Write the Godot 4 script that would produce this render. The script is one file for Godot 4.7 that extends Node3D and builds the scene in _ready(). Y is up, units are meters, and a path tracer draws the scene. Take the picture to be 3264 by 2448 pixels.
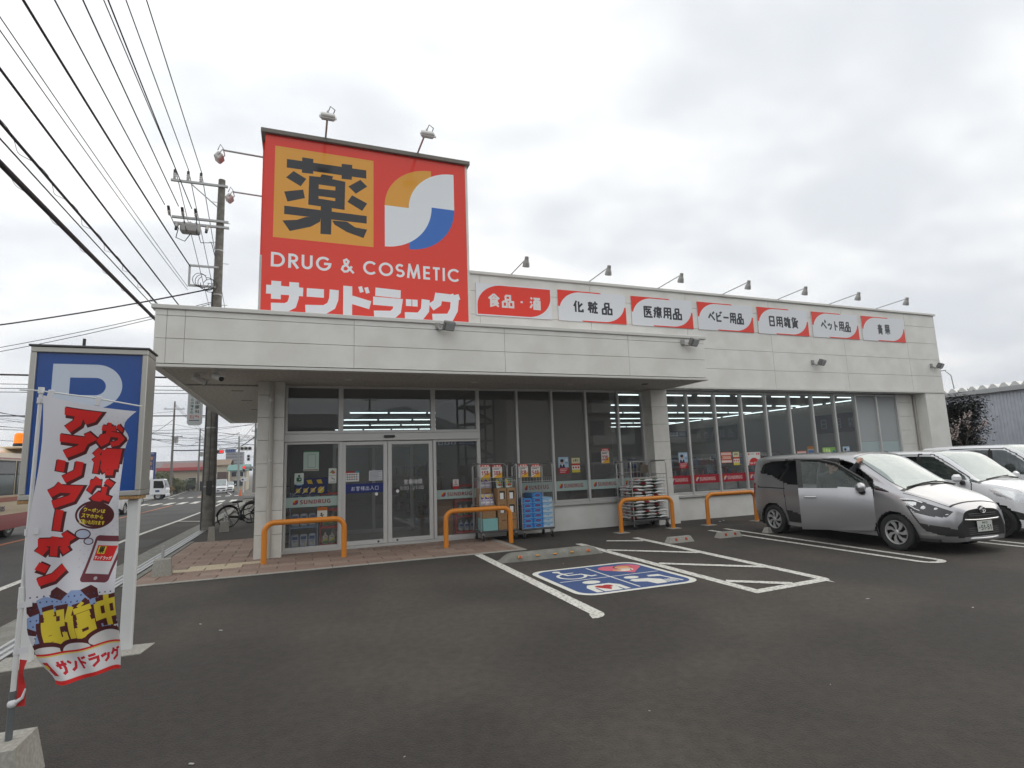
extends Node3D
# A drugstore on a street corner under an overcast sky. Metres, y up; the shop front runs along x, the street along -z.

# ---------------------------------------------------------------- mesh builder
class MB:
	var v := PackedVector3Array()
	var n := PackedVector3Array()
	var uv := PackedVector2Array()
	func tri(a: Vector3, b: Vector3, c: Vector3, na: Vector3, nb: Vector3, nc: Vector3, ua := Vector2.ZERO, ub := Vector2.ZERO, uc := Vector2.ZERO) -> void:
		# corners anticlockwise as seen from the front
		v.append(a); v.append(c); v.append(b)
		n.append(na); n.append(nc); n.append(nb)
		uv.append(ua); uv.append(uc); uv.append(ub)
	func quad(a: Vector3, b: Vector3, c: Vector3, d: Vector3) -> void:
		var m := (b - a).cross(c - a)
		if m.length_squared() < 1e-16: m = (c - a).cross(d - a)
		m = m.normalized()
		tri(a, b, c, m, m, m, Vector2(0, 1), Vector2(1, 1), Vector2(1, 0))
		tri(a, c, d, m, m, m, Vector2(0, 1), Vector2(1, 0), Vector2(0, 0))
	func flat(pts: Array, from: Vector3) -> void:
		# a flat convex polygon turned away from the point
		var c := Vector3.ZERO
		for p in pts: c += p
		c /= pts.size()
		var m: Vector3 = (pts[1] - pts[0]).cross(pts[2] - pts[0]).normalized()
		var r := pts
		if m.dot(c - from) < 0:
			r = pts.duplicate(); r.reverse(); m = -m
		for i in range(1, r.size() - 1): tri(r[0], r[i], r[i + 1], m, m, m)
	func box(c: Vector3, s: Vector3, b := Basis(), bev := 0.0) -> void:
		var h := s * 0.5
		if bev <= 0.0:
			for a in 3:
				for sg in [-1.0, 1.0]:
					var u := (a + 1) % 3
					var w := (a + 2) % 3
					var pts := []
					for q in [[-1, -1], [1, -1], [1, 1], [-1, 1]]:
						var p := Vector3.ZERO
						p[a] = sg * h[a]; p[u] = q[0] * h[u]; p[w] = q[1] * h[w]
						pts.append(c + b * p)
					if sg < 0: pts.reverse()
					quad(pts[0], pts[1], pts[2], pts[3])
			return
		var g := minf(bev, minf(h.x, minf(h.y, h.z)) * 0.95)
		for a in 3:
			var u := (a + 1) % 3
			var w := (a + 2) % 3
			for sg in [-1.0, 1.0]:
				var pts := []
				for q in [[-1, -1], [1, -1], [1, 1], [-1, 1]]:
					var p := Vector3.ZERO
					p[a] = sg * h[a]; p[u] = q[0] * (h[u] - g); p[w] = q[1] * (h[w] - g)
					pts.append(c + b * p)
				flat(pts, c)
				for sh in [-1.0, 1.0]:
					var e := []
					for k in [-1.0, 1.0]:
						var p1 := Vector3.ZERO
						p1[a] = sg * h[a]; p1[u] = sh * (h[u] - g); p1[w] = k * (h[w] - g)
						var p2 := Vector3.ZERO
						p2[a] = sg * (h[a] - g); p2[u] = sh * h[u]; p2[w] = k * (h[w] - g)
						if k < 0: e.append_array([c + b * p1, c + b * p2])
						else: e.append_array([c + b * p2, c + b * p1])
					flat(e, c)
		for sx in [-1.0, 1.0]:
			for sy in [-1.0, 1.0]:
				for sz in [-1.0, 1.0]:
					flat([c + b * Vector3(sx * h.x, sy * (h.y - g), sz * (h.z - g)), c + b * Vector3(sx * (h.x - g), sy * h.y, sz * (h.z - g)), c + b * Vector3(sx * (h.x - g), sy * (h.y - g), sz * h.z)], c)
	func span(a: Vector3, b: Vector3, bev := 0.0) -> void:
		box((a + b) * 0.5, (b - a).abs(), Basis(), bev)
	func tube(path: Array, r, sides := 8, caps := true, closed := false) -> void:
		var np := path.size()
		var rows := []
		var nrm := []
		var dirs := []
		for i in np:
			var p0: Vector3 = path[(i - 1 + np) % np] if closed else path[maxi(i - 1, 0)]
			var p1: Vector3 = path[(i + 1) % np] if closed else path[mini(i + 1, np - 1)]
			dirs.append((p1 - p0).normalized())
		var up := Vector3.UP if absf(dirs[0].y) < 0.9 else Vector3.RIGHT
		var sd: Vector3 = dirs[0].cross(up).normalized()
		for i in np:
			var d: Vector3 = dirs[i]
			sd = (sd - d * sd.dot(d)).normalized()
			var tp := d.cross(sd)
			var rr: float = r[i] if r is Array else r
			var row := []
			var nr := []
			for k in sides:
				var an := TAU * k / sides
				var o := sd * cos(an) + tp * sin(an)
				row.append(path[i] + o * rr)
				nr.append(o)
			rows.append(row); nrm.append(nr)
		for i in (np if closed else np - 1):
			var j := (i + 1) % np
			for k in sides:
				var l := (k + 1) % sides
				tri(rows[i][k], rows[i][l], rows[j][l], nrm[i][k], nrm[i][l], nrm[j][l])
				tri(rows[i][k], rows[j][l], rows[j][k], nrm[i][k], nrm[j][l], nrm[j][k])
		if caps and not closed:
			for e in [0, np - 1]:
				flat(rows[e], path[e] + dirs[e] * (1.0 if e == 0 else -1.0))
	func rod(a: Vector3, b: Vector3, r := 0.02, r2 := -1.0, sides := 8) -> void:
		tube([a, b], [r, r if r2 < 0 else r2], sides)
	func lathe(prof: Array, sides: int, xf := Transform3D()) -> void:
		# prof: (radius, height along local y), from bottom to top; smooth along the round
		var m := prof.size()
		for i in m - 1:
			var a: Vector2 = prof[i]
			var b: Vector2 = prof[i + 1]
			var t := b - a
			var nn := Vector2(t.y, -t.x).normalized()
			for k in sides:
				var a0 := TAU * k / sides
				var a1 := TAU * (k + 1) / sides
				var d0 := Vector3(cos(a0), 0, -sin(a0))
				var d1 := Vector3(cos(a1), 0, -sin(a1))
				var p := [d0 * a.x + Vector3.UP * a.y, d1 * a.x + Vector3.UP * a.y, d1 * b.x + Vector3.UP * b.y, d0 * b.x + Vector3.UP * b.y]
				var n0 := (xf.basis * (d0 * nn.x + Vector3.UP * nn.y)).normalized()
				var n1 := (xf.basis * (d1 * nn.x + Vector3.UP * nn.y)).normalized()
				if a.x > 1e-5: tri(xf * p[0], xf * p[1], xf * p[2], n0, n1, n1)
				if b.x > 1e-5: tri(xf * p[0], xf * p[2], xf * p[3], n0, n1, n0)
	func ball(c: Vector3, r: Vector3, seg := 12, rings := 8) -> void:
		var prof := []
		for i in rings + 1:
			var an := -PI / 2 + PI * i / rings
			prof.append(Vector2(cos(an), sin(an)))
		var t := MB.new()
		t.lathe(prof, seg)
		for i in t.v.size():
			v.append(c + t.v[i] * r)
			n.append((t.v[i] / r).normalized())
			uv.append(Vector2.ZERO)
	func prism(poly: PackedVector2Array, d: float, xf := Transform3D(), front_uv := Rect2()) -> void:
		# poly in the local xy plane, front face at z = 0 towards +z, back at z = -d
		var p := poly
		if Geometry2D.is_polygon_clockwise(p): p.reverse()
		var ix := Geometry2D.triangulate_polygon(p)
		var fn := (xf.basis * Vector3(0, 0, 1)).normalized()
		for i in range(0, ix.size(), 3):
			var q := [p[ix[i]], p[ix[i + 1]], p[ix[i + 2]]]
			if (q[1] - q[0]).cross(q[2] - q[0]) < 0: q = [q[0], q[2], q[1]]
			var us := []
			for e in q: us.append(Vector2((e.x - front_uv.position.x) / front_uv.size.x, 1.0 - (e.y - front_uv.position.y) / front_uv.size.y) if front_uv.size.x > 0 else Vector2.ZERO)
			tri(xf * V3(q[0]), xf * V3(q[1]), xf * V3(q[2]), fn, fn, fn, us[0], us[1], us[2])
			if d > 0: tri(xf * V3(q[0], -d), xf * V3(q[2], -d), xf * V3(q[1], -d), -fn, -fn, -fn)
		if d > 0:
			for i in p.size():
				var a := p[i]
				var b := p[(i + 1) % p.size()]
				quad(xf * V3(a, -d), xf * V3(b, -d), xf * V3(b), xf * V3(a))
	func V3(q: Vector2, z := 0.0) -> Vector3: return Vector3(q.x, q.y, z)
	func grid(rows: Array, flip := false, uvs := []) -> void:
		# rows of points, smooth normals from neighbours
		var R := rows.size()
		var K: int = rows[0].size()
		var nn := []
		for i in R:
			var l := []
			for k in K:
				var du: Vector3 = rows[mini(i + 1, R - 1)][k] - rows[maxi(i - 1, 0)][k]
				var dv: Vector3 = rows[i][mini(k + 1, K - 1)] - rows[i][maxi(k - 1, 0)]
				var c := du.cross(dv).normalized()
				l.append(-c if flip else c)
			nn.append(l)
		for i in R - 1:
			for k in K - 1:
				var q := [[i, k], [i + 1, k], [i + 1, k + 1], [i, k + 1]]
				if flip: q.reverse()
				var P := []
				var N := []
				var U := []
				for e in q:
					P.append(rows[e[0]][e[1]]); N.append(nn[e[0]][e[1]])
					U.append(uvs[e[0]][e[1]] if uvs else Vector2.ZERO)
				tri(P[0], P[1], P[2], N[0], N[1], N[2], U[0], U[1], U[2])
				tri(P[0], P[2], P[3], N[0], N[2], N[3], U[0], U[2], U[3])
	func mesh() -> ArrayMesh:
		var a := []
		a.resize(Mesh.ARRAY_MAX)
		a[Mesh.ARRAY_VERTEX] = v; a[Mesh.ARRAY_NORMAL] = n; a[Mesh.ARRAY_TEX_UV] = uv
		var m := ArrayMesh.new()
		m.add_surface_from_arrays(Mesh.PRIMITIVE_TRIANGLES, a)
		return m

# ---------------------------------------------------------------- flat print
class Canvas:
	var im: Image
	var W: int
	var H: int
	var k: float     # pixels per unit (drawn at twice the size)
	func _init(w: int, h: int, units_wide: float, bg: Color) -> void:
		W = w * 2; H = h * 2; k = W / units_wide
		im = Image.create_empty(W, H, false, Image.FORMAT_RGBA8)
		im.fill(bg)
	func polys(ps: Array, col: Color) -> void:
		var y0 := 1e9
		var y1 := -1e9
		for p in ps:
			for q in p: y0 = minf(y0, q.y); y1 = maxf(y1, q.y)
		for y in range(maxi(0, floori(y0)), mini(H, ceili(y1))):
			var yc := y + 0.5
			var xs := []
			for p in ps:
				var m: int = p.size()
				for i in m:
					var a: Vector2 = p[i]
					var b: Vector2 = p[(i + 1) % m]
					if (a.y <= yc) != (b.y <= yc): xs.append(a.x + (yc - a.y) / (b.y - a.y) * (b.x - a.x))
			xs.sort()
			for i in range(0, xs.size() - 1, 2):
				var xa := maxi(0, roundi(xs[i]))
				var xb := mini(W, roundi(xs[i + 1]))
				if xb > xa: im.fill_rect(Rect2i(xa, y, xb - xa, 1), col)
	func poly(pts: Array, col: Color, xf := Transform2D()) -> void:
		var p := PackedVector2Array()
		for q in pts: p.append((xf * q) * k)
		polys([p], col)
	func rect(x: float, y: float, w: float, h: float, col: Color, xf := Transform2D()) -> void:
		poly([Vector2(x, y), Vector2(x + w, y), Vector2(x + w, y + h), Vector2(x, y + h)], col, xf)
	func oval(c: Vector2, rx: float, ry: float, col: Color, xf := Transform2D(), a0 := 0.0, a1 := TAU) -> void:
		var pts := []
		for i in 49:
			var an := lerpf(a0, a1, i / 48.0)
			pts.append(c + Vector2(cos(an) * rx, sin(an) * ry))
		poly(pts, col, xf)
	func stroke(pts: Array, th: float, col: Color, xf := Transform2D(), round_ends := false) -> void:
		var p := PackedVector2Array()
		for q in pts: p.append((xf * q) * k)
		polys(Geometry2D.offset_polyline(p, th * k * 0.5, Geometry2D.JOIN_ROUND if round_ends else Geometry2D.JOIN_MITER, Geometry2D.END_ROUND if round_ends else Geometry2D.END_BUTT), col)
	func jp(s: String, x: float, y: float, w: float, h: float, adv: Vector2, th: float, col: Color, xf := Transform2D(), round_ends := false) -> void:
		for ch in s:
			if GLYPH.has(ch):
				for st in GLYPH[ch].split("|"):
					var pts := []
					for q in st.split(" "):
						var c: PackedStringArray = q.split(",")
						pts.append(Vector2(x + float(c[0]) / 20.0 * w, y + float(c[1]) / 20.0 * h))
					stroke(pts, th, col, xf, round_ends)
			x += adv.x; y += adv.y
	func latin(s: String, font: Font, x: float, base: float, cap: float, col: Color, width := 0.0, xf := Transform2D()) -> void:
		# capitals of height cap stand on the line base; width > 0 stretches to it
		var t := TextMesh.new()
		t.font = font; t.text = s; t.font_size = 64; t.pixel_size = 0.01; t.depth = 0.0; t.curve_step = 1.0
		t.horizontal_alignment = HORIZONTAL_ALIGNMENT_LEFT
		var a := t.get_mesh_arrays()
		var p: PackedVector3Array = a[0]
		var ix: PackedInt32Array = a[12]
		var ref := TextMesh.new()
		ref.font = font; ref.text = "H"; ref.font_size = 64; ref.pixel_size = 0.01; ref.depth = 0.0
		var lo := 1e9
		var hi := -1e9
		for q in ref.get_mesh_arrays()[0]: lo = minf(lo, q.y); hi = maxf(hi, q.y)
		var sc := cap / (hi - lo)
		var xl := 1e9
		var xr := -1e9
		for q in p: xl = minf(xl, q.x); xr = maxf(xr, q.x)
		var sx := width / (xr - xl) if width > 0 else sc
		for i in range(0, ix.size(), 3):
			var o := PackedVector2Array()
			for e in 3:
				var q := p[ix[i + e]]
				o.append((xf * Vector2(x + (q.x - xl) * sx, base - (q.y - lo) * sc)) * k)
			polys([o], col)
	func texture() -> ImageTexture:
		im.resize(W / 2, H / 2, Image.INTERPOLATE_LANCZOS)
		return ImageTexture.create_from_image(im)
	const GLYPH := {
		"品": "6,2 14,2 14,8 6,8 6,2|1,11 8,11 8,19 1,19 1,11|12,11 19,11 19,19 12,19 12,11",
		"食": "10,1 1,8|10,1 19,8|10,4 10,7|5,7.5 15,7.5 15,14 5,14|5,7 5,19 12,17|5,11 15,11|18,14 12,17|10,14 18,19.5",
		"酒": "2,2 5,4|1,8 4,10|1,18 5,12|7,3 19,3|8,7 18,7 18,19 8,19 8,7|11,3 11,12|15,3 15,12|8,12.5 18,12.5|8,15.7 18,15.7",
		"・": "8,10 12,10",
		"化": "7,1 2,10|5,6 5,19|18,5 11,11|11,2 11,17.5 18.5,17.5 18.5,14",
		"粧": "5,1 5,19|1,7 10,7|2,2 3,5|9,2 7,5|5,8 1,15|5,8 9,13|15,0 15,3|11,4 19.5,4|11,4 11,12 9,19|15,6 15,18|12,10.5 19,10.5|11.5,18 19.5,18",
		"医": "2,2 19,2|2,1 2,18.5 19.5,18.5|7,3 5,8|6,6 16,6|5,10 17,10|11,6 11,10 6,16|11,10 17,16",
		"療": "11,0 11,3|4,3 19,3|4,2 4,12 1,19|1,6 3,9|1,13 4,11|7,6 18,6|12,4 7,10|13,6 18,10|8.5,10 16,10 16,14 8.5,14 8.5,10|8.5,12 16,12|12,14 12,19.5|9,16 7,18|15.5,16 18,18",
		"用": "3,2 3,13 1,19|2.4,2 17,2 17,19 14,19|3,7.5 17,7.5|3,13 17,13|10,2 10,19",
		"ベ": "1,13 7,6 19,16|13,3 15,6|16,1 18,4", "ビ": "4,3 4,17 17,17|16,6 4,10|14,1 16,4|17,0 19,3", "ー": "2,10 18,10", "｜": "10,1 10,19",
		"日": "4,2 16,2 16,18 4,18 4,1.4|4,10 16,10",
		"雑": "5,1 5,6 1,9|1,4 9,4 9,8 11,8|1,12 10,12|5.5,9 5.5,19|5,13 1,17|6,13 10,16|14,0 11,7|12.5,4 12.5,19.5|12,5 19.5,5|12.5,9.5 18.5,9.5|12.5,14 18.5,14|12,19 19.5,19|16,5 16,19",
		"貨": "6,0 2,6|4,4 4,9|15,1.5 9,5|9,0 9,7.5 18,7.5 18,5|4.5,10 15.5,10 15.5,17 4.5,17 4.5,9.6|4.5,12.3 15.5,12.3|4.5,14.7 15.5,14.7|7,17 2,20|13,17 18,20",
		"ペ": "1,13 7,6 19,16|14,3 15.5,1.5 17,3 15.5,4.5 14,3", "ッ": "4,7 6,11|9,6 10.5,10|16,7 14,14 8,18", "ト": "7,1 7,19|7,8 16,12",
		"青": "3,3 17,3|10,0 10,9|4,6 16,6|1.5,9 18.5,9|5,12 15,12 15,19 12,19|5,11.5 5,20|5,14.4 15,14.4|5,16.8 15,16.8",
		"果": "4,1 16,1 16,9 4,9 4,0.4|4,5 16,5|10,1 10,20|1,12 19,12|9,12 2,18|11,12 18,18",
		"男": "4,1 16,1 16,9 4,9 4,1|4,5 16,5|10,1 10,9|2,13 17,13 16,19 13,19|10,10 8,15 2,19",
		"性": "4,1 4,19|1,6 2,10|6,5 7,8|10,2 8,8|9,6 18,6|13.5,1 13.5,18|9,12 18,12|8,18 19,18",
		"お": "1.5,6 13,6|7,1.5 7,16 4.5,18 2.5,16 3.5,13 9,10.5 14.5,11 16.5,14 15,17 10.5,18.5|14.5,3 18.5,7",
		"得": "5,1 1,6|6,6 1,11|4,9 4,19.5|8,2 18,2 18,8 8,8 8,1|8,5 18,5|7,11 19.5,11|7,14.3 19.5,14.3|15,11 15,19 11,19|9,15.5 11,18",
		"な": "1.5,5 10.5,5|7,1 2,12|13,3.5 18.5,7|13.5,8 13.5,16 10,18.5 7.5,16.5 10,14 18.5,18",
		"ア": "2,3 18,3 17,6.5 13,9.5|10,6 9.5,12 5,19", "プ": "2,5 16,5 14.5,12 6,19|16,2.2 17.6,0.6 19.2,2.2 17.6,3.8 16,2.2", "リ": "5,2 5,12|15,2 15,12 8,19",
		"ク": "8,1 6,6 2,10|7,5 17,5 15,13 5,19", "ポ": "1,7 19,7|10,2 10,19|5,10 2,16|15,10 18,16|15,3 16.5,1.5 18,3 16.5,4.5 15,3", "ン": "2,4 7,8|3,18 11,15 18,6",
		"ス": "3,3 16,3 11,11 2,19|11,10 18,18", "マ": "1,4 18,4 9,13|6,10 12,17", "ホ": "1,6 19,6|10,1 10,19|5,10 2,16|15,10 18,16",
		"サ": "1,7 19,7|6,2 6,12|14,2 14,12 12,17 5,19", "ド": "6,1 6,19|6,8 15,12|12,2 13.5,5|15.5,1.5 17,4.5", "ラ": "4,3 16,3|2,8 18,8 17,14 5,19", "グ": "7,2 5,7 1,11|6,6 15,6 14,13 4,19|15,1 16.5,4|18,0 19.5,3",
		"は": "3,2 2,12 4,18|8,6 19,6|14,2 14,16 10,18 8,15 11,13 18,17", "か": "1,6 12,6 11,15 8,18|7,1 5,10 2,18|15,4 19,11", "ら": "8,1 13,3|5,5 4,13 11,10 16,13 14,18 7,19",
		"ご": "4,4 14,4|3,11 4,17 17,17|15,1 17,4|18,0 20,3",
		"覧": "2,1 2,9|2,1 9,1|2,4 8,4 8,6 2,6|2,9 9,9|12,1 10,5|11,3 19,3|13,6 17,6|5,10 15,10 15,15 5,15 5,10|5,12.5 15,12.5|8,15 3,19|12,15 12,19 18,19 18,17",
		"い": "3,4 4,14 7,17|15,5 18,13", "た": "1,5 11,5|6,1 2,18|10,9 18,9|10,13 11,17 19,17", "だ": "1,5 11,5|6,1 2,18|10,9 18,9|10,13 11,17 19,17|14,2 15,5|17,1 18,4",
		"け": "3,2 2,12 4,18|8,6 19,6|14,2 14,13 11,19", "ま": "3,5 17,5|3,9 17,9|10,1 10,16 6,18 3,16 7,13 17,18", "す": "1,5 19,5|12,1 12,12 8,13 8,9 12,9 12,14 8,19",
		"客": "10,0 10,3|2,7 2,3 18,3 18,7|9,4 4,9|7,6 15,6 4,13|7,7 17,13|6,14 14,14 14,19 6,19 6,14",
		"様": "4,1 4,19|1,6 8,6|4,7 1,13|4,7 8,11|11,1 12,3|17,1 16,3|9,4 19,4|10,7 18,7|14,4 14,10|9,10 19,10|14,10 14,19 12,19|10,13 13,13 9,18|18,12 15,15|14,13 19,18",
		"出": "10,1 10,18|4,3 4,9 16,9 16,3|2,11 2,18 18,18 18,11", "入": "7,2 11,2 10,9 1,19|10,6 19,19", "口": "3,3 17,3 17,18 3,18 3,2.4",
		"営": "4,1 5,4|10,0 10,4|16,1 14,4|2,8 2,5 18,5 18,8|7,8 13,8 13,11.5 7,11.5 7,8|4,14 16,14 16,19 4,19 4,14",
		"業": "8,0 8,4|12,0 12,4|4,1 5,4|16,1 15,4|1,4.5 19,4.5|6,5 7,8|14,5 13,8|2,8 18,8|3,11 17,11|1,14 19,14|10,8 10,20|9,14 2,19|11,14 18,19",
		"時": "2,3 8,3 8,17 2,17 2,3|2,10 8,10|10,4 19,4|14.5,1 14.5,8|9,8 20,8|9,12 20,12|17,9 17,19 14,19|11,14 13,17",
		"間": "2,1 2,19|2,1 8,1 8,8 2,8|2,4.5 8,4.5|12,8 12,1 18,1 18,19 16,19|12,8 18,8|12,4.5 18,4.5|7,11 13,11 13,18 7,18 7,11|7,14.5 13,14.5",
		"～": "1,11 5,8 10,10 15,12 19,9",
		"配": "1,2 10,2|2,6 9.5,6 9.5,19 2,19 2,6|4.3,2 4.3,11|7,2 7,11|2,12 9.5,12|2,15.5 9.5,15.5|12,3 18,3 18,9 12,9|12.7,9 12.7,18 19,18 19,14",
		"信": "5,1 1,9|4,6 4,19|11,1 13,2.5|7,4.5 19,4.5|9,8 18,8|9,11 18,11|9,14 18,14 18,19 9,19 9,14",
		"中": "2,5 18,5 18,13 2,13 2,4.4|10,0.5 10,19.5", "！": "11,0 10,12|9.6,16 9.3,19",
		"神": "5,1 5,4|1,4 8,4 4,11|5,9 5,19|6,10 9,13|11,4 19,4 19,14 11,14 11,4|11,9 19,9|15,1 15,19",
		"奈": "10,0 8,5 1,10|2,4 18,4|11,5 19,9|5,10 15,10|2,13 18,13|10,13 10,19|6,15 3,18|14,15 17,18",
		"川": "4,2 4,12 2,19|10,3 10,17|17,2 17,19", "工": "3,3 17,3|10,3 10,17|1,17 19,17",
		"科": "8,1 2,3|1,7 10,7|5,2 5,19|5,8 1,14|5,8 9,12|12,4 14,6|11,9 13,11|10,15 20,13|16.5,1 16.5,19",
		"三": "3,3 17,3|4,10 16,10|1,17 19,17", "田": "2,3 18,3 18,18 2,18 2,3|2,10.5 18,10.5|10,3 10,18",
		"眼": "1,3 7,3 7,18 1,18 1,3|1,8 7,8|1,13 7,13|10,2 18,2 18,10 10,10|10,6 18,6|10,2 10,19 14,16|12,10 19,19|18,12 15,14",
		"免": "8,0 3,6|7,3 14,3 11,7|4,7 16,7 16,12 4,12 4,7|10,7 8,13 3,19|11,12 11,18 18,18 18,15",
		"税": "8,1 2,3|1,7 9,7|5,2 5,19|5,8 1,14|5,8 9,12|12,1 13,4|18,1 16,4|11,5 19,5 19,11 11,11 11,5|13,11 10,19|16,11 16,18 20,18 20,15",
		"水": "10,0 10,19 7,18|1,6 8,6 2,16|17,4 11,9|11,8 19,17", "帰": "3,3 3,10|7,1 7,12 3,19|11,2 18,2 18,8 11,8|11,5 18,5|10,10 19,10|11,13 18,13 18,18|11,13 11,18|14.5,10 14.5,20",
		"り": "5,2 4,10 6,8|14,2 14,12 9,19", "白": "10,0 8,4|4,4 16,4 16,18 4,18 4,4|4,11 16,11", "内": "10,0 10,8 5,15|10,8 15,15|2,4 18,4 18,19 15,19|2,4 2,19", "障": "2,1 2,19|2,1 7,1 4,7 7,11 4,13|13,0 13,3|9,3 19,3|11,4 12,7|17,4 16,7|8,7 20,7|10,10 18,10 18,14 10,14 10,10|10,12 18,12|8,17 20,17|14,14 14,20",
		"手": "16,1 4,3|2,8 18,8|1,13 19,13|10,2 10,19 7,18", "術": "5,1 1,6|6,6 1,11|4,9 4,19|9,1 9,19|7,6 12,6|10,2 11.5,4|14,3 19,3|13,8 20,8|17,8 17,19 14,19",
	}

# ---------------------------------------------------------------- scene helpers
var M := {}
var used := {}
var rng := RandomNumberGenerator.new()
var sans: SystemFont
var sansb: SystemFont
var serif: SystemFont

func numbered(called: String) -> String:
	used[called] = used.get(called, -1) + 1
	return called if used[called] == 0 else "%s_%03d" % [called, used[called]]

func thing(called: String, label: String, category: String, at := Vector3.ZERO, group := "", turn := 0.0) -> Node3D:
	var o := Node3D.new()
	o.name = numbered(called)
	add_child(o)
	o.position = at
	o.rotation.y = turn
	o.set_meta("label", label)
	o.set_meta("category", category)
	if group: o.set_meta("group", group)
	return o

func part(parent: Node3D, called: String, b: MB, m: Material, world := false) -> MeshInstance3D:
	# world: the shape is given in scene coordinates; the node's own frame is taken out
	var o := MeshInstance3D.new()
	o.name = called if parent != self else numbered(called)
	if world:
		var t := Transform3D()
		var p: Node = parent
		while p != self:
			t = p.transform * t
			p = p.get_parent()
		t = t.affine_inverse()
		for i in b.v.size():
			b.v[i] = t * b.v[i]
			b.n[i] = t.basis * b.n[i]
	o.mesh = b.mesh()
	o.material_override = m
	parent.add_child(o, true)
	return o

func piece(parent: Node3D, called: String, mesh: Mesh, m: Material, at: Vector3, b := Basis()) -> MeshInstance3D:
	var o := MeshInstance3D.new()
	o.name = called
	o.mesh = mesh
	o.material_override = m
	o.transform = Transform3D(b, at)
	parent.add_child(o, true)
	return o

func struct(called: String, b: MB, m: Material) -> MeshInstance3D:
	var o := part(self, called, b, m)
	o.set_meta("kind", "structure")
	return o

func tag(o: Node, label: String, category: String, group := "") -> Node:
	o.set_meta("label", label)
	o.set_meta("category", category)
	if group: o.set_meta("group", group)
	return o

func copy(src: Node3D, label: String, at: Vector3, turn := 0.0) -> Node3D:
	var base := str(src.name)
	var o := src.duplicate()
	o.name = numbered(base)
	add_child(o)
	o.position = at
	o.rotation.y = turn
	if label: o.set_meta("label", label)
	return o

func L(r: float, g := -1.0, b := -1.0) -> Color:
	return Color(r, r if g < 0 else g, r if b < 0 else b).linear_to_srgb()

func mat(key: String, c: Color, rough := 0.7, metal := 0.0) -> StandardMaterial3D:
	if M.has(key): return M[key]
	var m := StandardMaterial3D.new()
	m.resource_name = key
	m.albedo_color = c
	m.roughness = rough
	m.metallic = metal
	M[key] = m
	return m

func noise(freq: float, oct := 4, sd := 1, kind := FastNoiseLite.TYPE_SIMPLEX_SMOOTH) -> FastNoiseLite:
	var f := FastNoiseLite.new()
	f.seed = sd; f.frequency = freq; f.fractal_octaves = oct; f.noise_type = kind
	return f

func noise_tex(freq: float, lo: Color, hi: Color, size := 512, oct := 4, sd := 1, p0 := 0.2, p1 := 0.8) -> NoiseTexture2D:
	var t := NoiseTexture2D.new()
	t.width = size; t.height = size; t.seamless = true; t.noise = noise(freq, oct, sd); t.normalize = true
	var g := Gradient.new()
	g.set_color(0, lo); g.set_color(1, hi); g.set_offset(0, p0); g.set_offset(1, p1)
	t.color_ramp = g
	return t

func grained(m: StandardMaterial3D, tex: Texture2D, metres: float, coarse: Texture2D = null, cmetres := 5.0) -> StandardMaterial3D:
	m.albedo_texture = tex
	m.uv1_triplanar = true; m.uv1_world_triplanar = true
	m.uv1_scale = Vector3.ONE / metres
	if coarse:
		m.detail_enabled = true
		m.detail_blend_mode = BaseMaterial3D.BLEND_MODE_MUL
		m.detail_albedo = coarse
		m.detail_uv_layer = BaseMaterial3D.DETAIL_UV_2
		m.uv2_triplanar = true; m.uv2_world_triplanar = true
		m.uv2_scale = Vector3.ONE / cmetres
	return m

func printed(key: String, tex: Texture2D, rough := 0.5) -> StandardMaterial3D:
	var m := mat(key, Color.WHITE, rough)
	m.albedo_texture = tex
	m.texture_repeat = false
	return m

func sheet(a: Vector3, right: Vector3, up: Vector3, thick := 0.003) -> MB:
	# a printed sheet: front face carries the whole texture; a = lower left corner
	var b := MB.new()
	b.quad(a, a + right, a + right + up, a + up)
	var nn := right.cross(up).normalized() * thick
	var q := [a, a + right, a + right + up, a + up]
	for i in 4:
		var e: Vector3 = q[i]
		var f: Vector3 = q[(i + 1) % 4]
		b.quad(e - nn, f - nn, f, e)
	b.quad(q[1] - nn, q[0] - nn, q[3] - nn, q[2] - nn)
	return b

func road_shift(z: float) -> float:
	var d := maxf(0.0, -z - 20.0)
	return 0.00105 * d * d if d < 60.0 else 3.78 + (d - 60.0) * 0.126

func road_y(z: float) -> float:
	return -0.0117 * maxf(0.0, -z - 20.0)

func rp(u: float, z: float, h := 0.0) -> Vector3:
	return Vector3(u - road_shift(z), road_y(z) + h, z)

func v3(x: float, y: float, z: float) -> Vector3: return Vector3(x, y, z)

func v2(x: float, y: float) -> Vector2: return Vector2(x, y)

func _ready() -> void:
	rng.seed = 7
	var cam := Camera3D.new()
	cam.name = "camera"
	add_child(cam)
	cam.position = Vector3(0, 1.65, 0)
	cam.rotation = Vector3(0.1438429, -0.3674556, -0.0359132)
	cam.fov = 69.236
	cam.near = 0.05
	cam.far = 3000.0
	cam.current = true
	make_sky()
	sans = SystemFont.new(); sans.font_names = ["Droid Sans"]
	sansb = SystemFont.new(); sansb.font_names = ["Droid Sans"]; sansb.font_weight = 700
	serif = SystemFont.new(); serif.font_names = ["Droid Serif"]
	make_materials()
	make_ground()
	make_street()
	make_store()
	make_interior()
	make_signs()
	make_lamps()
	make_forecourt()
	make_cages()
	make_cars()
	make_parking_sign()
	make_banner()
	make_poles()
	make_far_street()
	make_right_side()
	make_opposite()

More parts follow.
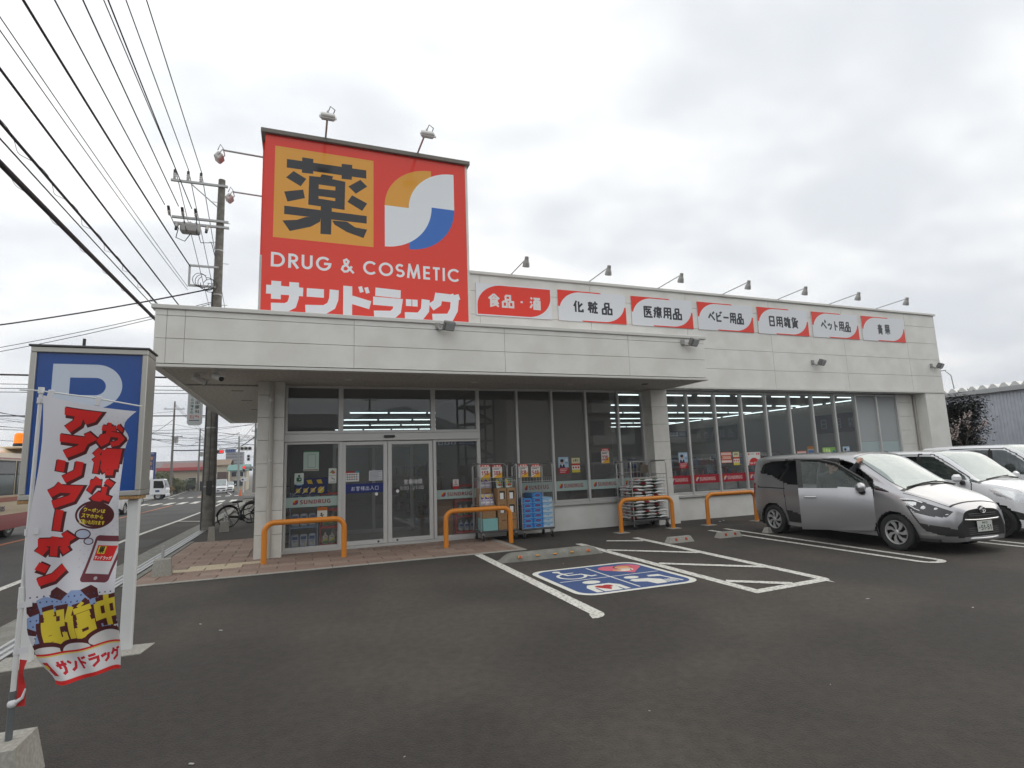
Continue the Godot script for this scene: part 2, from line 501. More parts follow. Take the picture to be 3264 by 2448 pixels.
func make_sky() -> void:
	var w := 1024
	var h := 512
	var data := PackedFloat32Array()
	data.resize(w * h * 4)
	var n1 := noise(1.1, 5, 11)
	var n2 := noise(3.0, 4, 23)
	var n3 := noise(0.6, 3, 5)
	# the brighter quarter of the overcast lies where the sun stands, high on the right
	var glow := Vector3(0.80, 0.56, 0.05).normalized()
	for y in h:
		var el := PI * (0.5 - (y + 0.5) / h)
		for x in w:
			var az := TAU * ((x + 0.5) / w)
			var d := Vector3(sin(az) * cos(el), sin(el), cos(az) * cos(el)) * Vector3(-1, 1, 1)
			var i := (y * w + x) * 4
			var c := Color(0.2, 0.19, 0.18)
			if el > -0.02:
				# a flat cloud deck seen in perspective
				var f := 1.0 / (maxf(d.y, 0.0) + 0.16)
				var q := Vector3(d.x * f, d.z * f, 0.0)
				var s := n1.get_noise_2d(q.x * 0.75 + 3.0, q.y * 1.1) * 0.75 + n2.get_noise_2d(q.x, q.y * 1.4) * 0.25
				var t := clampf(0.5 + s * 1.0 + n3.get_noise_2d(q.x, q.y) * 0.35, 0.0, 1.0)
				t = t * t * (3.0 - 2.0 * t)
				var lum := lerpf(0.71, 0.95, t)
				var g := maxf(0.0, d.dot(glow))
				lum *= 0.92 + 0.36 * pow(g, 2.0) + 0.2 * pow(g, 10.0)
				var blue := (1.0 - t) * (1.0 - 0.8 * pow(g, 3.0))
				c = Color(lum * (1.0 - 0.07 * blue), lum * (1.0 - 0.03 * blue), lum * (0.98 + 0.04 * blue))
			data[i] = c.r; data[i + 1] = c.g; data[i + 2] = c.b; data[i + 3] = 1.0
	var im := Image.create_from_data(w, h, false, Image.FORMAT_RGBAF, data.to_byte_array())
	var pm := PanoramaSkyMaterial.new()
	pm.panorama = ImageTexture.create_from_image(im)
	var sky := Sky.new()
	sky.sky_material = pm
	var e := Environment.new()
	e.background_mode = Environment.BG_SKY
	e.sky = sky
	e.tonemap_mode = Environment.TONE_MAPPER_LINEAR
	e.tonemap_exposure = 1.40
	e.sdfgi_enabled = true
	e.ssao_enabled = true
	e.ssil_enabled = true
	e.fog_enabled = true
	e.fog_density = 0.0008
	e.fog_light_color = Color(0.86, 0.88, 0.92)
	var we := WorldEnvironment.new()
	we.name = "world_environment"
	we.environment = e
	add_child(we)
	var sun := DirectionalLight3D.new()
	sun.name = "sun"
	sun.light_energy = 0.22
	sun.light_angular_distance = 60.0
	sun.light_color = Color(1.0, 0.97, 0.92)
	sun.shadow_enabled = true
	add_child(sun)
	sun.look_at_from_position(glow * 50.0, Vector3.ZERO)

func make_materials() -> void:
	# asphalt: dark binder with pale grit, worn in wide soft-edged patches
	var ai := Image.create_empty(1024, 1024, false, Image.FORMAT_RGB8)
	var r := RandomNumberGenerator.new()
	r.seed = 3
	var an := noise(0.02, 3, 9)
	for y in 1024:
		for x in 1024:
			var v := 0.86 + 0.10 * an.get_noise_2d(x, y) + (r.randf() - 0.5) * 0.30
			if r.randf() < 0.012: v += 0.22
			ai.set_pixel(x, y, Color(v, v * 0.985, v * 0.965))
	var fine := ImageTexture.create_from_image(ai)
	var patch := noise_tex(0.006, Color(0.80, 0.80, 0.81), Color(1.0, 0.995, 0.985), 512, 6, 31, 0.25, 0.75)
	var bump := NoiseTexture2D.new()
	bump.width = 512; bump.height = 512; bump.seamless = true; bump.noise = noise(0.25, 2, 77); bump.as_normal_map = true; bump.bump_strength = 3.0
	var m := mat("asphalt", L(0.074, 0.066, 0.058), 0.9)
	grained(m, fine, 2.6, patch, 9.0)
	m.normal_enabled = true; m.normal_scale = 0.5; m.normal_texture = bump
	m = mat("road_asphalt", L(0.092, 0.091, 0.09), 0.88)
	grained(m, fine, 2.0, patch, 13.0)
	var gr := noise_tex(0.05, Color(0.86, 0.86, 0.85), Color(1, 1, 1), 512, 5, 4)
	var spots := noise_tex(0.008, Color(0.965, 0.963, 0.955), Color(1, 1, 1), 512, 5, 41, 0.25, 0.75)
	grained(mat("road_paint", L(0.62, 0.61, 0.57), 0.75), noise_tex(0.04, Color(0.70, 0.70, 0.69), Color(1, 1, 1), 512, 5, 8, 0.15, 0.5), 1.3, spots, 2.0)
	grained(mat("orange_paint", L(0.42, 0.16, 0.07), 0.75), gr, 1.0)
	grained(mat("concrete", L(0.36, 0.35, 0.32), 0.9), gr, 0.9, spots, 1.7)
	grained(mat("old_concrete", L(0.25, 0.245, 0.225), 0.92), gr, 0.7, noise_tex(0.02, Color(0.86, 0.86, 0.84), Color(1, 1, 1), 512, 5, 14), 2.4)
	grained(mat("siding", L(0.80, 0.795, 0.765), 0.55), noise_tex(0.3, Color(0.96, 0.96, 0.955), Color(1, 1, 1), 512, 2, 6), 1.1, spots, 3.3)
	grained(mat("render_white", L(0.79, 0.785, 0.76), 0.75), noise_tex(0.35, Color(0.93, 0.93, 0.925), Color(1, 1, 1), 512, 2, 16), 0.8, spots, 2.9)
	grained(mat("wall_tile", L(0.66, 0.65, 0.61), 0.4), noise_tex(0.02, Color(0.96, 0.96, 0.955), Color(1, 1, 1), 256, 3, 17), 1.6)
	mat("joint", L(0.60, 0.59, 0.57), 0.9)
	grained(mat("soffit", L(0.58, 0.56, 0.52), 0.7), gr, 2.0)
	mat("coping", L(0.62, 0.615, 0.585), 0.4, 0.1)
	mat("aluminium", L(0.60, 0.60, 0.585), 0.38, 0.35)
	mat("steel", L(0.48, 0.48, 0.47), 0.35, 0.85)
	mat("galvanised", L(0.42, 0.43, 0.43), 0.5, 0.6)
	mat("dark_steel", L(0.10, 0.10, 0.105), 0.5, 0.4)
	mat("black_rubber", L(0.018), 0.75)
	mat("black_plastic", L(0.02), 0.45)
	mat("dark_grey", L(0.07), 0.6)
	mat("lamp_grey", L(0.30, 0.30, 0.29), 0.5, 0.2)
	mat("lamp_white", L(0.62, 0.62, 0.60), 0.45)
	mat("white_plastic", L(0.72), 0.4)
	mat("orange_pipe", L(0.62, 0.215, 0.02), 0.38)
	mat("cable", L(0.015, 0.015, 0.02), 0.6)
	mat("cardboard", L(0.34, 0.20, 0.10), 0.85)
	mat("lens_glass", L(0.35, 0.36, 0.36), 0.12)
	# coated shop glass: part mirror, part see-through
	var g := mat("shop_glass", Color(0.47, 0.48, 0.48, 0.0), 0.0, 0.40)
	g.transparency = BaseMaterial3D.TRANSPARENCY_ALPHA
	g = mat("car_glass", Color(0.30, 0.36, 0.34, 0.30), 0.0, 0.08)
	g.transparency = BaseMaterial3D.TRANSPARENCY_ALPHA
	g = mat("windscreen_glass", Color(0.64, 0.67, 0.67, 0.0), 0.0, 0.82)
	g.transparency = BaseMaterial3D.TRANSPARENCY_ALPHA
	g = mat("privacy_glass", Color(0.02, 0.02, 0.022), 0.03)
	g.metallic_specular = 0.6
	g = mat("clear_plastic", Color(0.9, 0.92, 0.92, 0.12), 0.02)
	g.transparency = BaseMaterial3D.TRANSPARENCY_ALPHA

# ---------------------------------------------------------------- ground, street
func flat_sheet(x0: float, z0: float, x1: float, z1: float, y: float) -> MB:
	var b := MB.new()
	b.quad(v3(x0, y, z1), v3(x1, y, z1), v3(x1, y, z0), v3(x0, y, z0))
	return b

func stripe(pts: Array, w: float, y: float) -> MB:
	# a painted line of width w along points (x, z), mitred
	var b := MB.new()
	var l := []
	for i in pts.size():
		var p: Vector2 = pts[i]
		var d0: Vector2 = (pts[i] - pts[i - 1]).normalized() if i > 0 else (pts[1] - pts[0]).normalized()
		var d1: Vector2 = (pts[i + 1] - pts[i]).normalized() if i < pts.size() - 1 else d0
		var nn := (d0.orthogonal() + d1.orthogonal()).normalized()
		nn *= 0.5 * w / maxf(0.4, nn.dot(d0.orthogonal()))
		l.append([v3(p.x - nn.x, y, p.y - nn.y), v3(p.x + nn.x, y, p.y + nn.y)])
	for i in l.size() - 1:
		var q := [l[i][0], l[i][1], l[i + 1][1], l[i + 1][0]]
		b.flat(q, v3(q[0].x, -5, q[0].z))
	return b

func road_strip(u0: float, u1: float, z0: float, z1: float, h: float, step := 6.0) -> MB:
	# between two lateral positions along the street, following its fall and bend; z0 nearer than z1
	var b := MB.new()
	var z := z0
	while z > z1 + 1e-4:
		var e := maxf(z - step, z1)
		if z > -20.0 and e < -20.0: e = -20.0
		b.quad(rp(u0, z, h), rp(u1, z, h), rp(u1, e, h), rp(u0, e, h))
		z = e
	return b

func make_ground() -> void:
	grained(mat("earth", L(0.16, 0.15, 0.13), 0.95), noise_tex(0.03, Color(0.8, 0.8, 0.78), Color(1, 1, 1), 512, 4, 55), 6.0)
	var b := MB.new()
	# one sheet to the horizon, falling with the street
	var zs := [300.0, -20.0, -120.0, -900.0]
	for i in 3:
		var ya := road_y(maxf(zs[i], -120.0)) - 0.06
		var yb := road_y(maxf(zs[i + 1], -120.0)) - 0.06
		b.quad(v3(-700, ya, zs[i]), v3(700, ya, zs[i]), v3(700, yb, zs[i + 1]), v3(-700, yb, zs[i + 1]))
	struct("ground", b, M.earth)
	struct("parking_lot", flat_sheet(-2.57, -24.0, 30.0, 26.0, 0.0), M.asphalt)
	# street
	struct("road", road_strip(-11.2, -3.2, 40, -160, -0.008), M.road_asphalt)
	var side := road_strip(-4.3, -3.2, 30, -44, -0.004)
	struct("road_shoulder", side, M.asphalt)
	struct("street_kerb", kerb_mesh(), M.old_concrete)
	var far_walk := road_strip(-13.4, -11.2, 40, -160, 0.04)
	struct("far_pavement", far_walk, M.old_concrete)
	struct("edge_line", road_strip(-4.42, -4.28, 30, -44, 0.0), M.road_paint)
	struct("far_edge_line", road_strip(-10.75, -10.6, 30, -44, 0.0), M.road_paint)
	struct("far_edge_line", road_strip(-10.75, -10.6, -68, -150, 0.0), M.road_paint)
	struct("centre_line", road_strip(-7.55, -7.38, 30, -45, 0.0), M.orange_paint)
	struct("centre_line", road_strip(-7.55, -7.38, -69, -150, 0.0), M.orange_paint)
	struct("edge_line", road_strip(-4.42, -4.28, -70, -150, 0.0), M.road_paint)
	var i := 0
	for zz in [[-46.4, -51.0], [-65.0, -68.0]]:
		for k in 8:
			var u: float = -10.05 + k * 0.86
			struct("crossing_stripe", road_strip(u, u + 0.45, zz[0], zz[1], 0.002), M.road_paint)
	# short faded marks and a patched trench in the shoulder
	struct("edge_mark", stripe([v2(-4.3, -24.5), v2(-3.3, -23.6)], 0.12, 0.001), M.road_paint)
	var trench := flat_sheet(-4.2, -17.9, -3.35, -16.0, 0.001)
	struct("trench_patch", trench, M.road_asphalt)
	# side street at the junction
	struct("side_street", road_strip(-40, -11.2, -53, -63, -0.002), M.road_asphalt)
	struct("side_street", road_strip(-3.2, 30, -53, -63, -0.002), M.road_asphalt)
	# gutter along the lot: steel grating between concrete edges
	var g := thing("gutter_grating", "galvanised steel gutter grating along the edge of the car park", "grating", v3(-2.68, 0, -12))
	g.set_meta("kind", "structure")
	for k in range(0, 26):
		var z0 := 6.5 - k * 1.0
		var m := MB.new()
		m.span(v3(-2.785, 0.004, z0 - 0.995), v3(-2.745, 0.016, z0))
		m.span(v3(-2.615, 0.004, z0 - 0.995), v3(-2.575, 0.016, z0))
		for q in range(0, 20):
			m.span(v3(-2.745, 0.004, z0 - 0.03 - q * 0.05), v3(-2.615, 0.012, z0 - 0.015 - q * 0.05))
		m.span(v3(-2.70, 0.005, z0 - 0.99), v3(-2.66, 0.013, z0))
		part(g, "grating_panel", m, M.galvanised, true)
	var ch := MB.new()
	ch.span(v3(-2.79, -0.02, -19.5), v3(-2.57, 0.002, 6.5))
	part(g, "channel", ch, M.dark_steel, true)
	make_markings()
	make_paving()

func kerb_mesh() -> MB:
	var b := MB.new()
	# low sloped concrete edge between gutter and shoulder
	var z := 6.5
	while z > -44:
		var e := z - 3.0
		for q in [[-2.79, 0.006, -2.95, 0.01], [-2.95, 0.01, -3.2, -0.002]]:
			b.quad(rp(q[2], z, q[3]), rp(q[0], z, q[1]), rp(q[0], e, q[1]), rp(q[2], e, q[3]))
		z = e
	return b

func make_markings() -> void:
	var y := 0.004
	var V := func(a, b): return v2(a, b)
	# left line of the accessible bay, hooked at its end
	var pts := [V.call(3.18, -10.46), V.call(3.09, -5.85)]
	for k in 6:
		var an := k / 5.0 * PI * 0.62
		pts.append(v2(3.09 - 0.09 + 0.09 * cos(an), -5.72 + 0.13 * sin(an)))
	struct("parking_line", stripe(pts, 0.155, y), M.road_paint)
	# hatched zone beside it: right and left lines joined at the front
	pts = [V.call(5.37, -10.5), V.call(5.29, -5.62), V.call(6.45, -5.70)]
	for k in 5:
		var an := k / 4.0 * PI / 2
		pts.append(v2(6.45 + 0.1 * sin(an), -5.80 + 0.1 * cos(an)))
	pts.append_array([V.call(6.78, -10.59)])
	struct("parking_line", stripe(pts, 0.15, y), M.road_paint)
	for q in [[6.03, -10.5, 6.64, -10.08], [5.42, -9.45, 6.60, -8.30], [5.40, -7.80, 6.56, -6.71], [5.38, -6.26, 5.98, -5.72]]:
		struct("parking_line", stripe([V.call(q[0], q[1]), V.call(q[2], q[3])], 0.14, y + 0.004), M.road_paint)
	# hairpin pairs between the ordinary bays
	for k in 4:
		var dx := k * 2.55
		var p := [V.call(8.81 + dx, -10.66), V.call(8.70 + dx, -5.95)]
		for j in range(0, 9):
			var an := PI - j / 8.0 * PI
			p.append(v2(8.88 + dx + 0.18 * cos(an), -5.93 + 0.19 * sin(an)))
		p.append_array([V.call(9.06 + dx, -5.95), V.call(9.28 + dx, -10.69)])
		struct("parking_line", stripe(p, 0.11, y), M.road_paint)
	# the blue emblem of the accessible bay
	var c := Canvas.new(1024, 1024, 2.0, Color(0.20, 0.29, 0.47))
	var blue := Color(0.20, 0.29, 0.47)
	var wh := Color(0.80, 0.80, 0.77)
	c.rect(0, 0, 2, 2, wh)
	rounded(c, 0.085, 0.085, 1.83, 1.83, 0.24, blue)
	c.rect(0.985, 0.18, 0.03, 1.66, wh)
	c.rect(0.14, 0.985, 1.74, 0.03, wh)
	# wheelchair user
	c.oval(v2(0.42, 0.24), 0.065, 0.065, wh)
	c.stroke([v2(0.43, 0.31), v2(0.47, 0.58), v2(0.70, 0.58), v2(0.78, 0.80), v2(0.88, 0.77)], 0.055, wh)
	c.stroke([v2(0.45, 0.43), v2(0.64, 0.43)], 0.045, wh)
	var ring := []
	for i in 20: ring.append(v2(0.50, 0.66) + v2(cos(-0.1 + i * 0.235), sin(-0.1 + i * 0.235)) * 0.22)
	c.stroke(ring, 0.05, wh)
	# parent and child in a heart
	var pink := Color(0.76, 0.36, 0.42)
	c.oval(v2(1.34, 0.42), 0.22, 0.20, pink); c.oval(v2(1.66, 0.42), 0.22, 0.20, pink)
	c.poly([v2(1.13, 0.49), v2(1.87, 0.49), v2(1.50, 0.90)], pink)
	c.oval(v2(1.56, 0.42), 0.15, 0.13, Color(0.78, 0.55, 0.40)); c.oval(v2(1.47, 0.62), 0.17, 0.12, Color(0.82, 0.78, 0.72)); c.oval(v2(1.36, 0.60), 0.08, 0.07, Color(0.78, 0.55, 0.40))
	var curl := []
	for i in 12: curl.append(v2(1.56, 0.42) + v2(cos(2.6 + i * 0.36) * 0.15, sin(2.6 + i * 0.36) * 0.13))
	c.stroke(curl, 0.025, Color(0.12, 0.10, 0.10))
	c.stroke([v2(1.34, 0.55), v2(1.46, 0.53), v2(1.60, 0.62), v2(1.55, 0.72)], 0.02, Color(0.12, 0.10, 0.10))
	# person with heart and cross
	c.oval(v2(0.55, 1.22), 0.14, 0.11, wh)
	c.poly([v2(0.30, 1.86), v2(0.30, 1.55), v2(0.38, 1.40), v2(0.74, 1.40), v2(0.84, 1.55), v2(0.84, 1.86)], wh)
	c.rect(0.40, 1.62, 0.03, 0.24, blue); c.rect(0.72, 1.62, 0.03, 0.24, blue)
	var red := Color(0.62, 0.13, 0.14)
	c.oval(v2(0.51, 1.56), 0.075, 0.075, red); c.oval(v2(0.64, 1.56), 0.075, 0.075, red); c.poly([v2(0.44, 1.59), v2(0.71, 1.59), v2(0.57, 1.78)], red)
	c.rect(0.63, 1.64, 0.14, 0.045, wh); c.rect(0.68, 1.59, 0.045, 0.14, wh)
	# person with stick
	c.oval(v2(1.24, 1.22), 0.12, 0.095, wh)
	c.poly([v2(1.10, 1.40), v2(1.18, 1.35), v2(1.42, 1.40), v2(1.56, 1.55), v2(1.50, 1.80), v2(1.32, 1.80), v2(1.28, 1.60), v2(1.12, 1.52)], wh)
	for i in 4: c.rect(1.53 + i * 0.05, 1.58, 0.03, 0.2, wh)
	c.stroke([v2(1.50, 1.28), v2(1.70, 1.34), v2(1.78, 1.78)], 0.05, wh); c.poly([v2(1.52, 1.20), v2(1.72, 1.22), v2(1.74, 1.34), v2(1.54, 1.32)], wh)
	# wear of the paint
	var nz := noise(0.03, 4, 71)
	for yy in range(0, c.H, 2):
		for xx in range(0, c.W, 2):
			if nz.get_noise_2d(xx, yy) > 0.46: c.im.fill_rect(Rect2i(xx, yy, 2, 2), c.im.get_pixel(xx, yy).darkened(0.16))
	var pm := printed("parking_emblem_paint", c.texture(), 0.75)
	var pl := PackedVector2Array()
	var cx := 4.225
	var cz := -7.31
	for q in [[1, 1], [-1, 1], [-1, -1], [1, -1]]:
		for i in 7:
			var an: float = i / 6.0 * PI / 2 + [0.0, PI / 2, PI, PI * 1.5][[[1, 1], [-1, 1], [-1, -1], [1, -1]].find(q)]
			pl.append(v2(q[0] * 0.67 + cos(an) * 0.26, q[1] * 0.64 + sin(an) * 0.26))
	var b := MB.new()
	b.prism(pl, 0.0, Transform3D(Basis(v3(1, 0, 0), v3(0, 0, -1), v3(0, 1, 0)), v3(cx, 0.005, cz)), Rect2(-0.93, -0.90, 1.86, 1.80))
	struct("parking_emblem", b, pm)

func rounded(c: Canvas, x: float, y: float, w: float, h: float, r: float, col: Color, xf := Transform2D()) -> void:
	var p := []
	var cs := [v2(x + w - r, y + h - r), v2(x + r, y + h - r), v2(x + r, y + r), v2(x + w - r, y + r)]
	for k in 4:
		for i in 9:
			var an := k * PI / 2 + i / 8.0 * PI / 2
			p.append(cs[k] + v2(cos(an), sin(an)) * r)
	c.poly(p, col, xf)

func make_paving() -> void:
	# brown pavers at the entrance, laid one by one with open joints
	var g := Node3D.new()
	g.name = "entrance_paving"
	add_child(g)
	g.set_meta("kind", "structure")
	var bed := flat_sheet(-2.42, -16.2, 4.02, -10.44, 0.002)
	part(g, "joint_bed", bed, mat("paving_joint", L(0.17, 0.12, 0.095), 0.95))
	var vars := []
	for c in [L(0.30, 0.215, 0.17), L(0.275, 0.19, 0.15), L(0.32, 0.235, 0.185), L(0.255, 0.18, 0.142)]:
		vars.append(grained(mat("paver%d" % vars.size(), c, 0.85), noise_tex(0.06, Color(0.84, 0.84, 0.84), Color(1, 1, 1), 256, 4, 80 + vars.size()), 0.7))
	var one := MB.new()
	one.box(v3(0, 0.006, 0), v3(0.586, 0.012, 0.286), Basis(), 0.004)
	var half := MB.new()
	half.box(v3(0, 0.006, 0), v3(0.286, 0.012, 0.286), Basis(), 0.004)
	var me := one.mesh()
	var mh := half.mesh()
	var cream := grained(mat("tactile_cream", L(0.58, 0.49, 0.34), 0.85), noise_tex(0.06, Color(0.8, 0.8, 0.8), Color(1, 1, 1), 256, 4, 99), 0.6)
	var r := 0
	var z := -10.60
	while z > -16.1:
		var x := -2.42
		var first := (r % 2) == 1
		while x < 3.97:
			var w := 0.3 if first else 0.6
			first = false
			if x + w > 4.03: w = 0.3
			var cx := x + w * 0.5
			# the shop itself stands behind the front strip
			if z < -12.45 and x < -0.84 and x + w > -0.84: w = 0.3
			cx = x + w * 0.5
			if z > -12.45 or x + w < -0.80:
				var mt: Material = vars[rng.randi() % 4]
				if r == 4 and cx > -1.9 and cx < -0.6: mt = cream
				if r == 3 and cx > -2.1 and cx < -1.2: mt = cream
				piece(g, "paver", me if w > 0.5 else mh, mt, v3(cx, 0.003 + rng.randf() * 0.002, z - 0.0))
			x += w
		z -= 0.3
		r += 1
	# concrete edging
	var k := 0
	var e := MB.new()
	e.box(v3(0, 0.006, 0), v3(0.596, 0.016, 0.10), Basis(), 0.004)
	var em := e.mesh()
	for i in 11: piece(g, "edging", em, M.concrete, v3(-2.13 + i * 0.6, 0.004, -10.385))
	for i in 3: piece(g, "edging", em, M.concrete, v3(4.08, 0.004, -10.73 - i * 0.6), Basis(Vector3.UP, PI / 2))
	for i in 10: piece(g, "edging", em, M.old_concrete, v3(-2.48, 0.004, -10.73 - i * 0.6), Basis(Vector3.UP, PI / 2))
	# raised guide bars in front of the door
	for i in 9:
		var t := MB.new()
		t.box(v3(1.25 + i * 0.13, 0.022, -12.25), v3(0.09, 0.008, 0.02), Basis(), 0.003)
		part(g, "guide_bar", t, vars[3])

# ---------------------------------------------------------------- the shop
const ZG := -12.68
const ZU := -12.25

func make_store() -> void:
	var s := thing("drugstore_building", "single storey white panelled drugstore with wide canopy and glass front", "building", v3(9, 0, -20))
	# shell behind the panels
	var b := MB.new()
	b.span(v3(-0.85, 3.52, -12.62), v3(20.38, 6.2, ZU - 0.016))
	part(s, "wall_backing", b, M.joint, true)
	b = MB.new()
	b.span(v3(20.08, 0.0, -34), v3(20.36, 6.2, -12.62))
	b.span(v3(-0.82, 0.0, -34), v3(-0.62, 6.2, -12.64))
	b.span(v3(-0.62, 0.0, -34), v3(20.08, 6.2, -33.8))
	part(s, "outer_wall", b, M.siding, true)
	b = MB.new()
	b.span(v3(-0.62, 6.0, -33.8), v3(20.08, 6.18, -12.62))
	part(s, "roof", b, M.concrete, true)
	# upper wall panels, 3 m by about 0.58 m
	var xs := [-0.83, 0.97, 3.97, 6.96, 9.96, 12.96, 15.94, 18.86, 20.38]
	var ys := [3.565, 4.09, 4.65, 5.21, 5.785, 6.2]
	for i in xs.size() - 1:
		for j in ys.size() - 1:
			if i == 0 and j > 1: continue
			var p := MB.new()
			p.box(v3((xs[i] + xs[i + 1]) / 2, (ys[j] + ys[j + 1]) / 2, ZU - 0.012), v3(xs[i + 1] - xs[i] - 0.008, ys[j + 1] - ys[j] - 0.009, 0.024), Basis(), 0.004)
			part(s, "siding_panel", p, M.siding, true)
	b = MB.new()
	b.box(v3(12.0, 6.235, ZU - 0.1), v3(16.84, 0.075, 0.30), Basis(), 0.01)
	part(s, "coping", b, M.coping, true)
	b = MB.new()
	b.box(v3(9.8, 3.54, ZU - 0.14), v3(21.2, 0.045, 0.33), Basis(), 0.006)
	part(s, "wall_trim", b, M.coping, true)
	# canopy
	var c := thing_part(s, "canopy")
	b = MB.new()
	b.span(v3(-2.28, 3.54, -12.20), v3(9.05, 4.42, -10.63))
	b.span(v3(-2.28, 3.54, -22.2), v3(-0.86, 4.42, -12.20))
	part(c, "canopy_core", b, M.joint, true)
	var cx := [-2.31, -2.13, -1.86, 0.93, 3.95, 6.94, 9.08]
	var cy := [3.535, 3.965, 4.36, 4.47]
	for i in cx.size() - 1:
		for j in 3:
			var p := MB.new()
			p.box(v3((cx[i] + cx[i + 1]) / 2, (cy[j] + cy[j + 1]) / 2, -10.617), v3(cx[i + 1] - cx[i] - 0.006, cy[j + 1] - cy[j] - 0.008, 0.024), Basis(), 0.004)
			part(c, "fascia_panel", p, M.siding, true)
	for i in 4:
		for j in 3:
			var p := MB.new()
			var z0 := -10.65 - i * 2.9
			p.box(v3(-2.295, (cy[j] + cy[j + 1]) / 2, z0 - 1.45), v3(0.024, cy[j + 1] - cy[j] - 0.008, 2.892), Basis(), 0.004)
			part(c, "fascia_panel", p, M.siding, true)
	for j in 3:
		var p := MB.new()
		p.box(v3(9.065, (cy[j] + cy[j + 1]) / 2, -11.44), v3(0.024, cy[j + 1] - cy[j] - 0.008, 1.60), Basis(), 0.004)
		part(c, "fascia_panel", p, M.siding, true)
	b = MB.new()
	b.box(v3(3.385, 4.51, -10.68), v3(11.50, 0.075, 0.22), Basis(), 0.008)
	b.box(v3(-2.25, 4.508, -16.5), v3(0.20, 0.072, 11.4), Basis(), 0.008)
	part(c, "coping", b, M.coping, true)
	b = MB.new()
	b.box(v3(3.385, 3.5, -10.66), v3(11.46, 0.05, 0.12), Basis(), 0.006)
	b.box(v3(-2.265, 3.5, -16.5), v3(0.13, 0.05, 11.5), Basis(), 0.006)
	b.box(v3(9.04, 3.5, -11.48), v3(0.10, 0.05, 1.5), Basis(), 0.006)
	part(c, "drip_edge", b, M.coping, true)
	# soffit boards with fine joints
	for i in 5:
		var x0 := -2.2 + i * 2.24
		for j in 2:
			var p := MB.new()
			var z0 := -10.72 - j * 0.98
			p.span(v3(x0 + 0.003, 3.492, z0 - 0.974), v3(x0 + 2.237, 3.51, z0 - 0.003))
			part(c, "soffit_board", p, M.soffit, true)
	for i in 5:
		for j in 1:
			var p := MB.new()
			p.span(v3(-2.2, 3.492, -14.80 - i * 1.9 + 0.006), v3(-0.86, 3.51, -12.69 - i * 1.9 - 0.2))
			part(c, "soffit_board", p, M.soffit, true)
	for q in [[0.9, -11.7], [3.6, -11.7], [6.0, -11.75], [7.9, -11.45]]:
		var d := MB.new()
		d.lathe([v2(0.0, 0.0), v2(0.075, 0.0), v2(0.09, 0.012)], 20, Transform3D(Basis(), v3(q[0], 3.481, q[1])))
		part(c, "downlight", d, M.dark_grey if q[0] > 7 else M.lamp_white, true)
	for q in [[-1.3, -13.6], [-1.25, -15.4], [-1.2, -17.6]]:
		var d := MB.new()
		d.span(v3(q[0] - 0.12, 3.484, q[1] - 0.02), v3(q[0] + 0.12, 3.4915, q[1] + 0.02))
		part(c, "vent_slot", d, M.dark_grey, true)
	# pillars of pale tiles
	pillar(s, "entrance_pillar", -0.79, -0.56, -12.17, -12.72)
	pillar(s, "entrance_pillar", -0.50, -0.29, -12.17, -12.72)
	var bk := MB.new()
	bk.span(v3(-0.78, 0, -12.72), v3(-0.30, 3.5, -12.30))
	part(s, "pillar_core", bk, M.wall_tile, true)
	var dp := MB.new()
	dp.rod(v3(-0.53, 0.02, -12.13), v3(-0.53, 3.49, -12.13), 0.048, -1, 14)
	var pipe := part(s, "downpipe", dp, mat("pipe_beige", L(0.40, 0.38, 0.34), 0.5), true)
	for y in [0.7, 1.9, 3.1]:
		var br := MB.new()
		br.tube([v3(-0.53, y - 0.015, -12.13), v3(-0.53, y + 0.015, -12.13)], 0.056, 14)
		part(pipe, "pipe_clamp", br, M.steel, true)
	pillar(s, "wall_pillar", 8.60, 9.10, -12.245, -12.70, 0.72)
	b = MB.new()
	b.span(v3(8.585, 0.0, -12.72), v3(9.24, 0.72, -12.24))
	part(s, "pillar_base", b, M.render_white, true)
	# plinth walls under the windows, sills
	for q in [[4.05, 8.60], [9.24, 19.40]]:
		var p := MB.new()
		p.span(v3(q[0], 0, -12.95), v3(q[1], 0.60, ZG - 0.01))
		part(s, "plinth", p, M.render_white, true)
		var st := MB.new()
		st.box(v3((q[0] + q[1]) / 2 - (0.45 if q[0] > 9 else 0.0), 0.64, ZG - 0.02), v3(q[1] - q[0] - (0.9 if q[0] > 9 else 0.0), 0.075, 0.16), Basis(), 0.01)
		part(s, "window_sill", st, M.aluminium, true)
	b = MB.new()
	b.span(v3(-0.29, 0.0, -12.80), v3(4.02, 0.06, -12.60))
	part(s, "threshold", b, M.aluminium, true)
	# windows: mullions and panes one by one
	var fm := MB.new()
	var top := 3.49
	var mull := [4.96, 5.90, 6.86, 7.82]
	glazing(s, [3.97, 4.96, 5.90, 6.86, 7.82, 8.58], 0.68, top)
	glazing(s, [9.27, 10.04, 11.0, 11.95, 12.87, 13.80, 14.73, 15.66, 16.60, 17.55, 18.50], 0.68, top)
	# entrance: side lights, transom, sliding doors
	for q in [[-0.285, 0.84], [2.88, 3.97]]:
		window_unit(s, q[0], q[1], 0.06, 2.28)
	var tr := MB.new()
	tr.box(v3(1.84, 2.365, ZG + 0.02), v3(4.30, 0.17, 0.16), Basis(), 0.01)
	part(s, "transom_bar", tr, M.aluminium, true)
	for q in [[-0.285, 0.84], [0.84, 2.88], [2.88, 3.97]]:
		window_unit(s, q[0], q[1], 2.452, 3.49)
	var sn := MB.new()
	sn.box(v3(1.87, 2.37, ZG + 0.13), v3(0.24, 0.055, 0.06), Basis(), 0.012)
	part(s, "door_sensor", sn, M.dark_grey, true)
	for q in [[0.86, 1.838], [1.846, 2.86]]:
		door_leaf(s, q[0], q[1])
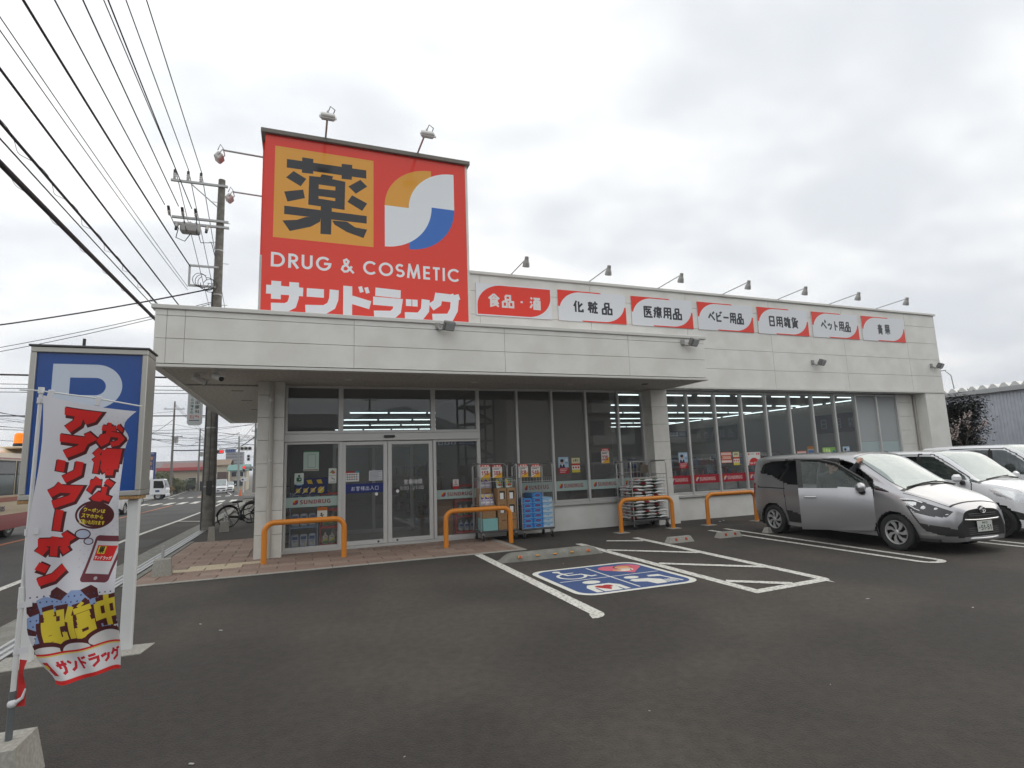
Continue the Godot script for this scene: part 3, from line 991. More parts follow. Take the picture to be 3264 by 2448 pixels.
	for x in [0.84, 2.90]:
		var j := MB.new()
		j.box(v3(x, 1.17, ZG + 0.015), v3(0.065, 2.21, 0.14), Basis(), 0.006)
		part(s, "door_jamb", j, M.aluminium, true)
	# blind wall at the far end
	var wy := [0.6, 0.98, 1.42, 1.86, 2.32, 2.78, 3.24, 3.51]
	for j in wy.size() - 1:
		var p := MB.new()
		p.box(v3(18.985, (wy[j] + wy[j + 1]) / 2, ZG - 0.01), v3(0.83, wy[j + 1] - wy[j] - 0.008, 0.03), Basis(), 0.004)
		part(s, "siding_panel", p, M.siding, true)
	b = MB.new()
	b.span(v3(18.57, 0.6, -13.0), v3(20.1, 3.52, ZG - 0.026))
	part(s, "wall_backing", b, M.joint, true)
	b = MB.new()
	b.span(v3(19.40, 0.0, -12.72), v3(20.37, 3.515, ZU - 0.0))
	part(s, "corner_pier", b, M.siding, true)
	b = MB.new()
	b.rod(v3(19.36, 0, ZG + 0.06), v3(19.36, 3.5, ZG + 0.06), 0.035)
	part(s, "downpipe", b, M.pipe_beige, true)

func thing_part(parent: Node3D, called: String) -> Node3D:
	var o := Node3D.new()
	o.name = called
	parent.add_child(o, true)
	return o

func pillar(s: Node3D, called: String, x0: float, x1: float, zf: float, zb: float, y0 := 0.0) -> void:
	var g := thing_part(s, called)
	var h := 0.46
	var y := y0
	while y < 3.48:
		var e := minf(y + h, 3.49)
		var p := MB.new()
		p.box(v3((x0 + x1) / 2, (y + e) / 2, (zf + zb) / 2), v3(x1 - x0, e - y - 0.006, zf - zb), Basis(), 0.003)
		part(g, "tile", p, M.wall_tile, true)
		y = e

func window_unit(s: Node3D, x0: float, x1: float, y0: float, y1: float, called := "window") -> Node3D:
	var w := thing_part(s, called)
	var f := MB.new()
	var t := 0.05
	f.box(v3((x0 + x1) / 2, y0 + t * 0.6, ZG), v3(x1 - x0, t * 1.2, 0.10), Basis(), 0.004)
	f.box(v3((x0 + x1) / 2, y1 - t / 2, ZG), v3(x1 - x0, t, 0.10), Basis(), 0.004)
	f.box(v3(x0 + t / 2, (y0 + y1) / 2, ZG - 0.001), v3(t, y1 - y0 - 2 * t, 0.11), Basis(), 0.004)
	f.box(v3(x1 - t / 2, (y0 + y1) / 2, ZG - 0.001), v3(t, y1 - y0 - 2 * t, 0.11), Basis(), 0.004)
	part(w, "frame", f, M.aluminium, true)
	var g := MB.new()
	pane(g, x0 + t * 0.5, y0 + t * 0.5, x1 - t * 0.5, y1 - t * 0.5, ZG - 0.004)
	part(w, "pane", g, M.shop_glass, true)
	return w

func glazing(s: Node3D, xs: Array, y0: float, y1: float) -> void:
	for i in xs.size() - 1:
		var w := thing_part(s, "window")
		var g := MB.new()
		pane(g, xs[i] + 0.02, y0 + 0.02, xs[i + 1] - 0.02, y1 - 0.02, ZG - 0.004)
		part(w, "pane", g, M.shop_glass, true)
		for q in [[y1 - 0.025, 0.05, "head_rail"], [y0 + 0.03, 0.06, "bottom_rail"]]:
			var f := MB.new()
			f.box(v3((xs[i] + xs[i + 1]) / 2, q[0], ZG), v3(xs[i + 1] - xs[i] - 0.056, q[1], 0.09), Basis(), 0.004)
			part(w, q[2], f, M.aluminium, true)
	for x in xs:
		var m := MB.new()
		m.box(v3(x, (y0 + y1) / 2, ZG + 0.005), v3(0.055, y1 - y0, 0.13), Basis(), 0.006)
		part(s, "mullion", m, M.aluminium, true)

func door_leaf(s: Node3D, x0: float, x1: float) -> void:
	var d := thing_part(s, "sliding_door")
	var f := MB.new()
	var y0 := 0.065
	var y1 := 2.27
	f.box(v3(x0 + 0.045, (y0 + y1) / 2, ZG + 0.02), v3(0.09, y1 - y0, 0.05), Basis(), 0.006)
	f.box(v3(x1 - 0.045, (y0 + y1) / 2, ZG + 0.02), v3(0.09, y1 - y0, 0.05), Basis(), 0.006)
	f.box(v3((x0 + x1) / 2, y1 - 0.04, ZG + 0.02), v3(x1 - x0 - 0.18, 0.08, 0.05), Basis(), 0.006)
	f.box(v3((x0 + x1) / 2, y0 + 0.045, ZG + 0.02), v3(x1 - x0 - 0.18, 0.09, 0.05), Basis(), 0.006)
	part(d, "frame", f, M.aluminium, true)
	var g := MB.new()
	pane(g, x0 + 0.08, y0 + 0.08, x1 - 0.08, y1 - 0.07, ZG + 0.018)
	part(d, "pane", g, M.shop_glass, true)
	var k := MB.new()
	k.lathe([v2(0.025, 0.0), v2(0.022, 0.006), v2(0, 0.008)], 14, Transform3D(Basis(Vector3.RIGHT, PI / 2), v3(x1 - 0.20 if x0 < 1 else x0 + 0.20, y0 + 0.045, ZG + 0.046)))
	part(d, "door_lock", k, M.dark_steel, true)

func pane(b: MB, x0: float, y0: float, x1: float, y1: float, z: float) -> void:
	b.quad(v3(x0, y0, z), v3(x1, y0, z), v3(x1, y1, z), v3(x0, y1, z))

# ---------------------------------------------------------------- inside the shop
func make_interior() -> void:
	grained(mat("shop_floor", L(0.46, 0.45, 0.42), 0.35), noise_tex(0.02, Color(0.92, 0.92, 0.92), Color(1, 1, 1), 256, 3, 61), 2.0)
	mat("shop_ceiling", L(0.55), 0.8)
	mat("shop_wall", L(0.42, 0.41, 0.38), 0.8)
	struct("shop_floor", flat_sheet(-0.6, -33.7, 20.0, -12.8, 0.03), M.shop_floor)
	var b := MB.new()
	b.span(v3(-0.6, 3.515, -33.7), v3(20.0, 3.6, -12.96))
	struct("shop_ceiling", b, M.shop_ceiling)
	b = MB.new()
	b.span(v3(-0.6, 0.03, -27.6), v3(18.6, 3.515, -27.5))
	struct("shop_back_wall", b, M.shop_wall)
	b = MB.new()
	b.span(v3(18.6, 0.03, -27.6), v3(18.72, 3.515, -12.97))
	struct("shop_side_wall", b, M.shop_wall)
	# boarded-up backs of the middle windows and the vestibule walls
	b = MB.new()
	b.span(v3(4.0, 0.03, -13.02), v3(7.78, 3.515, -12.97))
	struct("shop_partition", b, mat("partition_grey", L(0.17, 0.16, 0.145), 0.7))
	b = MB.new()
	b.span(v3(4.0, 0.03, -17.2), v3(4.06, 3.515, -13.02)); b.span(v3(7.72, 0.03, -16.4), v3(7.78, 3.515, -13.02))
	struct("vestibule_wall", b, M.shop_wall)
	# vestibule behind the doors
	var v := thing("inner_door", "inner glazed sliding door behind the entrance doors", "door", v3(1.85, 0.03, -15.2))
	for x in [-1.0, 0.0, 1.0]:
		var f := MB.new()
		f.span(v3(x - 0.04, 0, -0.03), v3(x + 0.04, 2.3, 0.03))
		part(v, "frame_post", f, M.aluminium)
	var fr := MB.new()
	fr.span(v3(-0.96, 2.2, -0.028), v3(0.96, 2.3, 0.028))
	fr.span(v3(-0.96, 0.0, -0.028), v3(-0.04, 0.1, 0.028)); fr.span(v3(0.04, 0.0, -0.028), v3(0.96, 0.1, 0.028))
	part(v, "frame_rail", fr, M.aluminium)
	for x in [-0.5, 0.5]:
		var g := MB.new()
		pane(g, x - 0.46, 0.1, x + 0.46, 2.2, 0.0)
		part(v, "pane", g, M.clear_plastic)
	# rows of fluorescent tubes, with the light that they give
	var tm := mat("fluorescent_tube_light", Color(0.95, 1.0, 1.0), 0.5)
	tm.emission_enabled = true
	tm.emission = Color(0.93, 1.0, 1.0)
	tm.emission_energy_multiplier = 1.6
	var tube := MB.new()
	tube.tube([v3(-0.59, 0, 0), v3(0.59, 0, 0)], 0.017, 8)
	var tmesh := tube.mesh()
	var bat := MB.new()
	bat.box(v3(0, 0.035, 0), v3(1.22, 0.03, 0.06), Basis(), 0.004)
	var bmesh := bat.mesh()
	var rows := []
	for z in [-13.25, -15.8, -18.35, -20.95, -23.5, -26.1]: rows.append([v3(8.0 if z > -16.0 else 1.45, 3.462, z), v3(17.9, 3.462, z), 0])
	rows.append([v3(18.15, 3.462, -13.7), v3(18.15, 3.462, -24.5), 1])
	var names := ["first row from the windows", "second row from the windows", "third row from the windows", "fourth row from the windows", "fifth row from the windows", "last row before the back wall", "row along the right hand wall"]
	var k := 0
	for r in rows:
		var len_: float = (r[1] - r[0]).length()
		var t := thing("ceiling_light", "line of fluorescent tubes on the shop ceiling, " + names[k], "ceiling light", r[0], "fluorescent ceiling lights")
		var nt := int(len_ / 1.24)
		var bs := Basis(Vector3.UP, PI / 2) if r[2] else Basis()
		for i in nt:
			var o := v3(0, 0, -(i + 0.5) * len_ / nt) if r[2] else v3((i + 0.5) * len_ / nt, 0, 0)
			piece(t, "tube", tmesh, tm, o, bs)
			piece(t, "batten", bmesh, M.white_plastic, o, bs)
		var a := AreaLight3D.new()
		a.name = "tube_light_%d" % k
		a.area_size = v2(len_, 0.05)
		a.area_normalize_energy = true
		a.light_energy = 0.12
		a.light_color = Color(0.94, 1.0, 1.0)
		a.shadow_enabled = true
		add_child(a)
		a.position = (r[0] + r[1]) / 2 + v3(0, -0.03, 0)
		a.rotation = v3(-PI / 2, 0, 0) if not r[2] else v3(-PI / 2, PI / 2, 0)
		k += 1
	# hanging department signs
	for q in [["日用雑貨", -13.3, -16.0, 2.40, 3.08, Color(0.04, 0.05, 0.16), "blue department sign with pale characters on the shop's right wall"], ["男性化粧品", -20.0, -23.2, 2.42, 3.10, Color(0.03, 0.13, 0.12), "green department sign with pale characters deep inside the shop"]]:
		var w: float = q[1] - q[2]
		var h: float = q[4] - q[3]
		var c := Canvas.new(int(256 * w / h), 256, w, q[5])
		var nch: int = q[0].length()
		c.jp(q[0], w * 0.12, h * 0.22, h * 0.5, h * 0.56, v2((w * 0.86) / nch, 0), h * 0.06, Color(0.55, 0.58, 0.60))
		var t := thing("department_sign", q[6], "sign", v3(18.58, q[3], (q[1] + q[2]) / 2), "department signs")
		part(t, "board", sheet(v3(18.56, q[3], q[2]), v3(0, 0, w), v3(0, h, 0), 0.02), printed("dept_" + str(used["department_sign"]), c.texture()), true)
	# the -x side of the wall sign reads from the shop floor
	# shelving: gondolas across the floor, goods by the hundred
	var shelf := mat("shelf_steel", L(0.50, 0.50, 0.48), 0.5)
	var goods := []
	for c in [L(0.30, 0.06, 0.05), L(0.05, 0.10, 0.30), L(0.45, 0.44, 0.42), L(0.36, 0.30, 0.06), L(0.06, 0.25, 0.20), L(0.40, 0.16, 0.25)]: goods.append(mat("goods%d" % goods.size(), c, 0.5))
	for i in 6:
		var z := -16.6 - i * 1.9
		var t := thing("shelf_unit", "long steel shop shelf full of goods, %s from the windows" % ["first", "second", "third", "fourth", "fifth", "sixth"][i], "shelf", v3(9.6, 0.03, z), "gondola shelves in the shop")
		var f := MB.new()
		f.span(v3(-6.0, 0, -0.02), v3(7.6, 1.75, 0.02))
		part(t, "back_panel", f, shelf)
		for y in [0.12, 0.55, 0.95, 1.35]:
			var sm := MB.new()
			sm.span(v3(-6.0, y - 0.02, 0.02), v3(7.6, y, 0.42))
			part(t, "shelf", sm, shelf)
		for g in 3:
			var gm := MB.new()
			for y in [0.12, 0.55, 0.95, 1.35]:
				var x := -5.95
				while x < 7.5:
					var ww := rng.randf_range(0.10, 0.3)
					var hh := rng.randf_range(0.18, 0.34)
					if rng.randi() % 3 == g: gm.span(v3(x, y + 0.001, 0.06), v3(x + ww - 0.02, y + hh, 0.36))
					x += ww
			var o := part(t, "goods", gm, goods[(g + i) % 6])
			o.set_meta("kind", "stuff")
	# checkout counters behind the right-hand windows
	for i in 3:
		var x := 10.2 + i * 1.75
		var t := thing("checkout_counter", "checkout counter with screen behind the %s red window band" % ["first", "second", "third"][i], "counter", v3(x, 0.03, -14.0), "checkout counters")
		var m := MB.new()
		m.box(v3(0, 0.45, 0), v3(1.2, 0.9, 0.55), Basis(), 0.02)
		part(t, "cabinet", m, M.white_plastic)
		m = MB.new()
		m.box(v3(-0.25, 1.28, 0.1), v3(0.34, 0.26, 0.03), Basis(Vector3.UP, 0.3) * Basis(Vector3.RIGHT, -0.2), 0.01)
		part(t, "screen", m, mat("till_screen", L(0.16, 0.20, 0.26), 0.2))
		m = MB.new()
		m.rod(v3(-0.25, 0.9, 0.1), v3(-0.25, 1.16, 0.1), 0.03)
		part(t, "screen_stand", m, M.dark_grey)
		m = MB.new()
		m.box(v3(0.25, 0.97, 0.0), v3(0.36, 0.14, 0.30), Basis(), 0.02)
		part(t, "till", m, M.dark_grey)
	for i in 3:
		var t := thing("shopping_basket", "pale shopping basket on the floor behind the %s" % ["window next to the tile pillar", "second red band", "third red band"][i], "basket", v3(10.6 + i * 1.0, 0.73, -13.05), "shopping baskets")
		var m := MB.new()
		m.box(v3(0, 0.11, 0), v3(0.42, 0.22, 0.26), Basis(), 0.03)
		part(t, "basket_body", m, M.white_plastic)
	var ledge := MB.new()
	ledge.span(v3(9.3, 0.03, -13.25), v3(16.6, 0.73, -12.88))
	var ld := thing("window_ledge", "low pale ledge running behind the right hand windows", "ledge", v3(13, 0.03, -13.06))
	part(ld, "ledge_top", ledge, M.shop_wall, true)
	# closed screens behind the last two panes
	for q in [[16.65, 17.52, "pale blind closing the second last window pane", ], [17.60, 18.46, "pale blind closing the last window pane"]]:
		var t := thing("window_screen", q[2], "blind", v3((q[0] + q[1]) / 2, 0.7, -12.78))
		var m := MB.new()
		m.span(v3(q[0], 1.98, ZG - 0.003), v3(q[1], 3.43, ZG - 0.001))
		part(t, "upper_sheet", m, mat("blind_grey", L(0.36, 0.38, 0.39), 0.8), true)
		m = MB.new()
		m.span(v3(q[0], 0.75, ZG - 0.003), v3(q[1], 1.975, ZG - 0.001))
		part(t, "frosted_film", m, mat("frost_film", L(0.38, 0.46, 0.47), 0.5), true)
	window_goods()

func window_goods() -> void:
	# packs and bottles stacked right behind the entrance side lights
	var grey := mat("display_grey", L(0.10, 0.10, 0.10), 0.6)
	var redm := mat("display_red", L(0.50, 0.03, 0.03), 0.45)
	var bluem := mat("rack_blue", L(0.22, 0.33, 0.50), 0.45)
	var rack := thing("display_rack", "blue grey rack of refill packs behind the left side window", "rack", v3(0.12, 0.03, -12.93), "display racks behind the entrance windows")
	for y in [0.0, 0.42, 0.84]:
		var m := MB.new()
		m.span(v3(-0.26, y + 0.04, -0.18), v3(0.26, y + 0.075, 0.2))
		part(rack, "shelf", m, bluem)
	for x in [-0.27, 0.27]:
		var m := MB.new()
		m.span(v3(x - 0.012, 0, -0.18), v3(x + 0.012, 1.2, 0.2))
		part(rack, "side_panel", m, bluem)
	var tall := thing("display_rack", "dark slim rack at the pillar end of the left side window", "rack", v3(-0.235, 0.03, -13.0), "display racks behind the entrance windows")
	for i in 7:
		var m := MB.new()
		m.span(v3(-0.07, 0.12 + i * 0.2, -0.14), v3(0.07, 0.14 + i * 0.2, 0.14))
		part(tall, "shelf", m, grey)
	for x in [-0.075, 0.075]:
		var m := MB.new()
		m.span(v3(x - 0.006, 0, -0.14), v3(x + 0.006, 1.5, -0.12))
		part(tall, "post", m, grey)
	var rr := thing("display_rack", "red shelf of bottles behind the left side window", "rack", v3(0.62, 0.03, -12.93), "display racks behind the entrance windows")
	for y in [0.05, 0.42, 0.78, 1.12]:
		var m := MB.new()
		m.span(v3(-0.16, y, -0.18), v3(0.17, y + 0.05, 0.2))
		part(rr, "shelf", m, redm)
	var pn := MB.new()
	pn.span(v3(-0.19, 0, -0.19), v3(-0.165, 1.25, 0.2))
	part(rr, "side_panel", pn, redm)
	var r2 := thing("display_rack", "red shelf of bottles behind the right side window", "rack", v3(3.67, 0.03, -12.93), "display racks behind the entrance windows")
	for y in [0.10, 0.45, 0.82, 1.15]:
		var m := MB.new()
		m.span(v3(-0.24, y, -0.18), v3(0.24, y + 0.05, 0.2))
		part(r2, "shelf", m, redm)
	for x in [-0.26, 0.26]:
		pn = MB.new()
		pn.span(v3(x - 0.015, 0, -0.19), v3(x + 0.015, 1.25, 0.2))
		part(r2, "side_panel", pn, redm)
	var bx := thing("carton", "tall plain carton behind the right side window beside the red shelf", "carton", v3(3.15, 0.03, -13.0))
	var cb := MB.new()
	cb.box(v3(0, 0.46, 0), v3(0.42, 0.92, 0.3), Basis(), 0.006)
	part(bx, "carton_body", cb, M.cardboard)
	# a refill pack with its label
	var c := Canvas.new(96, 160, 0.6, Color(0.72, 0.76, 0.80))
	c.rect(0.05, 0.1, 0.5, 0.3, Color(0.20, 0.33, 0.58)); c.rect(0.1, 0.48, 0.4, 0.04, Color(0.3, 0.3, 0.35)); c.rect(0.1, 0.56, 0.4, 0.03, Color(0.4, 0.4, 0.42)); c.rect(0.1, 0.64, 0.28, 0.03, Color(0.4, 0.4, 0.42)); c.oval(v2(0.42, 0.82), 0.09, 0.07, Color(0.78, 0.70, 0.2))
	var pk := printed("pack_print", c.texture(), 0.35)
	var c2 := Canvas.new(96, 128, 0.6, Color(0.80, 0.79, 0.76))
	c2.rect(0.0, 0.45, 0.6, 0.35, Color(0.22, 0.5, 0.28)); c2.poly([v2(0, 0.42), v2(0.6, 0.2), v2(0.6, 0.42), v2(0, 0.6)], Color(0.80, 0.78, 0.2)); c2.rect(0.1, 0.08, 0.4, 0.05, Color(0.5, 0.1, 0.12))
	var bk := printed("bottle_print", c2.texture(), 0.35)
	var pm := MB.new()
	pm.box(v3(0, 0.13, 0), v3(0.15, 0.26, 0.09), Basis(), 0.025)
	pm.quad(v3(-0.06, 0.02, 0.0465), v3(0.06, 0.02, 0.0465), v3(0.06, 0.24, 0.0465), v3(-0.06, 0.24, 0.0465))
	var pmesh := pm.mesh()
	var bm := MB.new()
	bm.box(v3(0, 0.09, 0), v3(0.12, 0.18, 0.08), Basis(), 0.02)
	bm.rod(v3(0, 0.17, 0), v3(0, 0.235, 0), 0.028, 0.022)
	bm.quad(v3(-0.05, 0.015, 0.0415), v3(0.05, 0.015, 0.0415), v3(0.05, 0.165, 0.0415), v3(-0.05, 0.165, 0.0415))
	var bmesh := bm.mesh()
	for row in 3:
		for col in 3:
			var o := piece(self, numbered("refill_pack"), pmesh, pk, v3(-0.05 + col * 0.17, 0.03 + row * 0.42 + 0.076, -12.80))
			tag(o, "blue and white refill pack on the blue grey rack", "refill pack", "refill packs on the blue grey rack")
	for row in 3:
		for col in 2:
			var o := piece(self, numbered("detergent_bottle"), bmesh, bk, v3(0.55 + col * 0.14, 0.03 + [0.05, 0.42, 0.78][row] + 0.051, -12.79))
			tag(o, "green and white bottle on the red shelf left of the doors", "bottle", "bottles on the left red shelf")
	for row in 3:
		for col in 3:
			var o := piece(self, numbered("detergent_bottle"), bmesh, bk if row == 1 else pk, v3(3.53 + col * 0.14, 0.03 + [0.10, 0.45, 0.82][row] + 0.051, -12.79))
			tag(o, "pale bottle on the red shelf right of the doors", "bottle", "bottles on the right red shelf")

# ---------------------------------------------------------------- signs, bands and posters
func poly_of(s: String) -> Array:
	var out := []
	for q in s.split(" "):
		var c: PackedStringArray = q.split(",")
		out.append(v2(float(c[0]), float(c[1])))
	return out

func futura(c: Canvas, s: String, x: float, base: float, cap: float, th: float, col: Color, gap: float) -> void:
	# round geometric capitals drawn as even strokes
	var r := cap / 2 - th / 2
	var m := base - cap / 2
	var t := base - cap + th / 2
	var bt := base - th / 2
	for ch in s:
		var w := 0.0
		match ch:
			"D":
				w = cap * 0.86
				var p := [v2(x + th / 2, base), v2(x + th / 2, t), v2(x + w - th / 2 - r, t)]
				for i in 13:
					var an := -PI / 2 + i / 12.0 * PI
					p.append(v2(x + w - th / 2 - r, m) + v2(cos(an), sin(an)) * r)
				p.append(v2(x, bt))
				c.stroke(p, th, col)
			"R":
				w = cap * 0.62
				c.stroke([v2(x + th / 2, base), v2(x + th / 2, base - cap)], th, col)
				var q := cap * 0.27 - th / 2 + 0.01
				var p := [v2(x, t), v2(x + w * 0.5, t)]
				for i in 9:
					var an := -PI / 2 + i / 8.0 * PI
					p.append(v2(x + w * 0.5, t + q) + v2(cos(an), sin(an)) * q)
				p.append(v2(x, t + 2 * q))
				c.stroke(p, th, col)
				c.stroke([v2(x + w * 0.42, t + 2 * q), v2(x + w * 0.98, base)], th * 1.05, col)
			"U":
				w = cap * 0.70
				var p := [v2(x + th / 2, base - cap)]
				for i in 13:
					var an := PI - i / 12.0 * PI
					p.append(v2(x + w / 2, base - w / 2) + v2(cos(an), sin(an)) * (w / 2 - th / 2))
				p.append(v2(x + w - th / 2, base - cap))
				c.stroke(p, th, col)
			"G", "C", "O":
				w = cap * (1.0 if ch != "C" else 0.86)
				var a0 := -0.75 if ch != "O" else 0.0
				var a1 := -TAU + (0.0 if ch == "G" else 0.75) if ch != "O" else -TAU
				var p := []
				for i in 37: p.append(v2(x + cap / 2, m) + v2(cos(lerpf(a0, a1, i / 36.0)), sin(lerpf(a0, a1, i / 36.0))) * r)
				if ch == "G": p.append(v2(x + cap * 0.52, m))
				c.stroke(p, th, col)
			"S":
				w = cap * 0.56
				var p := []
				var q := cap * 0.25 - th * 0.2
				for i in 10: p.append(v2(x + w / 2, t + q) + v2(cos(-0.6 - i / 9.0 * 3.6), sin(-0.6 - i / 9.0 * 3.6)) * v2(w * 0.4, q))
				for i in 10: p.append(v2(x + w / 2, bt - q) + v2(cos(-1.0 + i / 9.0 * 3.6), sin(-1.0 + i / 9.0 * 3.6)) * v2(w * 0.45, q))
				c.stroke(p, th, col)
			"M":
				w = cap * 0.98
				c.stroke([v2(x + th / 2, base), v2(x + w * 0.2, base - cap), v2(x + w / 2, base - cap * 0.08), v2(x + w * 0.8, base - cap), v2(x + w - th / 2, base)], th, col)
			"E":
				w = cap * 0.5
				c.stroke([v2(x + w, t), v2(x + th / 2, t), v2(x + th / 2, bt), v2(x + w, bt)], th, col)
				c.stroke([v2(x, m), v2(x + w * 0.95, m)], th, col)
			"T":
				w = cap * 0.52
				c.stroke([v2(x, t), v2(x + w, t)], th, col)
				c.stroke([v2(x + w / 2, t), v2(x + w / 2, base)], th, col)
			"I":
				w = th
				c.stroke([v2(x + th / 2, base - cap), v2(x + th / 2, base)], th, col)
			"&":
				w = cap * 0.84
				c.stroke([v2(x + w, base), v2(x + w * 0.28, base - cap * 0.68), v2(x + w * 0.24, base - cap * 0.86), v2(x + w * 0.42, base - cap * 0.95), v2(x + w * 0.58, base - cap * 0.82), v2(x + w * 0.5, base - cap * 0.64), v2(x + w * 0.16, base - cap * 0.42), v2(x + w * 0.08, base - cap * 0.22), v2(x + w * 0.26, base - cap * 0.07), v2(x + w * 0.5, base - cap * 0.1), v2(x + w * 0.86, base - cap * 0.48)], th * 0.92, col)
			" ":
				w = cap * 0.22
		x += w + gap

func brand_mark(c: Canvas, at: Vector2, s: float, white: Color, yellow: Color, blue: Color) -> void:
	# the two-armed S of the shop, s = height over 1.66 wide
	var arc := func(cx, cy, rx, ry, a0, a1):
		var p := []
		for i in 19: p.append(at + v2(cx + cos(lerpf(a0, a1, i / 18.0)) * rx, cy + sin(lerpf(a0, a1, i / 18.0)) * ry) * s)
		return p
	var P := func(x, y): return at + v2(x, y) * s
	var p: Array = arc.call(1.09, 1.0, 1.09, 1.0, PI, PI * 1.5)
	p.append_array([P.call(1.09, 1.0)])
	c.poly(p, yellow)
	p = arc.call(0.55, 0.91, 1.09, 1.09, 0.0, PI / 2)
	p.append(P.call(0.55, 0.91))
	c.poly(p, blue)
	p = arc.call(1.64, 1.0, 1.09, 1.0, PI, PI * 1.5)
	p.append_array([P.call(1.64, 0.91), P.call(1.09, 0.91)])
	p.append_array(arc.call(0.0, 0.91, 1.09, 1.08, 0.0, PI / 2))
	p.append(P.call(0.0, 1.0))
	c.poly(p, white)

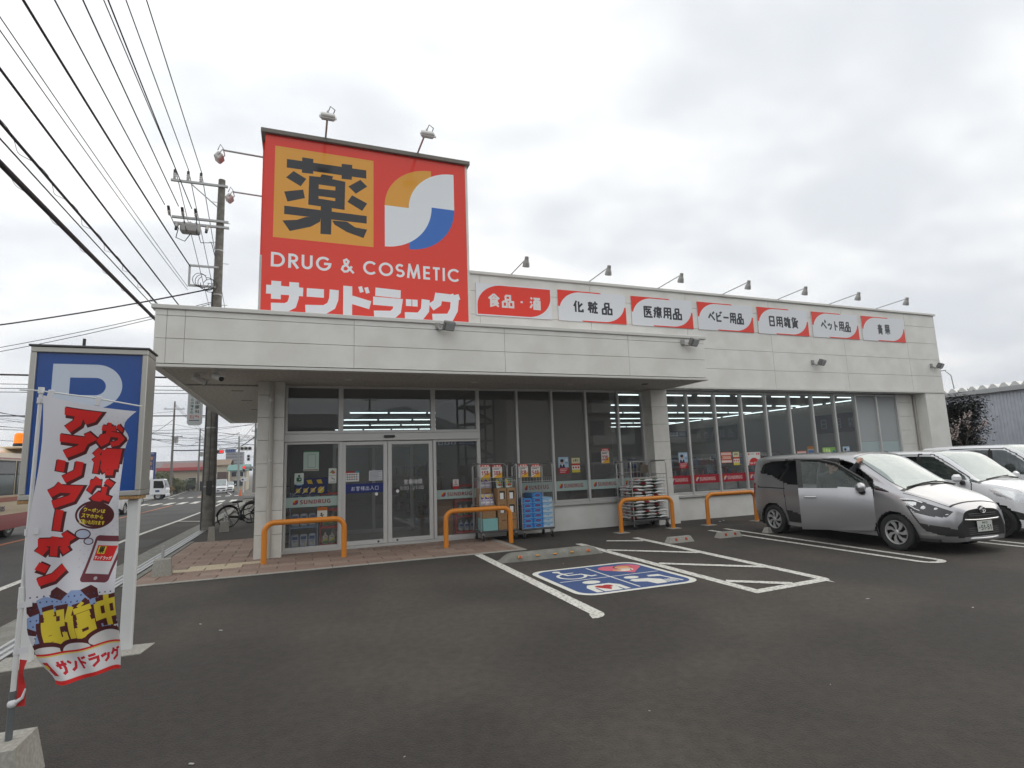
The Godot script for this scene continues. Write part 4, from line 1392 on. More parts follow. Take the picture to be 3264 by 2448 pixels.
func make_signs() -> void:
	var red := Color(0.89, 0.215, 0.14)
	var wht := Color(0.90, 0.92, 0.94)
	# the great square sign
	var c := Canvas.new(1024, 1024, 4.46, red)
	c.rect(0.20, 0.25, 2.08, 2.08, Color(0.88, 0.62, 0.21))
	var ink := Color(0.15, 0.16, 0.18)
	for p in "0.44,0.52 2.12,0.51 2.12,0.71 0.44,0.72|0.75,0.43 0.98,0.43 0.98,0.78 0.75,0.79|1.58,0.44 1.81,0.43 1.80,0.79 1.58,0.80|0.58,0.78 0.84,0.92 0.73,1.11 0.43,0.95|0.40,1.28 0.78,1.18 0.82,1.37 0.47,1.50|1.99,0.76 2.14,0.90 1.89,1.11 1.73,0.96|1.81,1.16 2.14,1.31 2.03,1.50 1.71,1.33|0.90,0.84 1.13,0.83 1.16,0.76 1.40,0.77 1.38,0.84 1.66,0.86 1.65,1.53 0.89,1.51|0.41,1.60 2.13,1.61 2.13,1.79 0.41,1.79|1.15,1.47 1.38,1.47 1.37,2.14 1.15,2.15|0.85,1.80 1.15,1.77 1.14,1.87 0.95,2.01 0.53,2.16 0.38,1.94 0.67,1.89|1.39,1.81 1.70,1.80 1.88,1.91 2.14,1.93 2.06,2.14 1.70,2.04 1.44,1.90".split("|"): c.poly(poly_of(p), ink)
	for p in "1.10,1.01 1.45,1.01 1.45,1.10 1.10,1.11|1.10,1.28 1.45,1.28 1.45,1.35 1.10,1.34".split("|"): c.poly(poly_of(p), Color(0.88, 0.62, 0.21))
	brand_mark(c, v2(2.53, 0.29), 1.0, wht, Color(0.88, 0.62, 0.20), Color(0.18, 0.42, 0.76))
	futura(c, "DRUG & COSMETIC", 0.175, 2.98, 0.318, 0.055, wht, 0.066)
	for p in "0.10,3.48 0.82,3.49|0.29,3.29 0.29,3.68|0.64,3.29 0.64,3.63 0.60,3.78 0.49,3.85 0.20,3.86|0.89,3.49 1.24,3.49|1.45,3.39 1.44,3.60 1.39,3.75 1.26,3.84 0.87,3.86|1.73,3.28 1.73,3.99|1.81,3.58 2.21,3.68|2.32,3.36 2.88,3.38|2.27,3.57 2.82,3.58 2.79,3.77 2.69,3.87 2.29,3.89|3.06,3.48 3.06,3.64|3.20,3.48 3.20,3.64|3.45,3.46 3.43,3.71 3.31,3.87 2.97,3.88|3.77,3.29 3.72,3.52 3.57,3.63|3.74,3.37 4.14,3.39 4.11,3.66 4.01,3.85 3.60,3.88".split("|"):
		var pts := poly_of(p)
		var xr: float = pts[0].x
		c.stroke(pts, 0.125 if (xr > 3.0 and xr < 3.3) else 0.19, wht)
	for p in "1.99,3.27 2.03,3.40|2.12,3.28 2.16,3.41|4.06,3.28 4.11,3.41|4.19,3.28 4.23,3.41".split("|"): c.stroke(poly_of(p), 0.085, wht)
	var s := thing("roof_sign", "huge square red sign with black character and S mark above the canopy", "sign", v3(1.43, 4.5, -14.3))
	var pm := printed("roof_sign_print", c.texture(), 0.16)
	part(s, "front_sheet", sheet(v3(-0.80, 4.46, -12.19), v3(4.46, 0, 0), v3(0, 4.46, 0), 0.01), pm, true)
	var b := MB.new()
	b.span(v3(-0.80, 4.5, -16.6), v3(3.72, 8.92, -12.203))
	part(s, "sign_box", b, M.siding, true)
	b = MB.new()
	b.box(v3(1.44, 8.965, -14.37), v3(4.66, 0.10, 4.5), Basis(), 0.008)
	part(s, "sign_coping", b, mat("sign_coping_brown", L(0.16, 0.145, 0.125), 0.5, 0.2), true)
	b = MB.new()
	b.span(v3(-0.86, 4.6, -16.4), v3(-0.805, 8.9, -12.5))
	part(s, "side_sheet", b, mat("sign_side_red", red, 0.3), true)
	# department boards
	var words := ["食品・酒", "化粧品", "医療用品", "ベビー用品", "日用雑貨", "ペット用品", "青果"]
	var said := ["red board with white characters, nearest the big red sign", "white board with three spaced characters, second from the big red sign", "white board with four characters, third from the big red sign", "white board with five characters in the middle of the row", "white board with four characters, fifth from the big red sign", "white board with five characters, second from the far end", "white board with two characters at the far end of the row"]
	for i in 7:
		var k := Canvas.new(512, 207, 1.98, Color(0.87, 0.88, 0.90) if i else red)
		var lens := []
		# the leaf-shaped field
		var r := 0.62
		for q in [[v2(0.03 + r, 0.03 + r * 0.85), PI, 1.5 * PI], [v2(1.95, 0.03), 0.0, 0.0], [v2(1.95 - r, 0.77 - r * 0.85), 0.0, PI / 2], [v2(0.03, 0.77), 0.0, 0.0]]:
			if q[1] == q[2]: lens.append(q[0])
			else:
				for j in 13: lens.append(q[0] + v2(cos(lerpf(q[1], q[2], j / 12.0)) * r, sin(lerpf(q[1], q[2], j / 12.0)) * r * 0.85))
		if i == 0:
			k.rect(0, 0, 1.98, 0.8, Color(0.87, 0.88, 0.90)); k.poly(lens, red)
		else:
			k.rect(0, 0, 1.98, 0.8, red); k.poly(lens, Color(0.87, 0.88, 0.90))
			# pale upper right and lower left corners
			k.poly([v2(1.2, 0), v2(1.98, 0), v2(1.98, 0.35), v2(1.8, 0.3)], Color(0.87, 0.88, 0.90))
			k.poly([v2(0, 0.42), v2(0.2, 0.5), v2(0.7, 0.8), v2(0, 0.8)], Color(0.87, 0.88, 0.90))
		var nch: int = words[i].length()
		var adv: float = [0.36, 0.42, 0.315, 0.255, 0.30, 0.255, 0.34][i]
		var cw: float = [0.30, 0.30, 0.285, 0.235, 0.275, 0.235, 0.27][i]
		var x0: float = 0.99 - (adv * (nch - 1) + cw) / 2
		k.jp(words[i], x0, 0.24, cw, 0.33, v2(adv, 0), 0.05, Color(0.86, 0.86, 0.86) if i == 0 else Color(0.16, 0.17, 0.20))
		var t := thing("department_board", said[i], "sign", v3(4.86 + i * 2.155, 5.59, ZU + 0.02), "department boards along the wall")
		part(t, "printed_sheet", sheet(v3(-0.99, -0.40, 0.0), v3(1.98, 0, 0), v3(0, 0.80, 0), 0.012), printed("board%d" % i, k.texture(), 0.35))
		var fr := MB.new()
		fr.span(v3(-0.995, -0.405, -0.019), v3(0.995, 0.405, -0.013))
		part(t, "backing_plate", fr, M.aluminium)
	# name bands on the glass
	var zb := ZG + 0.001
	var pale := band_print(false)
	var strong := band_print(true)
	var n := 0
	for q in [[-0.235, 0.79, 0.925, 1.13, false, "left entrance side window"], [2.93, 3.92, 0.925, 1.13, false, "right entrance side window"], [5.0, 5.87, 0.96, 1.2, false, "window behind the tissue cage"], [5.93, 6.83, 0.96, 1.2, false, "window left of the middle of the front"], [6.89, 7.79, 0.96, 1.2, false, "window left of the bag cage"], [7.85, 8.55, 0.96, 1.2, false, "narrow window behind the bag cage"], [9.31, 10.01, 0.96, 1.19, true, "window right of the tile pillar"], [10.07, 10.97, 0.96, 1.19, true, "second window right of the tile pillar"], [11.03, 11.92, 0.96, 1.19, true, "third window right of the tile pillar"], [11.98, 12.84, 0.96, 1.19, true, "fourth window right of the tile pillar"]]:
		var t := thing("window_band", "%s name band across the %s" % ["red" if q[4] else "pale green", q[5]], "sticker", v3((q[0] + q[1]) / 2, q[2], zb), "name bands on the windows")
		part(t, "film", sheet(v3(q[0], q[2], zb), v3(q[1] - q[0], 0, 0), v3(0, q[3] - q[2], 0), 0.0015), strong if q[4] else pale, true)
		n += 1
	posters()

func band_print(on_red: bool) -> StandardMaterial3D:
	var bg := Color(0.62, 0.10, 0.17) if on_red else Color(0.62, 0.70, 0.68)
	var c := Canvas.new(384, 92, 0.92, bg)
	var ink := Color(0.80, 0.74, 0.72) if on_red else Color(0.52, 0.08, 0.12)
	brand_mark(c, v2(0.12, 0.055), 0.055, Color(0.75, 0.75, 0.74) if on_red else Color(0.70, 0.16, 0.12), Color(0.80, 0.62, 0.2), Color(0.14, 0.2, 0.5))
	c.latin("SUNDRUG", sansb, 0.245, 0.155, 0.088, ink, 0.545)
	return printed("band_red" if on_red else "band_pale", c.texture(), 0.4)

func poster(called: String, label: String, x0: float, y0: float, x1: float, y1: float, m: Material, group := "", z := 0.0, cat := "poster") -> void:
	var t := thing(called, label, cat, v3((x0 + x1) / 2, y0, ZG + 0.003 + z), group)
	part(t, "sheet", sheet(v3(x0, y0, ZG + 0.003 + z), v3(x1 - x0, 0, 0), v3(0, y1 - y0, 0), 0.0015), m, true)

func posters() -> void:
	var r := RandomNumberGenerator.new()
	r.seed = 12
	# portrait notice: picture above, red block of lettering below
	var c := Canvas.new(128, 192, 1.0, Color(0.62, 0.72, 0.80))
	c.rect(0, 0.95, 1, 0.55, Color(0.66, 0.10, 0.14))
	c.oval(v2(0.36, 0.42), 0.16, 0.19, Color(0.74, 0.58, 0.48)); c.oval(v2(0.36, 0.32), 0.17, 0.14, Color(0.08, 0.07, 0.07)); c.poly([v2(0.10, 0.95), v2(0.16, 0.66), v2(0.58, 0.66), v2(0.64, 0.95)], Color(0.10, 0.12, 0.25)); c.poly([v2(0.3, 0.64), v2(0.44, 0.64), v2(0.37, 0.9)], Color(0.85, 0.85, 0.85))
	c.rect(0.70, 0.15, 0.22, 0.2, Color(0.8, 0.82, 0.85)); c.rect(0.66, 0.5, 0.28, 0.06, Color(0.2, 0.3, 0.5))
	for i in 3: c.rect(0.12, 1.05 + i * 0.14, 0.76 - 0.1 * i, 0.05, Color(0.85, 0.75, 0.75))
	var man := printed("portrait_print", c.texture())
	poster("notice_poster", "portrait poster with red block on the dark window left of centre", 6.04, 1.38, 6.32, 1.79, man, "portrait posters")
	poster("notice_poster", "portrait poster with red block next to the tile pillar", 9.66, 1.38, 9.96, 1.81, man, "portrait posters")
	poster("notice_poster", "portrait poster on the window above the silver car's roof", 15.86, 1.42, 16.15, 1.84, man, "portrait posters")
	# coupon leaflet
	c = Canvas.new(128, 192, 1.0, Color(0.78, 0.76, 0.62))
	c.rect(0, 0.0, 1, 0.08, Color(0.3, 0.4, 0.2)); c.jp("お得な", 0.15, 0.2, 0.2, 0.24, v2(0.24, 0), 0.03, Color(0.2, 0.18, 0.15)); c.rect(0, 0.62, 1, 0.18, Color(0.70, 0.12, 0.13))
	c.rect(0, 0.84, 1, 0.36, Color(0.82, 0.80, 0.78))
	for i in 3: c.oval(v2(0.2 + i * 0.3, 1.02), 0.1, 0.1, Color(0.72, 0.2, 0.2))
	c.rect(0, 1.25, 1, 0.25, Color(0.78, 0.72, 0.25))
	var leaf := printed("leaflet_print", c.texture())
	poster("leaflet", "pale leaflet with red stripe beside the portrait poster on the dark window", 6.41, 1.40, 6.64, 1.78, leaf, "leaflets on the windows")
	poster("leaflet", "pale leaflet with red stripe beside the red bargain poster", 11.53, 1.41, 11.75, 1.80, leaf, "leaflets on the windows")
	# price cards
	var prices := ["228", "158", "388", "88", "548"]
	for i in 5:
		c = Canvas.new(128, 160, 1.0, Color(0.80, 0.79, 0.77))
		c.rect(0, 0, 1, 0.22, Color(0.72, 0.22, 0.20)); c.jp("お得品", 0.14, 0.04, 0.2, 0.15, v2(0.26, 0), 0.03, Color(0.85, 0.8, 0.78))
		c.rect(0.1, 0.30, 0.8, 0.04, Color(0.25, 0.2, 0.2)); c.rect(0.1, 0.40, 0.6, 0.05, Color(0.25, 0.2, 0.2))
		c.poly([v2(0, 1.25), v2(1, 0.7), v2(1, 1.25)], Color(0.82, 0.62, 0.16))
		c.latin(prices[i], sansb, 0.10, 1.0, 0.40, Color(0.62, 0.08, 0.10), 0.72)
		var pm := printed("price%d" % i, c.texture())
		if i == 0: poster("price_card", "price card reading 228 on the window left of the bag cage", 7.27, 1.60, 7.50, 1.98, pm, "price cards")
		M["price_card%d" % i] = pm
	# bargain poster 20000
	c = Canvas.new(128, 108, 1.0, Color(0.72, 0.24, 0.20))
	c.rect(0.03, 0.05, 0.94, 0.2, Color(0.82, 0.70, 0.66)); c.latin("20000", sansb, 0.10, 0.55, 0.22, Color(0.86, 0.82, 0.72), 0.8); c.rect(0.03, 0.64, 0.94, 0.17, Color(0.82, 0.78, 0.74))
	var barg := printed("bargain_print", c.texture())
	poster("bargain_poster", "red and white poster reading 20000 on the third window past the pillar", 11.10, 1.48, 11.48, 1.79, barg, "bargain posters")
	poster("bargain_poster", "red and white poster on the window just above the silver car", 13.95, 1.45, 14.33, 1.75, barg, "bargain posters")
	# tax-free notice
	c = Canvas.new(160, 132, 1.0, Color(0.82, 0.82, 0.81))
	var rd := Color(0.74, 0.10, 0.12)
	c.oval(v2(0.5, 0.80), 0.42, 0.44, rd, Transform2D(), PI, TAU)
	c.rect(0.08, 0.79, 0.84, 0.0325, rd)
	c.oval(v2(0.13, 0.12), 0.06, 0.06, rd); c.rect(0.24, 0.10, 0.3, 0.03, Color(0.4, 0.4, 0.42))
	c.jp("免税", 0.68, 0.05, 0.12, 0.14, v2(0.14, 0), 0.02, rd)
	c.latin("Tax Free", sansb, 0.11, 0.76, 0.14, Color(0.88, 0.86, 0.85), 0.78)
	poster("tax_free_notice", "white notice with red half disc reading Tax Free", 12.04, 1.39, 12.52, 1.76, printed("taxfree_print", c.texture()))
	# green and brown leaflets above the car roof
	c = Canvas.new(128, 64, 1.0, Color(0.48, 0.66, 0.34))
	c.rect(0, 0.3, 1, 0.2, Color(0.80, 0.82, 0.80)); c.jp("日用品", 0.08, 0.05, 0.14, 0.2, v2(0.18, 0), 0.03, Color(0.85, 0.9, 0.6)); c.oval(v2(0.85, 0.28), 0.1, 0.14, Color(0.15, 0.4, 0.6))
	poster("sale_poster", "green poster on the window above the silver car's roof", 14.99, 1.52, 15.55, 1.83, printed("green_print", c.texture()))
	c = Canvas.new(96, 96, 1.0, Color(0.62, 0.60, 0.55))
	c.rect(0, 0, 1, 0.25, Color(0.6, 0.4, 0.2)); c.rect(0.1, 0.35, 0.8, 0.3, Color(0.3, 0.42, 0.6)); c.rect(0, 0.72, 1, 0.28, Color(0.65, 0.15, 0.15))
	poster("sale_poster", "small brown and blue poster at the mullion above the silver car", 14.38, 1.55, 14.66, 1.88, printed("brown_print", c.texture()))
	# notices by the entrance
	c = Canvas.new(128, 176, 1.0, Color(0.66, 0.74, 0.70))
	c.rect(0, 0, 1, 0.08, Color(0.2, 0.45, 0.3)); c.rect(0.28, 0.25, 0.5, 0.9, Color(0.35, 0.42, 0.40)); c.rect(0.30, 0.27, 0.46, 0.86, Color(0.68, 0.75, 0.72)); c.rect(0.05, 1.28, 0.9, 0.05, Color(0.55, 0.2, 0.2))
	poster("store_notice", "large pale green notice high on the left side window", 0.09, 1.67, 0.40, 2.09, printed("green_notice_print", c.texture()))
	c = Canvas.new(96, 120, 1.0, Color(0.76, 0.80, 0.78))
	var gn := Color(0.12, 0.36, 0.24)
	c.oval(v2(0.5, 0.32), 0.13, 0.13, gn); rounded(c, 0.22, 0.48, 0.56, 0.48, 0.12, gn); c.oval(v2(0.6, 0.68), 0.07, 0.07, Color(0.8, 0.85, 0.8)); c.rect(0.12, 1.06, 0.76, 0.06, gn)
	poster("store_notice", "white notice with green figure at the pillar side of the left side window", -0.08, 1.40, 0.10, 1.63, printed("figure_print", c.texture()))
	# yellow prohibition symbols on blue
	c = Canvas.new(256, 128, 2.0, Color(0.07, 0.12, 0.30))
	var yl := Color(0.68, 0.58, 0.12)
	c.rect(0.1, 0.0, 0.35, 0.42, Color(0.42, 0.62, 0.76))
	for q in [[0.9, 0.22], [1.5, 0.22]]: c.poly([v2(q[0] - 0.2, q[1] - 0.1), v2(q[0] + 0.1, q[1] - 0.12), v2(q[0] + 0.2, q[1] + 0.15), v2(q[0] - 0.1, q[1] + 0.12)], yl)
	for q in [[0.2, 0.75], [0.65, 0.75], [1.1, 0.75]]: c.rect(q[0] - 0.13, q[1] - 0.13, 0.26, 0.26, yl)
	c.oval(v2(1.6, 0.75), 0.2, 0.2, yl)
	for x in [0.2, 0.65, 1.1, 1.6]: c.stroke([v2(x + 0.2, 0.56), v2(x - 0.2, 0.94)], 0.04, Color(0.75, 0.75, 0.7))
	poster("prohibition_sticker", "blue sticker with yellow prohibition symbols on the left side window", -0.07, 1.18, 0.58, 1.52, printed("prohibit_print", c.texture()), "", -0.0012)
	c = Canvas.new(80, 160, 1.0, Color(0.78, 0.79, 0.77))
	c.poly([v2(0.1, 0.6), v2(0.5, 0.2), v2(0.9, 0.6)], Color(0.3, 0.5, 0.3)); c.oval(v2(0.6, 0.55), 0.2, 0.2, Color(0.7, 0.4, 0.25)); c.rect(0, 0.92, 1, 0.03, Color(0.3, 0.3, 0.3)); c.stroke([v2(0.4, 1.1), v2(0.45, 1.4), v2(0.7, 1.4), v2(0.75, 1.6)], 0.06, Color(0.2, 0.2, 0.2)); c.rect(0.1, 1.8, 0.8, 0.05, Color(0.4, 0.4, 0.4))
	poster("access_notice", "narrow white notice pair beside the left door jamb", 0.60, 1.39, 0.76, 1.71, printed("access_print", c.texture()))
	c = Canvas.new(128, 96, 1.0, Color(0.80, 0.81, 0.80))
	c.rect(0, 0, 1, 0.12, Color(0.62, 0.16, 0.14)); c.rect(0.7, 0, 0.3, 0.12, Color(0.2, 0.5, 0.6))
	for i in 3:
		for j in 5: c.rect(0.08 + j * 0.17, 0.2 + i * 0.17, 0.11, 0.09, [Color(0.6, 0.25, 0.2), Color(0.35, 0.35, 0.35), Color(0.3, 0.45, 0.5)][(i + j) % 3])
	poster("door_notice", "small printed notice with red heading on the left door", 0.95, 1.41, 1.23, 1.63, printed("doornote_print", c.texture()), "", 0.023)
	c = Canvas.new(96, 80, 1.0, Color(0.74, 0.75, 0.78))
	for i in 7: c.rect(0.08, 0.1 + i * 0.1, 0.84 - 0.2 * (i % 2), 0.03, Color(0.45, 0.45, 0.5))
	poster("door_notice", "plain pale notice near the meeting edge of the left door", 1.44, 1.41, 1.73, 1.63, printed("plainnote_print", c.texture()), "", 0.023)
	c = Canvas.new(320, 76, 1.66, Color(0.09, 0.15, 0.42))
	c.jp("お客様出入口", 0.24, 0.11, 0.18, 0.19, v2(0.205, 0), 0.024, Color(0.72, 0.74, 0.80))
	poster("entrance_sticker", "blue entrance sticker with white characters on the left door", 0.945, 1.16, 1.755, 1.36, printed("entrance_print", c.texture()), "", 0.0228, "sticker")
	# opening hours as cut letters on the right door
	var t := thing("opening_hours", "white opening hours lettering reading 9:00 to 21:00 on the right door", "lettering", v3(2.4, 1.17, ZG + 0.024))
	var wm := mat("cut_letter_white", L(0.55), 0.6)
	glyph_mesh(t, "営業時間", v3(2.20, 1.30, ZG + 0.0235), 0.095, 0.105, 0.012, wm)
	var tm := TextMesh.new()
	tm.font = sans; tm.text = "9:00 - 21:00"; tm.font_size = 32; tm.pixel_size = 0.0032; tm.depth = 0.001
	piece(t, "digits", tm, wm, v3(2.38, 1.215, ZG + 0.0235) - t.position)
	# round push stickers and door marks
	for q in [[1.60, 1.12, "left"], [2.06, 1.16, "right"]]:
		var d := MB.new()
		d.lathe([v2(0.035, 0), v2(0.035, 0.001), v2(0, 0.001)], 20, Transform3D(Basis(Vector3.RIGHT, PI / 2), v3(q[0], q[1], ZG + 0.0225)))
		var o := thing("door_sticker", "small round pale sticker on the %s door" % q[2], "sticker", v3(q[0], q[1], ZG + 0.022))
		part(o, "disc", d, M.white_plastic, true)
	# wet floor notice and loyalty card stand
	c = Canvas.new(96, 132, 1.0, Color(0.80, 0.79, 0.76))
	c.rect(0, 0, 1, 0.32, Color(0.66, 0.36, 0.12)); c.oval(v2(0.42, 0.62), 0.09, 0.09, Color(0.08, 0.08, 0.08)); c.stroke([v2(0.45, 0.72), v2(0.55, 1.0), v2(0.3, 1.15)], 0.1, Color(0.08, 0.08, 0.08)); c.stroke([v2(0.5, 0.95), v2(0.8, 1.1)], 0.09, Color(0.08, 0.08, 0.08)); c.stroke([v2(0.3, 0.8), v2(0.7, 0.72)], 0.07, Color(0.08, 0.08, 0.08))
	poster("caution_notice", "caution notice with falling figure low on the left side window", 0.38, 0.60, 0.58, 0.905, printed("caution_print", c.texture()))
	c = Canvas.new(64, 96, 1.0, Color(0.80, 0.79, 0.78))
	c.latin("R", serif, 0.3, 0.66, 0.45, Color(0.62, 0.1, 0.12)); c.latin("POINT", sansb, 0.1, 0.92, 0.16, Color(0.15, 0.15, 0.15), 0.8); c.rect(0, 1.05, 1, 0.45, Color(0.66, 0.12, 0.14))
	poster("loyalty_card_sign", "small white sign with red R on the right side window", 3.33, 1.14, 3.47, 1.36, printed("point_print", c.texture()))
	# blue strip of access symbols high in two windows
	c = Canvas.new(256, 64, 1.0, Color(0.12, 0.16, 0.30))
	for i in 3:
		c.rect(0.06 + i * 0.16, 0.05, 0.13, 0.15, Color(0.66, 0.70, 0.72)); c.oval(v2(0.125 + i * 0.16, 0.125), 0.035, 0.045, Color(0.12, 0.2, 0.35))
	for i in 2: c.rect(0.58, 0.06 + i * 0.07, 0.36, 0.035, Color(0.5, 0.56, 0.66))
	var acc := printed("symbol_print", c.texture())
	poster("symbol_strip", "blue strip of access symbols right of the tile pillar", 9.42, 2.22, 10.0, 2.40, acc, "blue symbol strips", -0.016)
	poster("symbol_strip", "blue strip of access symbols at the top of the right side window", 2.94, 2.14, 3.90, 2.26, acc, "blue symbol strips", -0.016)

func glyph_mesh(parent: Node3D, s: String, at: Vector3, w: float, h: float, th: float, m: Material) -> void:
	# cut-out characters standing on a pane: each stroke a thin ribbon, laid a hair above the one before
	var b := MB.new()
	var k := 0
	for i in s.length():
		for st in Canvas.GLYPH[s[i]].split("|"):
			var pts := PackedVector2Array()
			for q in st.split(" "):
				var e: PackedStringArray = q.split(",")
				pts.append(v2(at.x + i * w * 1.12 + float(e[0]) / 20.0 * w, at.y + (20.0 - float(e[1])) / 20.0 * h))
			var ring := pts.size() > 3 and pts[0].distance_to(pts[pts.size() - 1]) < 0.02 * h
			for j in pts.size() - 1:
				var d := (pts[j + 1] - pts[j]).normalized() * th * 0.5
				var o := d.orthogonal()
				var z := at.z + (k % 7) * 0.0001
				b.quad(v3(pts[j].x - d.x - o.x, pts[j].y - d.y - o.y, z), v3(pts[j].x - d.x + o.x, pts[j].y - d.y + o.y, z), v3(pts[j + 1].x + d.x + o.x, pts[j + 1].y + d.y + o.y, z), v3(pts[j + 1].x + d.x - o.x, pts[j + 1].y + d.y - o.y, z))
				k += 1
	part(parent, "characters", b, m, true)

# ---------------------------------------------------------------- lamps on the shop
func flood_head(t: Node3D, at: Vector3, b: Basis, w := 0.30, h := 0.2, d := 0.16) -> void:
	# a flood lamp: box housing, glass front towards local +z, stirrup
	var m := MB.new()
	m.box(at, v3(w, h, d), b, 0.02)
	part(t, "housing", m, M.lamp_white)
	m = MB.new()
	m.box(at + b * v3(0, 0, d / 2 + 0.004), v3(w * 0.84, h * 0.8, 0.012), b, 0.004)
	part(t, "lens", m, M.lens_glass)
	m = MB.new()
	m.tube([at + b * v3(-w / 2 - 0.015, 0, 0), at + b * v3(-w / 2 - 0.015, h / 2 + 0.09, -0.02), at + b * v3(w / 2 + 0.015, h / 2 + 0.09, -0.02), at + b * v3(w / 2 + 0.015, 0, 0)], 0.012, 6)
	part(t, "bracket", m, M.galvanised)

func make_lamps() -> void:
	# long arms reaching out over the big sign
	var g := "flood lamps of the big sign"
	for q in [[0.43, "left flood lamp on a long arm over the top edge of the red sign"], [2.5, "right flood lamp on a long arm over the top edge of the red sign"]]:
		var t := thing("sign_flood_lamp", q[1], "lamp", v3(q[0], 9.02, -12.25), g)
		var m := MB.new()
		m.tube([v3(0, -0.02, -0.2), v3(0, 0.02, 0.0), v3(0, -0.02, 1.12)], 0.022, 8)
		part(t, "arm", m, M.galvanised)
		flood_head(t, v3(0, -0.16, 1.16), Basis(Vector3.RIGHT, PI * 0.80), 0.29, 0.12, 0.12)
		m = MB.new()
		m.tube([v3(0, -0.02, 1.06), v3(0.05, 0.1, 1.12), v3(0.14, 0.02, 1.14), v3(0.1, -0.1, 1.16)], 0.01, 6)
		part(t, "cable", m, M.cable)
	for q in [[-13.0, "flood lamp on a long arm left of the red sign, the upper of two"], [-15.0, "flood lamp on a long arm left of the red sign, the lower of two"]]:
		var t := thing("sign_flood_lamp", q[1], "lamp", v3(-0.86, 8.80, q[0]), g)
		var m := MB.new()
		m.tube([v3(0.04, 0, 0), v3(-0.85, 0.03, 0)], 0.022, 8)
		part(t, "arm", m, M.galvanised)
		flood_head(t, v3(-0.92, -0.16, 0), Basis(Vector3.UP, PI / 2) * Basis(Vector3.RIGHT, PI * 0.22), 0.26, 0.16, 0.14)
		m = MB.new()
		m.tube([v3(-0.82, 0.03, 0), v3(-0.90, 0.14, 0.03), v3(-0.95, 0.0, 0.02)], 0.009, 6)
		part(t, "cable", m, M.cable)
	# seven spot lamps over the department boards
	var ord := ["first", "second", "third", "fourth", "fifth", "sixth", "last"]
	var first: Node3D
	var px := [4.79, 6.95, 9.08, 11.28, 13.34, 15.45, 17.55]
	for i in 7:
		var lab: String = "spot lamp on a thin slanted arm over the wall top, %s from the red sign" % ord[i]
		if i:
			copy(first, lab, v3(px[i], 6.27, ZU - 0.05))
			continue
		var t := thing("board_spot_lamp", lab, "lamp", v3(px[0], 6.27, ZU - 0.05), "spot lamps over the department boards")
		var m := MB.new()
		m.tube([v3(0, 0, 0), v3(0, 0.04, 1.02)], 0.013, 6)
		part(t, "arm", m, M.galvanised)
		m = MB.new()
		var xf := Transform3D(Basis(Vector3.RIGHT, 0.35), v3(0, -0.02, 1.06))
		m.lathe([v2(0, -0.14), v2(0.085, -0.13), v2(0.075, -0.05), v2(0.05, 0.02), v2(0.045, 0.10), v2(0, 0.11)], 14, xf)
		part(t, "shade", m, M.lamp_grey)
		m = MB.new()
		m.lathe([v2(0, -0.147), v2(0.07, -0.142), v2(0.072, -0.132)], 14, xf)
		part(t, "bulb_glass", m, M.lens_glass)
		first = t
	# flood lamps on the walls
	for q in [[2.66, 4.40, -10.60, "grey flood lamp on the canopy front below the red sign"], [8.56, 4.34, -10.60, "grey flood lamp at the right end of the canopy front"], [14.6, 4.36, ZU, "grey flood lamp on the long wall above the silver car"], [20.0, 4.42, ZU, "grey flood lamp at the far corner of the building"]]:
		var t := thing("wall_flood_lamp", q[3], "lamp", v3(q[0], q[1], q[2]), "flood lamps on the walls")
		var m := MB.new()
		m.box(v3(-0.12, 0.03, 0.02), v3(0.10, 0.14, 0.04), Basis(), 0.01)
		part(t, "wall_plate", m, M.lamp_grey)
		m = MB.new()
		m.tube([v3(-0.12, 0.0, 0.04), v3(-0.10, -0.06, 0.10), v3(0.0, -0.06, 0.16)], 0.022, 8)
		part(t, "bracket", m, M.lamp_grey)
		var b := Basis(Vector3.UP, 0.25) * Basis(Vector3.RIGHT, 0.55)
		m = MB.new()
		m.box(v3(0.06, 0.0, 0.20), v3(0.24, 0.19, 0.10), b, 0.02)
		for k in 5: m.box(v3(0.06, 0.0, 0.20) + b * v3(-0.08 + k * 0.04, 0, -0.065), v3(0.012, 0.16, 0.04), b)
		part(t, "housing", m, mat("flood_grey", L(0.16, 0.16, 0.155), 0.5, 0.3))
		m = MB.new()
		m.box(v3(0.06, 0.0, 0.20) + b * v3(0, 0, 0.053), v3(0.19, 0.14, 0.01), b)
		part(t, "lens", m, M.lens_glass)
	# two cameras under the canopy
	for q in [[-1.38, -10.95, 0.7, "white security camera under the canopy with its black front towards the lot"], [-1.72, -11.3, 2.2, "white security camera under the canopy turned towards the street"]]:
		var t := thing("security_camera", q[3], "camera", v3(q[0], 3.49, q[1]), "security cameras", q[2])
		var m := MB.new()
		m.lathe([v2(0, -0.025), v2(0.07, -0.025), v2(0.085, 0.0)], 18)
		part(t, "ceiling_plate", m, M.lamp_white)
		m = MB.new()
		m.tube([v3(0, -0.02, 0), v3(0, -0.09, 0)], 0.018, 8)
		part(t, "stem", m, M.lamp_white)
		var b := Basis(Vector3.RIGHT, 0.35)
		m = MB.new()
		m.tube([v3(0, -0.12, 0) + b * v3(0, 0, -0.12), v3(0, -0.12, 0) + b * v3(0, 0, 0.12)], 0.05, 16)
		m.box(v3(0, -0.12, 0) + b * v3(0, 0.048, 0.02), v3(0.11, 0.012, 0.28), b, 0.005)
		part(t, "camera_body", m, M.lamp_white)
		m = MB.new()
		m.tube([v3(0, -0.12, 0) + b * v3(0, 0, 0.12), v3(0, -0.12, 0) + b * v3(0, 0, 0.135)], 0.044, 16)
		part(t, "lens", m, M.black_plastic)

